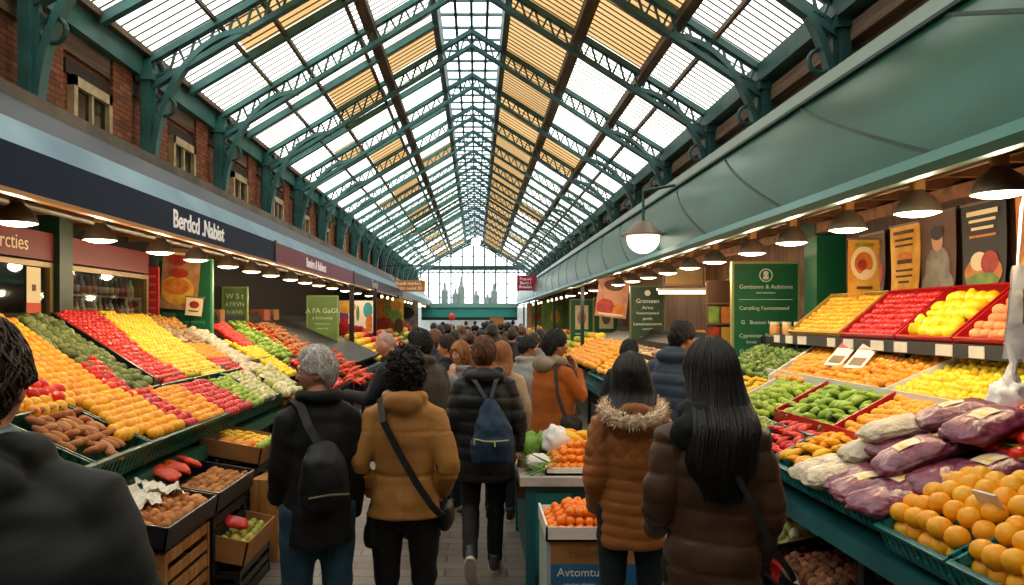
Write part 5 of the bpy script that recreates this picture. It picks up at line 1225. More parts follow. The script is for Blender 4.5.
t = poster('paper_card', (-3.69, 9.98, 2.12), .22, .24, '-y', c_cr, [(.5, .4, .3, .2, c_rd)], 'small cream card hanging at the foot of the tan poster', [(.2, .8, .75, .06, c_br)], roll=.1, curl=.01); t['category'] = 'card'
t, w, h = board('banner', -4.32, -3.93, 13.0, 1.72, 2.36, M_olive, 'olive green banner with chalk writing behind the crimson stall', 'banner', mat('olive_edge', '8aa65a', .5))
lines_on(t, [('W S t', .13, 0, .5, 'CENTER'), ('ATKVN', .1, 0, .36, 'CENTER'), ('h/ANS', .1, 0, .23, 'CENTER'), ('n MF', .1, 0, .1, 'CENTER')])
MB().bb((-.01, .01, -1.72), (.02, .03, 0)).build('post', M_dark, t)
for i, (x, y, z, s, lab) in enumerate(((-4.15, 11.4, 1.78, (.34, .3, .22), 'cardboard box with a white label behind the tomatoes'), (-4.12, 11.4, 2.0, (.26, .26, .14), 'smaller cardboard box on top of the white labelled one'), (-4.02, 11.72, 1.78, (.22, .22, .2), 'plain cardboard box standing beside the white labelled one'), (-4.1, 14.2, 1.8, (.4, .4, .2), 'reddish box on the back of the crimson stall'), (-4.12, 15.0, 1.8, (.36, .4, .22), 'brown box at the far end of the crimson stall'))):
    t = empty('cardboard_box', (x, y, z), 0, lab, 'box'); o = MB().box((0, 0, s[2] / 2), s).build('box_body', M_cardboard if i != 3 else mat('reddish_box', '9a4a30', .7), t)
    MB().bb((-s[0] * .3, -s[1] / 2 - .004, s[2] * .2), (s[0] * .25, -s[1] / 2, s[2] * .8)).build('box_label', M_paper if i == 0 else M_cardboard_dk, t); MB().bb((-.02, -s[1] / 2 - .002, s[2] - .0), (.02, s[1] / 2, s[2] + .003)).build('tape', M_gold, t)
box_obj('back_shelf', (-4.36, 10.6, 1.74), (-3.97, 17.2, 1.78), M_wood); tag(bpy.data.objects['back_shelf'], 'wooden back shelf with boxes behind the crimson stall', 'shelf')
t, w, h = board('banner', -3.54, -2.92, 16.0, .85, 2.30, M_olive, 'tall olive green banner at the end of the crimson stall', 'banner', mat('olive_edge', '8aa65a', .5))
lines_on(t, [('A FA GaGL', .15, 0, 1.15, 'CENTER'), ('e AccLtuony', .085, 0, 1.0, 'CENTER'), ('Nrmonsnt mui', .05, 0, .88, 'CENTER'), ('sunamn noa', .05, 0, .78, 'CENTER')])
for x in (-.28, .25): MB().bb((x, .01, -.85), (x + .03, .03, 0)).build('post', M_dark, t)
for i, (x, y) in enumerate(((-2.86, 17.5), (-2.80, 21.0), (-2.8, 27.2), (-2.8, 34))):
    t = empty('stall_post', (x, y, 0), 0, 'slim black post under the plum fascia, %s along' % ordn[i], 'post'); MB().bb((-.05, -.05, 0), (.05, .05, 2.66)).build('shaft', M_dark, t); MB().bb((-.08, -.08, 0), (.08, .08, .1)).build('base', M_black_pl, t)
poster('picture_poster', (-3.25, 20.6, 2.32), .92, .86, '-y', c_wt, [(.14, .5, .14, .22, c_pu), (.14, .66, .13, .14, c_rd), (.2, .2, .3, .2, c_ye), (.85, .3, .14, .25, c_tl), (.9, .7, .12, .25, c_or), (.55, .93, .45, .07, c_or), (.15, .9, .2, .1, c_ye), (.55, .4, .05, .25, c_gr)], 'bright picture panel of purple, yellow and teal shapes beyond the olive banner', curl=.01)
poster('picture_poster', (-3.1, 26.8, 2.55), 1.1, 1.3, '-y', c_ye, [(.3, .35, .35, .3, c_or), (.4, .75, .4, .24, c_rd), (.5, .3, .1, .25, c_gr), (.75, .5, .2, .2, c_gr), (.85, .75, .15, .2, c_br), (.8, .2, .15, .12, c_or)], 'bright picture panel of red and orange shapes farther along', curl=.01)
poster('picture_poster', (-3.1, 33.5, 2.6), 1.1, 1.3, '-y', c_gy, [(.5, .4, .35, .2, c_bk), (.4, .8, .3, .15, c_pk)], 'grey picture panel far along the plum fascia', curl=.01)
for i in range(3): crate(-1, 18.2 + 1.0 * i, .9, .5, .18, M_redpl, ['red crate on the far shelf, nearest the olive banner', 'red crate in the middle of the far shelf', 'red crate at the end of the far shelf'][i], 'red crates on the far shelf', x0=3.1, z=1.45, k=.2)
M_smallbulb = mat('small_bulb', (1, .85, .6), .5, emit=2.5, ecol=(1, .8, .5))
# string of light dots far along: small bare bulbs
for i in range(14):
    for sd in (-1, 1):
        y = 23 + 1.5 * i; t = empty('bare_bulb', (sd * 2.75 - .1 * (sd < 0), y, 2.5), 0, 'small bare bulb glowing far along under the %s' % ('plum fascia' if sd < 0 else 'canopy end'), 'bulb', 'bare bulbs far along the %s' % ('fascia' if sd < 0 else 'canopy'))
        MB().ell((0, 0, 0), (.045, .045, .05), 10, 8).build('glass_bulb', M_smallbulb, t, True); MB().tube([(0, 0, .06), (0, 0, .40)], .015, 6).build('flex', M_shade, t)
# red balloon above the far crowd
t = empty('balloon', (-.1 * 0 + 20 * (452 - CX) / F, 20, 1.88), 0, 'small red balloon above the far crowd under the teal beam', 'balloon'); MB().ell((0, 0, 0), (.085, .085, .10), 14, 10).build('balloon_skin', mat('balloon_red', 'd83a34', .3), t, True); MB().tube([(0, 0, -.09), (.01, 0, -.5)], .006, 5).build('string', M_white, t)
t = empty('notice_board', (1.2, 44, 1.45), 0, 'orange notice board on two legs at the far end below the teal beam', 'board'); MB().bb((-.4, 0, 0), (.4, .05, .42)).build('board_panel', c_or, t); MB().bb((-.35, 0, -1.45), (-.3, .05, 0)).bb((.3, 0, -1.45), (.35, .05, 0)).build('leg', M_dark, t)
# ---- make the fruit: up to 300 of a kind as objects (largest in view), the rest one mass
calyx = MB()
for k in range(5):
    a = 2 * PI * k / 5; calyx.add([(0, 0, .80), (.16 * math.cos(a - .5), .16 * math.sin(a - .5), .86), (.5 * math.cos(a), .5 * math.sin(a), .86), (.16 * math.cos(a + .5), .16 * math.sin(a + .5), .86)], [(0, 1, 2, 3)])
calyx.tube([(0, 0, .78), (.04, 0, 1.08)], .05, 6)
CAL = calyx.mesh('calyx', mat('calyx_green', '4d7a2a', .6))
stalk = MB().tube([(-2.1, 0, -.2), (-1.75, 0, -.1)], .16, 6).mesh('stalk', mat('stalk_green', '5c8030', .6))
NFRUIT = 0
for kd, p, r, _ in FARPUT: put(kd, p, r, '%s on a far stall before the crowd' % kd.replace('_', ' '), kd + ' on the far stalls')
for kind, lst in PLACED.items():
    def sx(q):
        p = q[0]; return 9 if p.y < 1 else -(q[1] / p.y)
    vis = []
    for q in lst:
        p = q[0]; u = CX + F * p.x / p.y; v = CY - F * (p.z - H) / p.y
        if -25 < u < 1049 and v < 610: vis.append(q)
    vis.sort(key=sx)
    mes = kind_mesh(kind).mesh(kind, FM[kind], True); mhi = kind_mesh(kind, True).mesh(kind, FM[kind], True)
    lim = {'orange': 255, 'lime': 200, 'mandarin': 280, 'yellow_apple': 280, 'lemon': 260, 'tomato': 290}.get(kind, 240)
    keep, rest = vis[:lim], vis[lim:]
    def orient(al, side):
        if al == 'across': return (random.uniform(-.3, .3), (-.42 if side < 0 else .45) * -1 + random.uniform(-.15, .15), random.uniform(-.35, .35) + (PI if random.random() < .5 else 0))
        if al == 'along': return (random.uniform(-.2, .2), random.uniform(-.1, .1), PI / 2 + random.uniform(-.3, .3))
        if kind in ('tomato', 'red_apple', 'yellow_apple', 'peach', 'onion_bulb', 'squash', 'artichoke', 'garlic_bulb', 'mushroom'): return (random.uniform(-.6, .6), random.uniform(-.6, .6), random.uniform(0, 6.3))
        return tuple(random.uniform(0, 6.3) for _ in range(3))
    for p, r, lab, grp, al in keep:
        o = bpy.data.objects.new({'apricot': 'apricot'}.get(kind, kind), mhi if r / p.y > .0085 else mes); C.objects.link(o)
        o.location = p; o.scale = (r, r, r); o.rotation_euler = orient(al, 1 if p.x > 0 else -1)
        if 'mango' in lab: o.name = 'mango'
        if kind == 'grapefruit': o.name = 'orange'
        if 'turnip' in lab: o.name = 'turnip'
        if 'leek' in lab: o.name = 'leek'
        if 'gourd' in lab: o.name = 'gourd'
        tag(o, lab, {'grapefruit': 'orange', 'red_apple': 'apple', 'yellow_apple': 'apple', 'garlic_bulb': 'garlic', 'onion_bulb': 'onion', 'ginger_root': 'ginger', 'green_pepper': 'pepper', 'red_pepper': 'pepper', 'yellow_pepper': 'pepper', 'sweet_potato': 'sweet potato', 'bread_roll': 'bread'}.get(kind, kind), grp); NFRUIT += 1
        if kind == 'tomato' and 0 < p.x and p.y < 4.3: mobj('calyx', CAL, o)
        if kind in ('green_pepper', 'yellow_pepper', 'red_pepper') and p.y < 6: mobj('stalk', stalk, o)
    if rest:
        m = MB()
        vs0 = [v.co.copy() for v in mes.vertices]; fs0 = [tuple(f.vertices) for f in mes.polygons]
        for p, r, lab, grp, al in rest:
            R = Matrix.Translation(p) @ __import__('mathutils').Euler(orient(al, 1 if p.x > 0 else -1)).to_matrix().to_4x4() @ Matrix.Scale(r, 4)
            m.add(vs0, fs0, 0, R)
        o = m.build(kind + '_heap', FM[kind], None, True); tag(o, 'farther %s heaped along the display' % kind.replace('_', ' '), 'produce', None, 'stuff')
        print('FRUIT', kind, len(lst), 'vis', len(vis), 'rest', len(rest))
print('FRUIT total', NFRUIT)
# ================================================================ PEOPLE
def sm(a, b, x):
    t = max(0.0, min(1.0, (x - a) / (b - a))); return t * t * (3 - 2 * t)
def ga(x, c, w): return math.exp(-((x - c) / w) ** 2)
def skull(d):
    """head surface for a direction (x right, y front, z up); 1.75 m person"""
    x, y, z = d
    px, py, pz_ = x * .076, y * .099, z * .120
    if z < 0:
        px *= 1 - .30 * (-z) ** 1.6
        if y < 0: py *= 1 - .45 * (-z) ** 1.1
        else: py *= 1 - .10 * (-z) ** 2
    if y > 0:
        f = sm(0.05, .6, y)
        py -= .006 * f
        g = sm(.14, -.20, z) * (1 - sm(-.20, -.31, z))
        py += f * (.030 * ga(x, 0, .13) * g + .006 * ga(z, .20, .08) * ga(x, 0, .5) - .011 * (ga(x, .36, .17) + ga(x, -.36, .17)) * ga(z, .08, .09))
        py += f * (.008 * ga(x, 0, .25) * (ga(z, -.43, .06) + .8 * ga(z, -.56, .06)) + .011 * ga(x, 0, .3) * ga(z, -.86, .16) + .004 * (ga(x, .5, .2) + ga(x, -.5, .2)) * ga(z, -.12, .15))
    return Vector((px, py, pz_))
def add_sculpt(mb, fn, nu, nv, M):
    vs = []; fs = []
    for i in range(nv + 1):
        th = PI * i / nv
        for j in range(1 if i in (0, nv) else nu):
            a = 2 * PI * j / nu; vs.append(fn(Vector((math.sin(th) * math.cos(a), math.sin(th) * math.sin(a), math.cos(th)))))
    def ix(i, j): return 0 if i == 0 else (1 + (nv - 1) * nu if i == nv else 1 + (i - 1) * nu + j % nu)
    for i in range(nv):
        for j in range(nu):
            u = []
            for a in (ix(i, j), ix(i + 1, j), ix(i + 1, j + 1), ix(i, j + 1)):
                if a not in u: u.append(a)
            fs.append(tuple(u))
    mb.add(vs, fs, 0, M)
def hand_geo(mb, w, d, n, curl=.5, thumb=1):
    d = Vector(d).normalized(); n = Vector(n); n = (n - d * n.dot(d)).normalized(); s = d.cross(n) * thumb
    w = Vector(w)
    R = Matrix((s, d, n)).transposed().to_4x4()
    mb.ell(w + d * .052, (.040, .054, .017), 14, 10, 0, R)
    mb.tube([w - d * .05, w - d * .01, w + d * .03], [.027, .025, .026], 10)
    for i, L in enumerate((.066, .076, .071, .055)):
        b = w + d * (.088 - .004 * abs(i - 1.5)) + s * (.029 - .0193 * i); pts = [b - d * .03, b]; dirv = d.copy(); ang = 0
        for q, fr in enumerate((.45, .32, .23)):
            ang += curl * (.5, .8, .6)[q]; v = d * math.cos(ang) + n * math.sin(ang); pts.append(pts[-1] + v * L * fr)
        mb.tube(pts, [.0095, .0095, .009, .0082, .0065], 8)
    b = w + d * .022 + s * .030; v = (d * .62 + s * .6 + n * .25).normalized(); v2 = (d * .85 + s * .1 + n * .45).normalized()
    mb.tube([b - v * .02, b, b + v * .035, b + v * .035 + v2 * .028], [.011, .0125, .0105, .0075], 8)
SKIN = {'fair': mat('skin_fair', 'c98f72', .5, col2='b87a5e', scale=12, sss=.0), 'pink': mat('skin_pink', 'cf9a82', .5, col2='bd7e68', scale=12), 'tan': mat('skin_tan', 'b47e5c', .5, col2='9c684a', scale=12), 'brown': mat('skin_brown', '8a5a3c', .5, col2='744a30', scale=12)}
M_eye = mat('eye_white', 'e6e0d8', .2); M_iris = mat('eye_iris', '2a1a10', .2); M_lip = mat('lip_skin', 'a85f52', .45)
def hairmat(name, c, c2): return mat('hair_' + name, c, .46, col2=c2, scale=30, stretch=(1, 1, .12), bump=.6, bscale=90, spec=.35, bdist=.005)
HAIR = {'black': hairmat('black', '0b0a0b', '1c1816'), 'darkbrown': hairmat('darkbrown', '1f140e', '38261a'), 'brown': hairmat('brown', '4a2f1c', '6b4528'), 'auburn': hairmat('auburn', '7a4824', '9c6434'), 'blonde': hairmat('blonde', 'a87840', 'c89a5c'), 'grey': hairmat('grey', '9c9690', 'c8c3bc'), 'stubble': hairmat('stubble', 'b0978a', '93796c')}
def cloth(name, c, c2=None, rough=.75, sheen=0.0, bump=.25, bscale=120, sc=7): return mat('cloth_' + name, c, rough, col2=c2, scale=sc, sheen=sheen, bump=bump, bscale=bscale, bdist=.003, spec=.3)
def remeshed(mb, vox, smooth=4, name='m'):
    me = mb.mesh(name, [], False)
    mods = [('REMESH', dict(mode='VOXEL', voxel_size=vox, use_smooth_shade=True))]
    if smooth: mods.append(('SMOOTH', dict(factor=.5, iterations=smooth)))
    r = evaluated(me, mods); bpy.data.meshes.remove(me); return r
def displace(me, fn):
    me.update(); ns = [v.normal.copy() for v in me.vertices]
    for v, n in zip(me.vertices, ns): v.co += n * fn(v.co, n)
    me.update()
class Person: pass
def person(label, loc, rz, hgt, coat, hair, skin='fair', lean=(0, 0), head=(0, 0, 0), arms=None, legs=None, trousers=None, shoes='0f1012', vox=.012, hands=True, group=None, face=True, trouser_r=1.0, low=False, build=1.0, nape=False, cat='person'):
    """coat: dict(mat, hem, rx=(hem, hip, waist, chest, shoulder), ry=(...), slv, puff=(pitch, amp, kind), hood, collar); arms: [left, right] of None or (elbow, wrist, handdir, palm)"""
    P = Person(); s = hgt / 1.75
    root = empty('person', (loc[0], loc[1], loc[2] if len(loc) > 2 else 0), rz, label, cat, group); P.root = root; P.s = s
    def LN(p):
        p = Vector(p); w = sm(.92, 1.22, p.z)
        if w > 0:
            q = p - Vector((0, 0, .95)); q = Matrix.Rotation(-lean[0] * w, 3, 'X') @ q; q = Matrix.Rotation(lean[1] * w, 3, 'Y') @ q; p = q + Vector((0, 0, .95))
        return p
    P.LN = LN
    S4 = Matrix.Scale(s, 4)
    hc = LN((0, .025, 1.632)); Rl = Matrix.Rotation(lean[1] * .6, 4, 'Y') @ Matrix.Rotation(-lean[0] * .6, 4, 'X')
    HM = Matrix.Translation(hc) @ Rl @ Matrix.Rotation(head[0], 4, 'Z') @ Matrix.Rotation(-head[1], 4, 'X') @ Matrix.Rotation(head[2], 4, 'Y'); P.HM = HM
    b = build
    # joints
    J = {}
    for i, sx in enumerate((-1, 1)):
        sh = LN((sx * .172 * b, -.005, 1.398)); J['sh', i] = sh
        a = arms[i] if arms and arms[i] else None
        if a: el, wr, hd, pn = Vector(a[0]), Vector(a[1]), Vector(a[2]), Vector(a[3])
        else: el, wr, hd, pn = LN((sx * .255 * b, -.03, 1.14)), LN((sx * .262 * b, .05, .90)), Vector((0, .12, -1)), Vector((-sx, .1, 0))
        J['el', i], J['wr', i], J['hd', i], J['pn', i] = el, wr, hd, pn
        l = legs[i] if legs and legs[i] else ((sx * .10, .012, .50), (sx * .105, -.02, .085), 0.0)
        J['hip', i] = Vector((sx * .095, 0, .92)); J['kn', i] = Vector(l[0]); J['an', i] = Vector(l[1]); J['ft', i] = l[2]
    # ---- body: one continuous surface
    body = MB()
    nu, nv = (28, 22) if low else (56, 44)
    add_sculpt(body, skull, nu, nv, HM)
    if not low:
        for sx in (-1, 1):
            body.ell(HM @ Vector((sx * .077, -.004, -.004)), (.011, .024, .034), 12, 10, 0, HM.to_3x3().to_4x4() @ Matrix.Rotation(.25 * sx, 4, 'Z'))
    nb = LN((0, -.012, 1.42)); body.tube([nb, nb.lerp(hc, .5), hc + HM.to_3x3() @ Vector((0, -.02, -.04))], [.064, .056, .054], 16)
    tor = [LN((0, 0, z)) for z in (.90, 1.05, 1.2, 1.35, 1.44)]
    vs_ = MB(); vs_.loft([(0, 0, z, rx, ry) for z, rx, ry in ((.86, .14, .10), (1.05, .13, .09), (1.2, .14, .095), (1.36, .16, .10), (1.45, .09, .07))], 20)
    body.add([LN(v) for v in vs_.v], vs_.f)
    for i in (0, 1):
        sh, el, wr = J['sh', i], J['el', i], J['wr', i]
        body.tube([LN((0, 0, 1.40)), sh, sh.lerp(el, .5), el, el.lerp(wr, .5), wr], [.05, .048, .044, .038, .036, .027], 12)
        hp, kn, an = J['hip', i], J['kn', i], J['an', i]
        body.tube([hp, hp.lerp(kn, .5), kn, kn.lerp(an, .4), an], [.075, .066, .05, .048, .036], 12)
        if hands and not low: hand_geo(body, wr, J['hd', i], J['pn', i], .55, 1 if i == 0 else -1)
        elif hands: body.ell(wr + J['hd', i].normalized() * .06, (.035, .035, .06), 8, 6)
    me = remeshed(body, .0075 if not low else .024, 1 if not low else 1, 'body'); me.materials.append(SKIN[skin]); me.transform(S4)
    mobj('body', me, root)
    if face and not low:
        for sx in (-1, 1):
            e = MB().ell(HM @ Vector((sx * .031, .079, .010)), (.0125, .0125, .0125), 12, 8).build('eye', M_eye, root, True); e.data.transform(S4)
            e2 = MB().ell(HM @ Vector((sx * .031, .0875, .010)), (.006, .006, .006), 10, 6).build('iris', M_iris, e, True); e2.data.transform(S4)
            bw = MB().tube([HM @ Vector((sx * .014, .093, .028)), HM @ Vector((sx * .032, .092, .034)), HM @ Vector((sx * .05, .078, .028))], [.004, .005, .003], 6).build('eyebrow', HAIR[hair[1]] if hair[1] != 'stubble' else HAIR['brown'], root, True); bw.data.transform(S4)
        lp = MB().ell(HM @ Vector((0, .096, -.050)), (.022, .007, .0045), 12, 6); lp.ell(HM @ Vector((0, .095, -.059)), (.019, .007, .005), 12, 6); o = lp.build('lips', M_lip, root, True); o.data.transform(S4)
    # ---- hair
    style, hcol = hair[0], hair[1]; hm = HAIR[hcol]
    hb = MB()
    def cover(d):
        x, y, z = d
        lim = {'short': (.50, -.02, -.62), 'crop': (.62, .10, -.50), 'curly': (.35, -.55, -.85), 'long': (.42, -.75, -.95), 'bald': (.9, .5, -.3), 'bob': (.42, -.6, -.9)}[style]
        a = math.atan2(abs(x), y) / PI          # 0 front .. 1 back
        h = lim[0] + (lim[1] - lim[0]) * sm(.10, .42, a) + (lim[2] - lim[1]) * sm(.45, .8, a)
        return sm(h - .07, h + .07, z)
    thk = {'short': .016, 'crop': .008, 'curly': .022, 'long': .026, 'bald': .0025, 'bob': .026}[style]
    def hfn(d):
        p = skull(Vector((d.x, min(d.y, 1), d.z))); 
        if d.y > 0: p.y = min(p.y, d.y * .099 + .002)
        c = cover(d); n1 = noise.noise(d * (4 if style != 'curly' else 7) + Vector((hgt * 9, 0, 0))); n2 = noise.noise(d * 17) if style == 'curly' else noise.noise(Vector((d.x * 14, d.y * 14, d.z * 3)))
        if style in ('long', 'bob'): n1 *= .4; n2 *= .5
        k = thk * (1 + (.35 if style != 'curly' else .55) * n1 + (.25 if style != 'curly' else .6) * n2)
        if style in ('short', 'bob', 'long'): k += .010 * sm(.2, 1, d.z)
        q = p.normalized()
        return p * (.90 + .10 * c) + q * (k * c)
    add_sculpt(hb, hfn, nu if low else 72, nv if low else 54, HM)
    DM = Matrix.Translation(hc) @ Rl @ Matrix.Rotation(head[0] * .6, 4, 'Z'); L = hair[2] if len(hair) > 2 else .30
    def drape(t, a):
        rx = .090 + .030 * sm(0, .5, t) - .06 * sm(.7, 1, t) * (1 if style == 'long' else .3); ry = .062 + .012 * math.sin(2 * t) - .035 * sm(.7, 1, t); cy = -.045 - .10 * sm(.08, .22, L * t)
        wv = 1 + .05 * math.sin(7 * a + 4 * t + 1.3 * math.sin(7 * t)) + .03 * math.sin(19 * a + 3 * math.sin(5 * t)) + .07 * noise.noise(Vector((math.cos(a) * 6, math.sin(a) * 6, t * 2 + hgt)))
        return Vector((rx * math.cos(a) * wv + .010 * math.sin(6 * t), cy + ry * math.sin(a) * wv, .03 - L * t))
    if style in ('long', 'bob'):
        n = 48 if not low else 24; rows = 8 if low else 22; vs = []; fs = []
        for i in range(rows + 1):
            for j in range(n): vs.append(drape(i / rows, 2 * PI * j / n))
        for i in range(rows):
            for j in range(n): fs.append((i * n + j, i * n + (j + 1) % n, (i + 1) * n + (j + 1) % n, (i + 1) * n + j))
        fs.append(tuple(range(n - 1, -1, -1))); fs.append(tuple(rows * n + j for j in range(n)))
        hb.add(vs, fs, 0, DM)
    if not low and style != 'bald' and loc[1] < 8.5:        # locks of hair over the cap
        rh = random.Random(int(hgt * 1000))
        def dirv(th, a): return Vector((math.sin(th) * math.cos(a), math.sin(th) * math.sin(a), math.cos(th)))
        if style in ('long', 'bob'):
            for q in range(420):
                a = rh.uniform(PI * .86, PI * 2.14); off = rh.uniform(.0, .007); pts = []
                for th in (.12, .35, .6, .85, 1.1, 1.35):
                    d = dirv(th, a); p = hfn(d); pts.append(HM @ (p + p.normalized() * off))
                tt = rh.uniform(.8, 1.04)
                for i in range(1, 9):
                    t = .16 + (tt - .16) * i / 8; p = drape(min(t, 1), a + .10 * math.sin(3 * t + q)); c0 = Vector((0, -.1, p.z)); pts.append(DM @ (p + (p - c0).normalized() * off - Vector((0, 0, max(0, t - 1) * L))))
                r = rh.uniform(.0025, .005); k = len(pts); hb.tube(pts, [r * (1 if i < k - 3 else (.8, .5, .12)[i - k + 3]) for i in range(k)], 4)
        elif style == 'curly':
            for q in range(620):
                d = dirv(math.acos(rh.uniform(-.8, 1)), rh.uniform(0, 2 * PI))
                if cover(d) < .7: continue
                p = HM @ (hfn(d) * .97); nrm = (HM.to_3x3() @ d).normalized(); ax = (nrm + Vector((rh.uniform(-.6, .6), rh.uniform(-.6, .6), rh.uniform(-1.3, -.1)))).normalized()
                x = ax.orthogonal().normalized(); y = ax.cross(x); R = rh.uniform(.006, .010); ph = rh.uniform(0, 6); ln = rh.uniform(.014, .03)
                pts = [p + ax * ln * i / 9 + x * R * math.cos(ph + i * 1.15) + y * R * math.sin(ph + i * 1.15) for i in range(10)]; hb.tube(pts, [.0045] * 8 + [.003, .001], 4)
        else:
            for q in range(900):
                th = math.acos(rh.uniform(-.75, 1)); a = rh.uniform(0, 2 * PI); d = dirv(th, a)
                if cover(d) < .6: continue
                da = rh.uniform(-.10, .10); pts = []
                for i in range(5):
                    d2 = dirv(th + .09 * i, a + da * i); pp = hfn(d2); pts.append(HM @ (pp + pp.normalized() * (.0015 + .0025 * (i == 4) + rh.uniform(0, .0015)) * (1 if cover(d2) > .4 else -.5)))
                r = rh.uniform(.002, .0038); hb.tube(pts, [r, r, r, r * .8, r * .15], 4)
    ho = hb.build('hair', hm, root, True); ho.data.transform(S4)
    # ---- coat
    c = coat; g = MB(); hem = c['hem'] / s; rx = c.get('rx', (.24, .225, .20, .215, .205)); ry = c.get('ry', (.165, .16, .145, .15, .115))
    zs = [hem, max(hem + .05, .93), 1.10, 1.29, 1.415, 1.475, 1.52]
    RX = list(rx[:4]) + [rx[4] * .84, .112, .075]; RY = list(ry) + [.088, .075]; yo = [c.get('hemy', 0), 0, 0, -.005, -.01, -.012, -.012]
    n = 32; vs = []; fs = []
    # resample rings
    rings = []
    for i in range(6):
        for q in range(4):
            t = q / 4; rings.append((zs[i] + (zs[i + 1] - zs[i]) * t, RX[i] + (RX[i + 1] - RX[i]) * sm(0, 1, t) * 1.0, RY[i] + (RY[i + 1] - RY[i]) * sm(0, 1, t), yo[i] + (yo[i + 1] - yo[i]) * t))
    rings.append((zs[6], RX[6], RY[6], yo[6]))
    t_ = MB().loft([(0, y, z, a * b, d * b, 2.35) for z, a, d, y in rings], n); g.add([LN(v) for v in t_.v], t_.f)
    sl = c.get('slv', 1.0)
    for i, sx in enumerate((-1, 1)):
        sh, el, wr = J['sh', i], J['el', i], J['wr', i]
        up = LN((sx * .08 * b, -.01, 1.41)); f0 = LN((sx * .135 * b, -.008, 1.405))
        g.tube([up, f0, sh, sh.lerp(el, .35), sh.lerp(el, .7), sh.lerp(el, .92), el.lerp(wr, .1), el.lerp(wr, .35), el.lerp(wr, .7), wr + (wr - el).normalized() * .015], [x * sl for x in (.066, .072, .074, .072, .069, .066, .064, .060, .055, .051)], 18)
    if c.get('hood') == 'down':
        q = c.get('hoodr', (.145, .085, .085)); o_ = c.get('hoodp', (0, -.10, 1.475)); R3 = Rl.to_3x3().to_4x4()
        g.ell(LN(o_), q, 22, 14, 0, R3 @ Matrix.Rotation(.35, 4, 'X'))
        hw = c.get('hoodw', 1.0)
        for sx in (-1, 1): g.tube([LN((sx * .10 * hw, -.07, 1.50)), LN((sx * .115 * hw, 0, 1.50)), LN((sx * .08 * hw, .085, 1.45))], [.05 * hw, .045 * hw, .03 * hw], 12)
    if c.get('collar'):
        hh = c['collar']; ring = [LN((.092 * math.cos(a), -.012 + .085 * math.sin(a), 1.49 + hh * .5)) for a in [2 * PI * k / 20 for k in range(20)]]
        g.tube(ring, .028 + .25 * hh * .5, 10, closed=True)
    me = remeshed(g, vox, 4 if not low else 2, 'coat')
    pf = c.get('puff'); seam = c.get('seam', ()); wr_ = c.get('wrinkle', .006); sd = hgt * 31 + loc[0] * 7
    def df(p, nrm):
        v = wr_ * (noise.noise(Vector((p.x * 5, p.y * 5, p.z * 9 + sd))) + .6 * noise.noise(Vector((p.x * 12 + sd, p.y * 12, p.z * 20))))
        if pf:
            pitch, amp, kind = pf; zz = p.z + .012 * noise.noise(Vector((p.x * 4, p.y * 4, sd))) + .010 * math.sin(p.x * 9)
            if kind == 'diamond' and p.z > 1.22: u = abs(math.sin(PI * (zz * .8 + p.x) / (pitch * 1.3))) * abs(math.sin(PI * (zz * .8 - p.x) / (pitch * 1.3)))
            else: u = abs(math.sin(PI * zz / pitch))
            v += amp * (u ** .33 - .7) + amp * .35 * noise.noise(Vector((p.x * 16, p.y * 16, p.z * 9)))
        for kind, val, w, dp in seam:
            if kind == 'z' : v -= dp * ga(p.z, val, w)
            elif kind == 'x' and nrm.y < -.3: v -= dp * ga(p.x, val, w)
        return v
    if not low: displace(me, df)
    elif pf: displace(me, lambda p, q: .012 * (abs(math.sin(PI * p.z / (pf[0] * 1.2))) - .5))
    me.materials.append(c['mat']); me.transform(S4); me.polygons.foreach_set('use_smooth', [True] * len(me.polygons)); mobj('coat', me, root)
    if c.get('fur'):
        f = MB(); rs = random.Random(5)
        cen = c.get('furp', (0, -.085, 1.475)); R = c.get('furr', (.15, .10)); nn = 60; m_ = 16; vs = []; fs = []
        for i in range(nn):
            a = 2 * PI * i / nn
            ctr = Vector((cen[0] + R[0] * math.cos(a), cen[1] + R[1] * math.sin(a), cen[2] + .045 * math.sin(a)))
            for j in range(m_):
                q = 2 * PI * j / m_; r0 = .034 + .016 * rs.random(); out = Vector((math.cos(a), math.sin(a), 0))
                vs.append(LN(ctr + out * (r0 * math.cos(q)) + Vector((0, 0, 1)) * (r0 * math.sin(q))))
        for i in range(nn):
            for j in range(m_): fs.append((i * m_ + j, ((i + 1) % nn) * m_ + j, ((i + 1) % nn) * m_ + (j + 1) % m_, i * m_ + (j + 1) % m_))
        f.add(vs, fs)
        base = list(vs)
        for q in range(4200):      # tufts
            k = rs.randrange(len(base)); p = base[k]; i = k // m_; a = 2 * PI * i / nn
            ctr = LN(Vector((cen[0] + R[0] * math.cos(a), cen[1] + R[1] * math.sin(a), cen[2] + .045 * math.sin(a))))
            d = (p - ctr).normalized() + Vector((rs.uniform(-.5, .5), rs.uniform(-.5, .5), rs.uniform(-.6, .3))); t = d.cross(Vector((rs.random(), rs.random(), rs.random()))).normalized() * .005
            f.add([p - d * .008 - t, p - d * .008 + t, p + d * rs.uniform(.010, .020)], [(0, 1, 2)])
        o = f.build('fur_trim', mat('fur_beige', 'ecd8be', .9, col2='d0b592', scale=26), root); o.data.transform(S4)
    if c.get('scarf'):
        ring = [LN((.09 * math.cos(a), -.005 + .085 * math.sin(a), 1.50 + .015 * math.sin(2 * a))) for a in [2 * PI * k / 24 for k in range(24)]]
        sc_ = MB().tube(ring, .048, 12, closed=True); sc_.ell(LN((-.06, -.10, 1.44)), (.12, .04, .075), 16, 10)
        mm = remeshed(sc_, .012, 3, 'scarf'); displace(mm, lambda p, q: .012 * noise.noise(Vector((p.x * 10, p.y * 10, p.z * 22)))); mm.materials.append(c['scarf']); mm.transform(S4); mobj('scarf', mm, root)
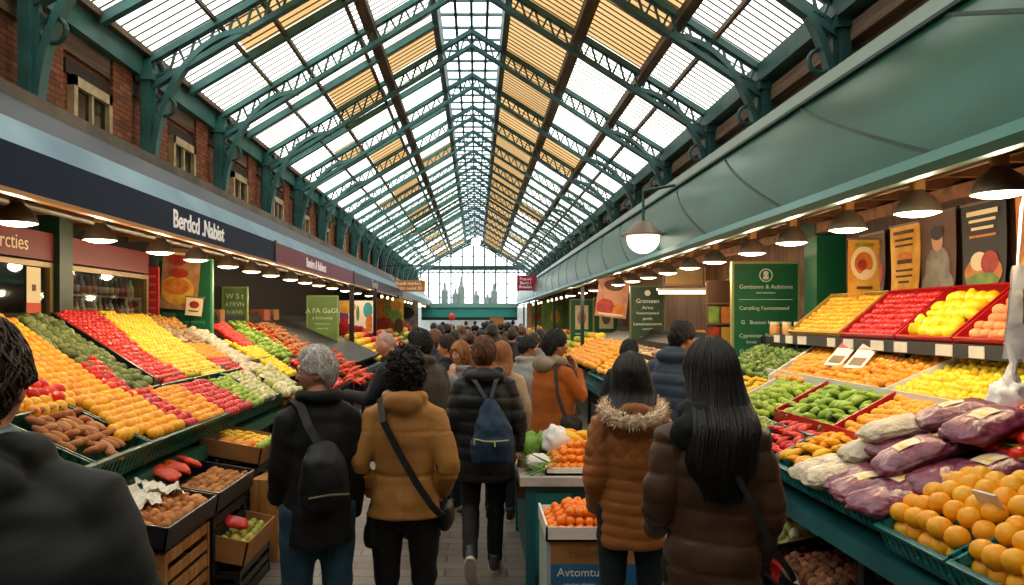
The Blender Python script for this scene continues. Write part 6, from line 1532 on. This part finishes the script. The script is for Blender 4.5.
    if c.get('collar_inner'):
        ring = [LN((.072 * math.cos(a), -.014 + .07 * math.sin(a), 1.535)) for a in [2 * PI * k / 20 for k in range(20)]]
        o = MB().tube(ring, .017, 8, closed=True).build('inner_collar', c['collar_inner'], root, True); o.data.transform(S4)
    if c.get('cuff'):
        for i in (0, 1):
            wr, el = J['wr', i], J['el', i]; d = (wr - el).normalized(); o = MB().tube([wr - d * .005, wr + d * .03], [.046, .042], 16).build('cuff', c['cuff'], root, True); o.data.transform(S4)
    # ---- trousers and shoes
    tm = trousers; g = MB(); g.loft([(0, 0, .80, .10, .085), (0, 0, .90, .165, .115), (0, 0, 1.0, .165, .115), (0, 0, 1.04, .14, .10)], 20)
    for i in (0, 1):
        hp, kn, an = J['hip', i], J['kn', i], J['an', i]
        g.tube([hp + Vector((0, 0, .04)), hp.lerp(kn, .35), hp.lerp(kn, .8), kn, kn.lerp(an, .35), kn.lerp(an, .75), an + (an - kn).normalized() * .012], [q * trouser_r for q in (.095, .092, .073, .069, .066, .058, .056)], 16)
    mm = remeshed(g, max(vox, .013) if not low else .03, 3 if not low else 2, 'trousers')
    if not low: displace(mm, lambda p, q: .006 * noise.noise(Vector((p.x * 8, p.y * 8, p.z * 16))) + .004 * math.sin(p.z * 60) * ga(p.z, .5, .07))
    mm.materials.append(tm); mm.transform(S4); mm.polygons.foreach_set('use_smooth', [True] * len(mm.polygons)); mobj('trousers', mm, root)
    for i, sx in enumerate((-1, 1)):
        if low and loc[1] > 12: continue
        an = J['an', i]; pit = J['ft', i]
        M = Matrix.Translation(an) @ Matrix.Rotation(-pit, 4, 'X')
        up = MB(); up.loft([(0, .045, -.065, .042, .135, 2.6), (0, .045, -.04, .046, .138, 2.6), (0, .03, -.01, .043, .12, 2.3), (0, -.01, .03, .040, .070), (0, -.02, .05, .042, .055)], 20, 0, M)
        sh = up.build('shoe', mat('shoe_' + shoes, shoes, .5), root, True); sh.data.transform(S4)
        so = MB().loft([(0, .045, -.085, .042, .138, 2.6), (0, .045, -.062, .047, .142, 2.6)], 20, 0, M).build('sole', mat('shoe_sole', 'b9b0a4', .7), sh); so.data.transform(S4)
    P.M = Matrix.Translation(root.location) @ Matrix.Rotation(rz, 4, 'Z') @ S4; P.J = J
    return P
def worn(P, name, label, cat, group=None):
    """an Empty at the wearer's place, so that bags can be shaped in the wearer's own frame"""
    o = empty(name, P.root.location, P.root.rotation_euler.z, label, cat, group); o.scale = (P.s,) * 3; return o
def ribbon(pts, w, th, side, n=None):
    mb = MB(); pts = [Vector(p) for p in pts]; k = len(pts); vs = []; side = Vector(side)
    for i, p in enumerate(pts):
        t = (pts[min(i + 1, k - 1)] - pts[max(i - 1, 0)]).normalized(); x = (side - t * side.dot(t)).normalized(); nn = t.cross(x)
        for a, b in ((-1, -1), (1, -1), (1, 1), (-1, 1)): vs.append(p + x * a * w / 2 + nn * b * th / 2)
    fs = [(i * 4 + j, i * 4 + (j + 1) % 4, (i + 1) * 4 + (j + 1) % 4, (i + 1) * 4 + j) for i in range(k - 1) for j in range(4)] + [(3, 2, 1, 0), tuple((k - 1) * 4 + j for j in range(4))]
    return mb.add(vs, fs)
def soft_bag(rings, m, seed=0, amp=.012, vox=.012):
    g = MB().loft(rings, 28); me = remeshed(g, vox, 5, 'bag'); displace(me, lambda p, q: amp * (noise.noise(p * 9 + Vector((seed, 0, 0))) + .5 * noise.noise(p * 22))); me.materials.append(m)
    me.polygons.foreach_set('use_smooth', [True] * len(me.polygons)); return me

K_black = cloth('black', '0c0d0f', '17181a'); K_blackpuff = cloth('black_puffer', '0e1013', '1a1c20', .5); K_mustard = cloth('mustard', 'ad7a3d', '966632', .6, sc=4); K_caramel = cloth('caramel', '9a6030', '844f26', .5, sc=5)
K_brown = cloth('dark_brown', '4a3323', '3a281b', .5, sc=4); K_orange = cloth('orange_wool', 'a85a1e', '934c17', .85); K_hoodjkt = cloth('black_jacket', '0d1012', '161b1e', .7); K_navy = cloth('navy_puffer', '26384a', '1c2a38', .5); K_navy2 = cloth('dark_navy', '12161d', '1a1f28')
K_greycoat = cloth('grey_coat', '4a453c', '3a362f'); K_beige = cloth('beige', 'b09a80', '9a846a'); K_lightgrey = cloth('light_grey', '9a9a98', '82827f'); K_grey = cloth('mid_grey', '6a6864', '565450')
T_black = cloth('black_trousers', '0b0b0d', '121215'); T_jeans = cloth('blue_jeans', '2c4a5c', '233c4c', .85); T_dkjeans = cloth('dark_jeans', '1a2630', '141d26', .85); K_navybag = cloth('navy_bag', '17344f', '112840', .6); K_scarf = cloth('black_scarf', '0d1114', '182024')
def at(px, Y): return (px - CX) / F * Y

# 1 man close by in a black hooded jacket
P1 = person('man in a black hooded jacket with pale blue collar, close by, seen from behind', (at(-27, 1.58), 1.58), .04, 1.83, dict(mat=K_hoodjkt, hem=.80, rx=(.25, .245, .23, .245, .225), ry=(.17, .17, .16, .17, .135), hood='down', hoodr=(.17, .075, .07), hoodp=(0, -.115, 1.455), slv=1.12, wrinkle=.010, collar_inner=cloth('pale_blue', '7f97a6', '6b8494')), ('short', 'darkbrown'), trousers=T_dkjeans, vox=.011, build=1.32, head=(.05, -.05, 0))
# 2 grey haired man in a long black coat
P2 = person('grey-haired man in a long black coat and blue jeans, looking towards the fruit', (at(318, 3.8), 3.8), .50, 1.69, dict(mat=K_black, hem=.735, rx=(.205, .20, .18, .19, .19), ry=(.18, .175, .16, .155, .12), collar=.05, slv=1.05, wrinkle=.008), ('short', 'grey'), 'pink', head=(1.22, .06, 0), arms=[((-.185, .02, 1.12), (-.16, .20, .97), (.1, .8, -.5), (1, 0, 0)), ((.195, -.03, 1.12), (.20, .05, .88), (0, .2, -1), (-1, 0, 0))], trousers=T_jeans, trouser_r=1.12, vox=.011, build=.88, legs=[((-.10, .05, .5), (-.11, .06, .085), 0), ((.10, -.01, .5), (.11, -.08, .10), .15)])
b = worn(P2, 'backpack', 'black backpack hung on one shoulder of the grey-haired man', 'backpack')
mobj('bag_body', soft_bag([(-.04, -.22, .98, .10, .045), (-.04, -.235, 1.02, .125, .07), (-.04, -.24, 1.12, .125, .08), (-.04, -.23, 1.22, .11, .07), (-.04, -.20, 1.29, .07, .04), (-.04, -.19, 1.31, .03, .02)], cloth('black_bag', '101114', '191b1f', .55), 1), b)
ribbon([(-.05, -.20, 1.28), (-.10, -.165, 1.38), (-.12, -.10, 1.475), (-.13, -.0, 1.50), (-.135, .11, 1.44), (-.14, .16, 1.30)], .045, .012, (1, 0, 0)).build('shoulder_strap', cloth('strap_black', '1d1f22', '26282c', .6), b)
MB().tube([(-.14, -.31, 1.06), (-.04, -.325, 1.07), (.06, -.31, 1.06)], .005, 6).build('zip', M_shade, b)
b = worn(P2, 'handbag', 'soft black bag with dangling straps between the grey-haired man and the mustard coat', 'bag'); 
mobj('bag_body', soft_bag([(.33, -.06, .70, .09, .055), (.33, -.06, .74, .105, .065), (.33, -.06, .84, .10, .06), (.32, -.05, .93, .06, .035), (.31, -.04, .96, .03, .02)], cloth('black_bag2', '0d0e10', '17181b', .5), 4), b)
ribbon([(.31, -.04, .95), (.285, -.02, 1.02), (.27, .03, 1.06)], .02, .01, (0, 1, 0)).build('handle', M_dark, b); ribbon([(.36, -.10, .74), (.37, -.12, .66), (.345, -.13, .60)], .025, .006, (1, 0, 0)).build('dangling_strap', M_dark, b); ribbon([(.39, -.09, .74), (.405, -.10, .66), (.40, -.11, .61)], .025, .006, (1, 0, 0)).build('dangling_strap', M_dark, b)
# 3 woman in a mustard coat
P3 = person('curly-haired woman in a mustard coat and black trousers with a diagonal strap', (at(405, 3.9), 3.9), -.03, 1.685, dict(mat=K_mustard, hem=.84, rx=(.222, .200, .170, .185, .190), ry=(.165, .155, .135, .14, .115), hood='down', hoodw=.78, hoodr=(.105, .055, .075), hoodp=(0, -.09, 1.47), slv=.95, collar=.03, seam=(('z', 1.33, .006, .007), ('x', 0, .005, .006), ('z', 1.10, .008, .010), ('z', .86, .006, .006)), wrinkle=.007), ('curly', 'black'), 'tan', trousers=T_black, trouser_r=.98,
    arms=[((-.245, -.07, 1.14), (-.19, .10, .98), (.4, .6, -.5), (1, 0, 0)), ((.245, -.07, 1.14), (.19, .10, .98), (-.4, .6, -.5), (-1, 0, 0))], vox=.011, head=(.05, .05, 0), build=.92)
b = worn(P3, 'crossbody_bag', 'black crossbody bag strap running diagonally over the mustard coat', 'bag')
ribbon([(-.10, .13, 1.40), (-.125, .06, 1.50), (-.125, -.06, 1.50), (-.09, -.165, 1.39), (0, -.175, 1.22), (.08, -.175, 1.08), (.16, -.165, .96), (.205, -.12, .90)], .036, .010, (.75, 0, .6)).build('shoulder_strap', M_dark, b)
mobj('bag_body', soft_bag([(.215, .02, .80, .035, .09), (.22, .02, .84, .045, .105), (.22, .02, .92, .04, .10), (.215, .02, .95, .02, .07)], cloth('black_bag3', '101012', '19191c', .5), 6), b)
# 4 man in a black puffer with a navy drawstring backpack
P4 = person('brown-haired man in a black puffer jacket walking away with a navy backpack', (at(484, 5.5), 5.5), .0, 1.70, dict(mat=K_blackpuff, hem=.69, rx=(.235, .24, .225, .235, .215), ry=(.17, .175, .165, .165, .125), hood='down', hoodr=(.15, .07, .07), hoodp=(0, -.10, 1.47), puff=(.095, .013, 'h'), slv=1.08), ('short', 'brown'), 'fair', trousers=T_black, trouser_r=1.0, shoes='2c3138', build=.97,
    arms=[((-.23, -.05, 1.13), (-.23, .06, .90), (0, .2, -1), (1, 0, 0)), ((.25, -.05, 1.13), (.25, .10, .93), (-.05, .3, -1), (-1, 0, .1))], legs=[((-.10, .02, .50), (-.10, -.24, .20), .95), ((.09, .05, .50), (.08, .08, .085), 0)], vox=.012)
b = worn(P4, 'backpack', 'navy drawstring backpack with a pale zip on the black puffer jacket', 'backpack')
mobj('bag_body', soft_bag([(.06, -.26, .86, .12, .05), (.06, -.275, .90, .155, .085), (.06, -.28, 1.02, .155, .095), (.055, -.265, 1.16, .12, .075), (.045, -.235, 1.27, .07, .045), (.04, -.22, 1.33, .035, .03)], K_navybag, 2, .014), b)
for sx in (-1, 1): ribbon([(.03 + sx * .02, -.22, 1.33), (sx * .07 + .01, -.18, 1.44), (sx * .11, -.10, 1.50), (sx * .12, .04, 1.49)], .028, .01, (1, 0, 0)).build('shoulder_strap', cloth('strap_grey', '2c333c', '39424c', .7), b)
MB().tube([(-.07, -.352, 1.06), (.0, -.373, 1.045), (.08, -.375, 1.045), (.17, -.355, 1.05)], .005, 6).tube([(.07, -.378, 1.045), (.072, -.383, 1.01)], .006, 6).tube([(-.07, -.355, 1.06), (-.072, -.36, 1.02)], .005, 6).build('zip', mat('pale_zip', 'a8b06a', .5), b)
b = worn(P4, 'paper_bag', 'brown paper bag carried low beside the black puffer jacket', 'bag'); mobj('bag_body', soft_bag([(.30, .10, .55, .05, .07, 4), (.30, .10, .60, .06, .08, 4), (.305, .10, .78, .06, .075, 4), (.30, .10, .86, .04, .05, 3)], mat('brown_paper', '8a6a4a', .8, col2='6f5238', scale=8), 8, .010), b); ribbon([(.27, .10, .85), (.275, .12, .90), (.30, .12, .90), (.32, .10, .85)], .015, .006, (0, 1, 0)).build('handle', M_cardboard_dk, b)
# 5 man in an orange coat, hand at the mouth
P5 = person('man in an orange wool coat with a beige hood, hand raised to his mouth', (at(553, 6.3), 6.3), -1.05, 1.735, dict(mat=K_orange, hem=.90, rx=(.225, .215, .20, .21, .20), ry=(.165, .16, .15, .15, .12), slv=1.02, collar=.03), ('short', 'black'), 'tan', head=(-.25, .03, 0), trousers=T_jeans, arms=[((-.20, .16, 1.22), (-.05, .20, 1.42), (.25, .0, .8), (.4, -.7, 0)), ((.20, .14, 1.20), (.06, .20, 1.41), (-.25, .0, .8), (-.4, -.7, 0))])
hd = MB().ell(P5.LN((0, -.10, 1.48)), (.13, .075, .075), 20, 12, 0, Matrix.Rotation(.3, 4, 'X'))
for sx in (-1, 1): hd.tube([(sx * .10, -.07, 1.52), (sx * .115, .02, 1.50), (sx * .06, .13, 1.42)], [.05, .045, .03], 12)
mm = remeshed(hd, .012, 4, 'hood'); mm.materials.append(cloth('beige_hood', '8f8470', '7a705e')); mm.transform(Matrix.Scale(P5.s, 4)); mobj('hood', mm, P5.root, 'beige hood lying on the back')
b = worn(P5, 'shoulder_bag', 'black shoulder bag at the hip of the man in the orange coat', 'bag'); mobj('bag_body', soft_bag([(.27, -.02, .82, .035, .09), (.275, -.02, .86, .05, .12), (.275, -.02, 1.02, .045, .11), (.27, -.02, 1.08, .02, .08)], cloth('black_bag4', '0e0f11', '18191c', .5), 3), b)
ribbon([(.27, -.07, 1.07), (.23, -.12, 1.25), (.17, -.10, 1.46), (.13, 0, 1.51), (.17, .10, 1.42), (.235, .10, 1.22), (.27, .04, 1.07)], .03, .01, (0, 1, 0)).build('shoulder_strap', M_dark, b)
# 6 woman in a caramel quilted jacket
P6 = person('black-haired woman in a caramel quilted jacket with a fur trimmed hood', (at(631, 3.9), 3.9), -.05, 1.635, dict(mat=K_caramel, hem=.69, rx=(.200, .200, .18, .19, .185), ry=(.165, .165, .145, .15, .12), hood='down', hoodr=(.14, .065, .12), hoodp=(0, -.115, 1.42), puff=(.062, .008, 'diamond'), slv=1.05, fur=True, furp=(0, -.075, 1.485), furr=(.145, .085)), ('bob', 'black', .27), 'fair', trousers=T_dkjeans, vox=.009, head=(-.25, .08, 0), arms=[((-.205, -.05, 1.12), (-.18, .10, .92), (.3, .5, -.8), (1, 0, 0)), ((.21, -.03, 1.13), (.22, .08, .90), (-.1, .3, -.9), (-1, 0, 0))], build=.88)
# 7 man in a navy puffer bending to the fruit
P7 = person('man in a navy puffer jacket leaning towards the fruit beyond the dark brown coat', (at(674, 6.0), 6.0), -.72, 1.82, dict(mat=K_navy, hem=.80, rx=(.225, .225, .215, .225, .205), ry=(.17, .17, .16, .16, .125), hood='down', hoodr=(.15, .08, .07), hoodp=(0, -.09, 1.485), puff=(.085, .012, 'h'), slv=1.15), ('short', 'black'), 'tan', lean=(.16, 0), head=(-.45, .12, 0), trousers=T_black, arms=[None, ((.24, .26, 1.14), (.16, .50, 1.10), (0, 1, -.1), (0, 0, -1))])
# 8 woman in a long dark brown quilted coat
P8 = person('woman with long black hair in a long dark brown quilted coat, nearest on this side', (at(712, 2.9), 2.9), -.10, 1.735, dict(mat=K_brown, hem=.50, rx=(.225, .210, .178, .188, .18), ry=(.185, .18, .155, .155, .12), puff=(.115, .012, 'h'), slv=1.02, scarf=K_scarf, wrinkle=.009, cuff=cloth('brown_cuff', '7a5a42', '644834')), ('long', 'black', .47), 'fair', trousers=T_black, vox=.009, head=(.22, .03, 0),
    arms=[((-.20, -.03, 1.15), (-.19, .17, 1.02), (.3, .9, .0), (.6, 0, -.6)), ((.20, -.04, 1.14), (.19, .10, .90), (-.1, .4, -.8), (-1, 0, 0))], build=.86)
b = worn(P8, 'crossbody_bag', 'black crossbody bag at the hip of the long dark brown coat', 'bag')
ribbon([(-.05, -.155, 1.44), (.03, -.175, 1.34), (.10, -.19, 1.20), (.17, -.195, 1.05), (.24, -.17, .95), (.275, -.10, .90)], .022, .008, (.7, 0, .7)).build('shoulder_strap', M_dark, b)
mobj('bag_body', soft_bag([(.29, -.02, .66, .04, .11), (.30, -.02, .70, .055, .13), (.30, -.02, .82, .05, .125), (.29, -.02, .89, .025, .09)], cloth('black_bag5', '0e0f11', '191a1d', .4), 5), b)
# 9 dark haired shopper seen between the women
P9 = person('dark-haired shopper in dark clothes, only the head showing between the two brown coats', (at(629, 7.6), 7.6), -.3, 1.62, dict(mat=K_navy2, hem=.75), ('short', 'black'), 'tan', trousers=T_black, vox=.02, head=(-.5, .2, 0))
# 10 bald man reaching for fruit
P10 = person('bald man in a dark navy jacket reaching out to the fruit', (at(403, 6.9), 6.9), 1.25, 1.74, dict(mat=K_navy2, hem=.80, collar=.03, slv=1.05), ('bald', 'stubble'), 'pink', lean=(.22, 0), head=(.12, .22, 0), trousers=T_dkjeans, arms=[((-.24, .22, 1.13), (-.16, .50, 1.16), (0, 1, .05), (0, 0, -1)), ((.24, .20, 1.12), (.16, .44, 1.12), (0, 1, 0), (0, 0, -1))], vox=.013)
# 11 dark haired man in a grey coat
P11 = person('dark-haired man in a grey coat behind the curly-haired woman, looking at the stall', (at(421, 6.3), 6.35), .75, 1.74, dict(mat=K_greycoat, hem=.70, collar=.04, rx=(.24, .23, .215, .225, .21)), ('short', 'black'), 'tan', head=(.55, .12, 0), trousers=T_black, vox=.013, build=1.05)
# 12-15 nearer crowd
P12 = person('woman with dark pulled back hair and dark coat, face turned to the stalls', (at(449, 7.8), 7.8), 1.15, 1.655, dict(mat=K_navy2, hem=.7, collar=.03), ('short', 'darkbrown'), 'fair', head=(.35, .02, 0), trousers=T_black, vox=.016)
P13 = person('long-haired blonde woman in a light grey coat facing the camera', (at(462, 7.3), 7.3), 2.35, 1.60, dict(mat=K_lightgrey, hem=.7, collar=.03), ('long', 'auburn', .36), 'pink', head=(.1, .05, 0), trousers=T_dkjeans, vox=.016, arms=[((-.24, .16, 1.18), (-.06, .20, 1.42), (.1, -.2, .9), (.3, -.8, 0)), None])
P14 = person('woman with straight auburn hair in a beige coat, seen from behind', (at(501, 7.0), 7.0), -.25, 1.60, dict(mat=K_beige, hem=.6, collar=.05, rx=(.25, .24, .22, .22, .20)), ('long', 'auburn', .27), 'fair', trousers=T_dkjeans, vox=.016, head=(-.1, .05, 0))
P15 = person('man with black hair and a grey jacket looking down towards the canopy stall', (at(526, 8.0), 8.0), -1.0, 1.645, dict(mat=K_lightgrey, hem=.75, collar=.04), ('short', 'black'), 'tan', head=(-.3, .25, 0), trousers=T_dkjeans, vox=.016)
P16 = person('brown-haired woman in a dark blue coat behind the grey coat, face towards the aisle', (at(436, 9.6), 9.6), 2.3, 1.68, dict(mat=cloth('slate', '2c3a4a', '232f3c'), hem=.7, collar=.03), ('long', 'brown', .3), 'pink', trousers=T_black, vox=.02)
# the far crowd
crowd = [(428, 12, 'brown', 'long', 'beige', 2.9), (440, 13, 'black', 'short', 'dark grey', .1), (455, 11.5, 'black', 'short', 'navy', .2), (470, 12.5, 'darkbrown', 'short', 'black', .0), (492, 11, 'black', 'long', 'dark green', -.1), (512, 12.2, 'darkbrown', 'short', 'charcoal', -.2), (534, 11, 'black', 'short', 'grey', -.5), (497, 14, 'brown', 'short', 'tan', .1),
 (447, 16, 'black', 'short', 'maroon', .3), (462, 17, 'brown', 'long', 'black', 0), (480, 16, 'black', 'short', 'navy blue', 0), (508, 17, 'black', 'short', 'olive', 0), (522, 15.5, 'brown', 'short', 'dark blue', -.2), (540, 14.5, 'black', 'long', 'plum', -.4), (549, 17.5, 'black', 'short', 'dark brown', -.2), (434, 19, 'black', 'short', 'black wool', .5),
 (452, 21, 'brown', 'short', 'grey wool', 0), (468, 22, 'black', 'short', 'slate', 3.1), (487, 20, 'black', 'long', 'brown', 0), (501, 22, 'darkbrown', 'short', 'black quilted', 0), (516, 21, 'black', 'short', 'steel blue', 0), (530, 20, 'blonde', 'long', 'cream', 0), (443, 25, 'black', 'short', 'green', .2), (459, 27, 'grey', 'short', 'dark navy', 0),
 (475, 26, 'black', 'short', 'rust', 0), (491, 27, 'black', 'short', 'charcoal wool', 0), (506, 26, 'brown', 'short', 'deep red', 3.0), (521, 28, 'black', 'short', 'dark teal', 0), (450, 33, 'black', 'short', 'light brown', 0), (466, 34, 'brown', 'short', 'ash grey', 0), (483, 33, 'black', 'short', 'ink blue', 0), (499, 35, 'black', 'short', 'pale grey', 0), (513, 34, 'black', 'short', 'mauve', 0), (475, 41, 'black', 'short', 'black leather', 0), (492, 42, 'brown', 'short', 'sand', 0)]
CCOL = {'beige': 'a89478', 'dark grey': '3a3a3c', 'navy': '1c2636', 'black': '121214', 'dark green': '24342c', 'charcoal': '2a2c30', 'grey': '6e6e70', 'tan': '8c6c48', 'maroon': '4c1c24', 'navy blue': '1e2c48', 'olive': '4a4a30', 'dark blue': '223048', 'plum': '40283c', 'dark brown': '38281e', 'black wool': '16161a', 'grey wool': '5a5a5e', 'slate': '46505a', 'brown': '5a4030', 'black quilted': '141418', 'steel blue': '4a6078', 'cream': 'c8bca4', 'green': '3a5a44', 'dark navy': '181e2c', 'rust': '7a4424', 'charcoal wool': '303236', 'deep red': '6c2024', 'dark teal': '20444a', 'light brown': '84684c', 'ash grey': '7c7c7a', 'ink blue': '202a44', 'pale grey': '9a9a9c', 'mauve': '6a4c5c', 'black leather': '101012', 'sand': 'b0987a'}
for i, (px, Y, hc_, st, col, rz) in enumerate(crowd):
    person('%s-haired person in a %s coat in the far crowd' % ({'darkbrown': 'dark', 'grey': 'grey'}.get(hc_, hc_), col), (at(px, Y), Y), rz, 1.56 + .03 * ((i * 5) % 7), dict(mat=cloth('crowd_' + col.replace(' ', '_'), CCOL[col], None, .8, .1, 0), hem=.7, collar=.03), (st, hc_, .28), ['fair', 'tan', 'pink'][i % 3], trousers=[T_black, T_dkjeans, T_jeans][i % 3], vox=.03, low=True, face=False, group='far crowd')
bpy.data.scenes.remove(WORK)
bpy.context.view_layer.update()
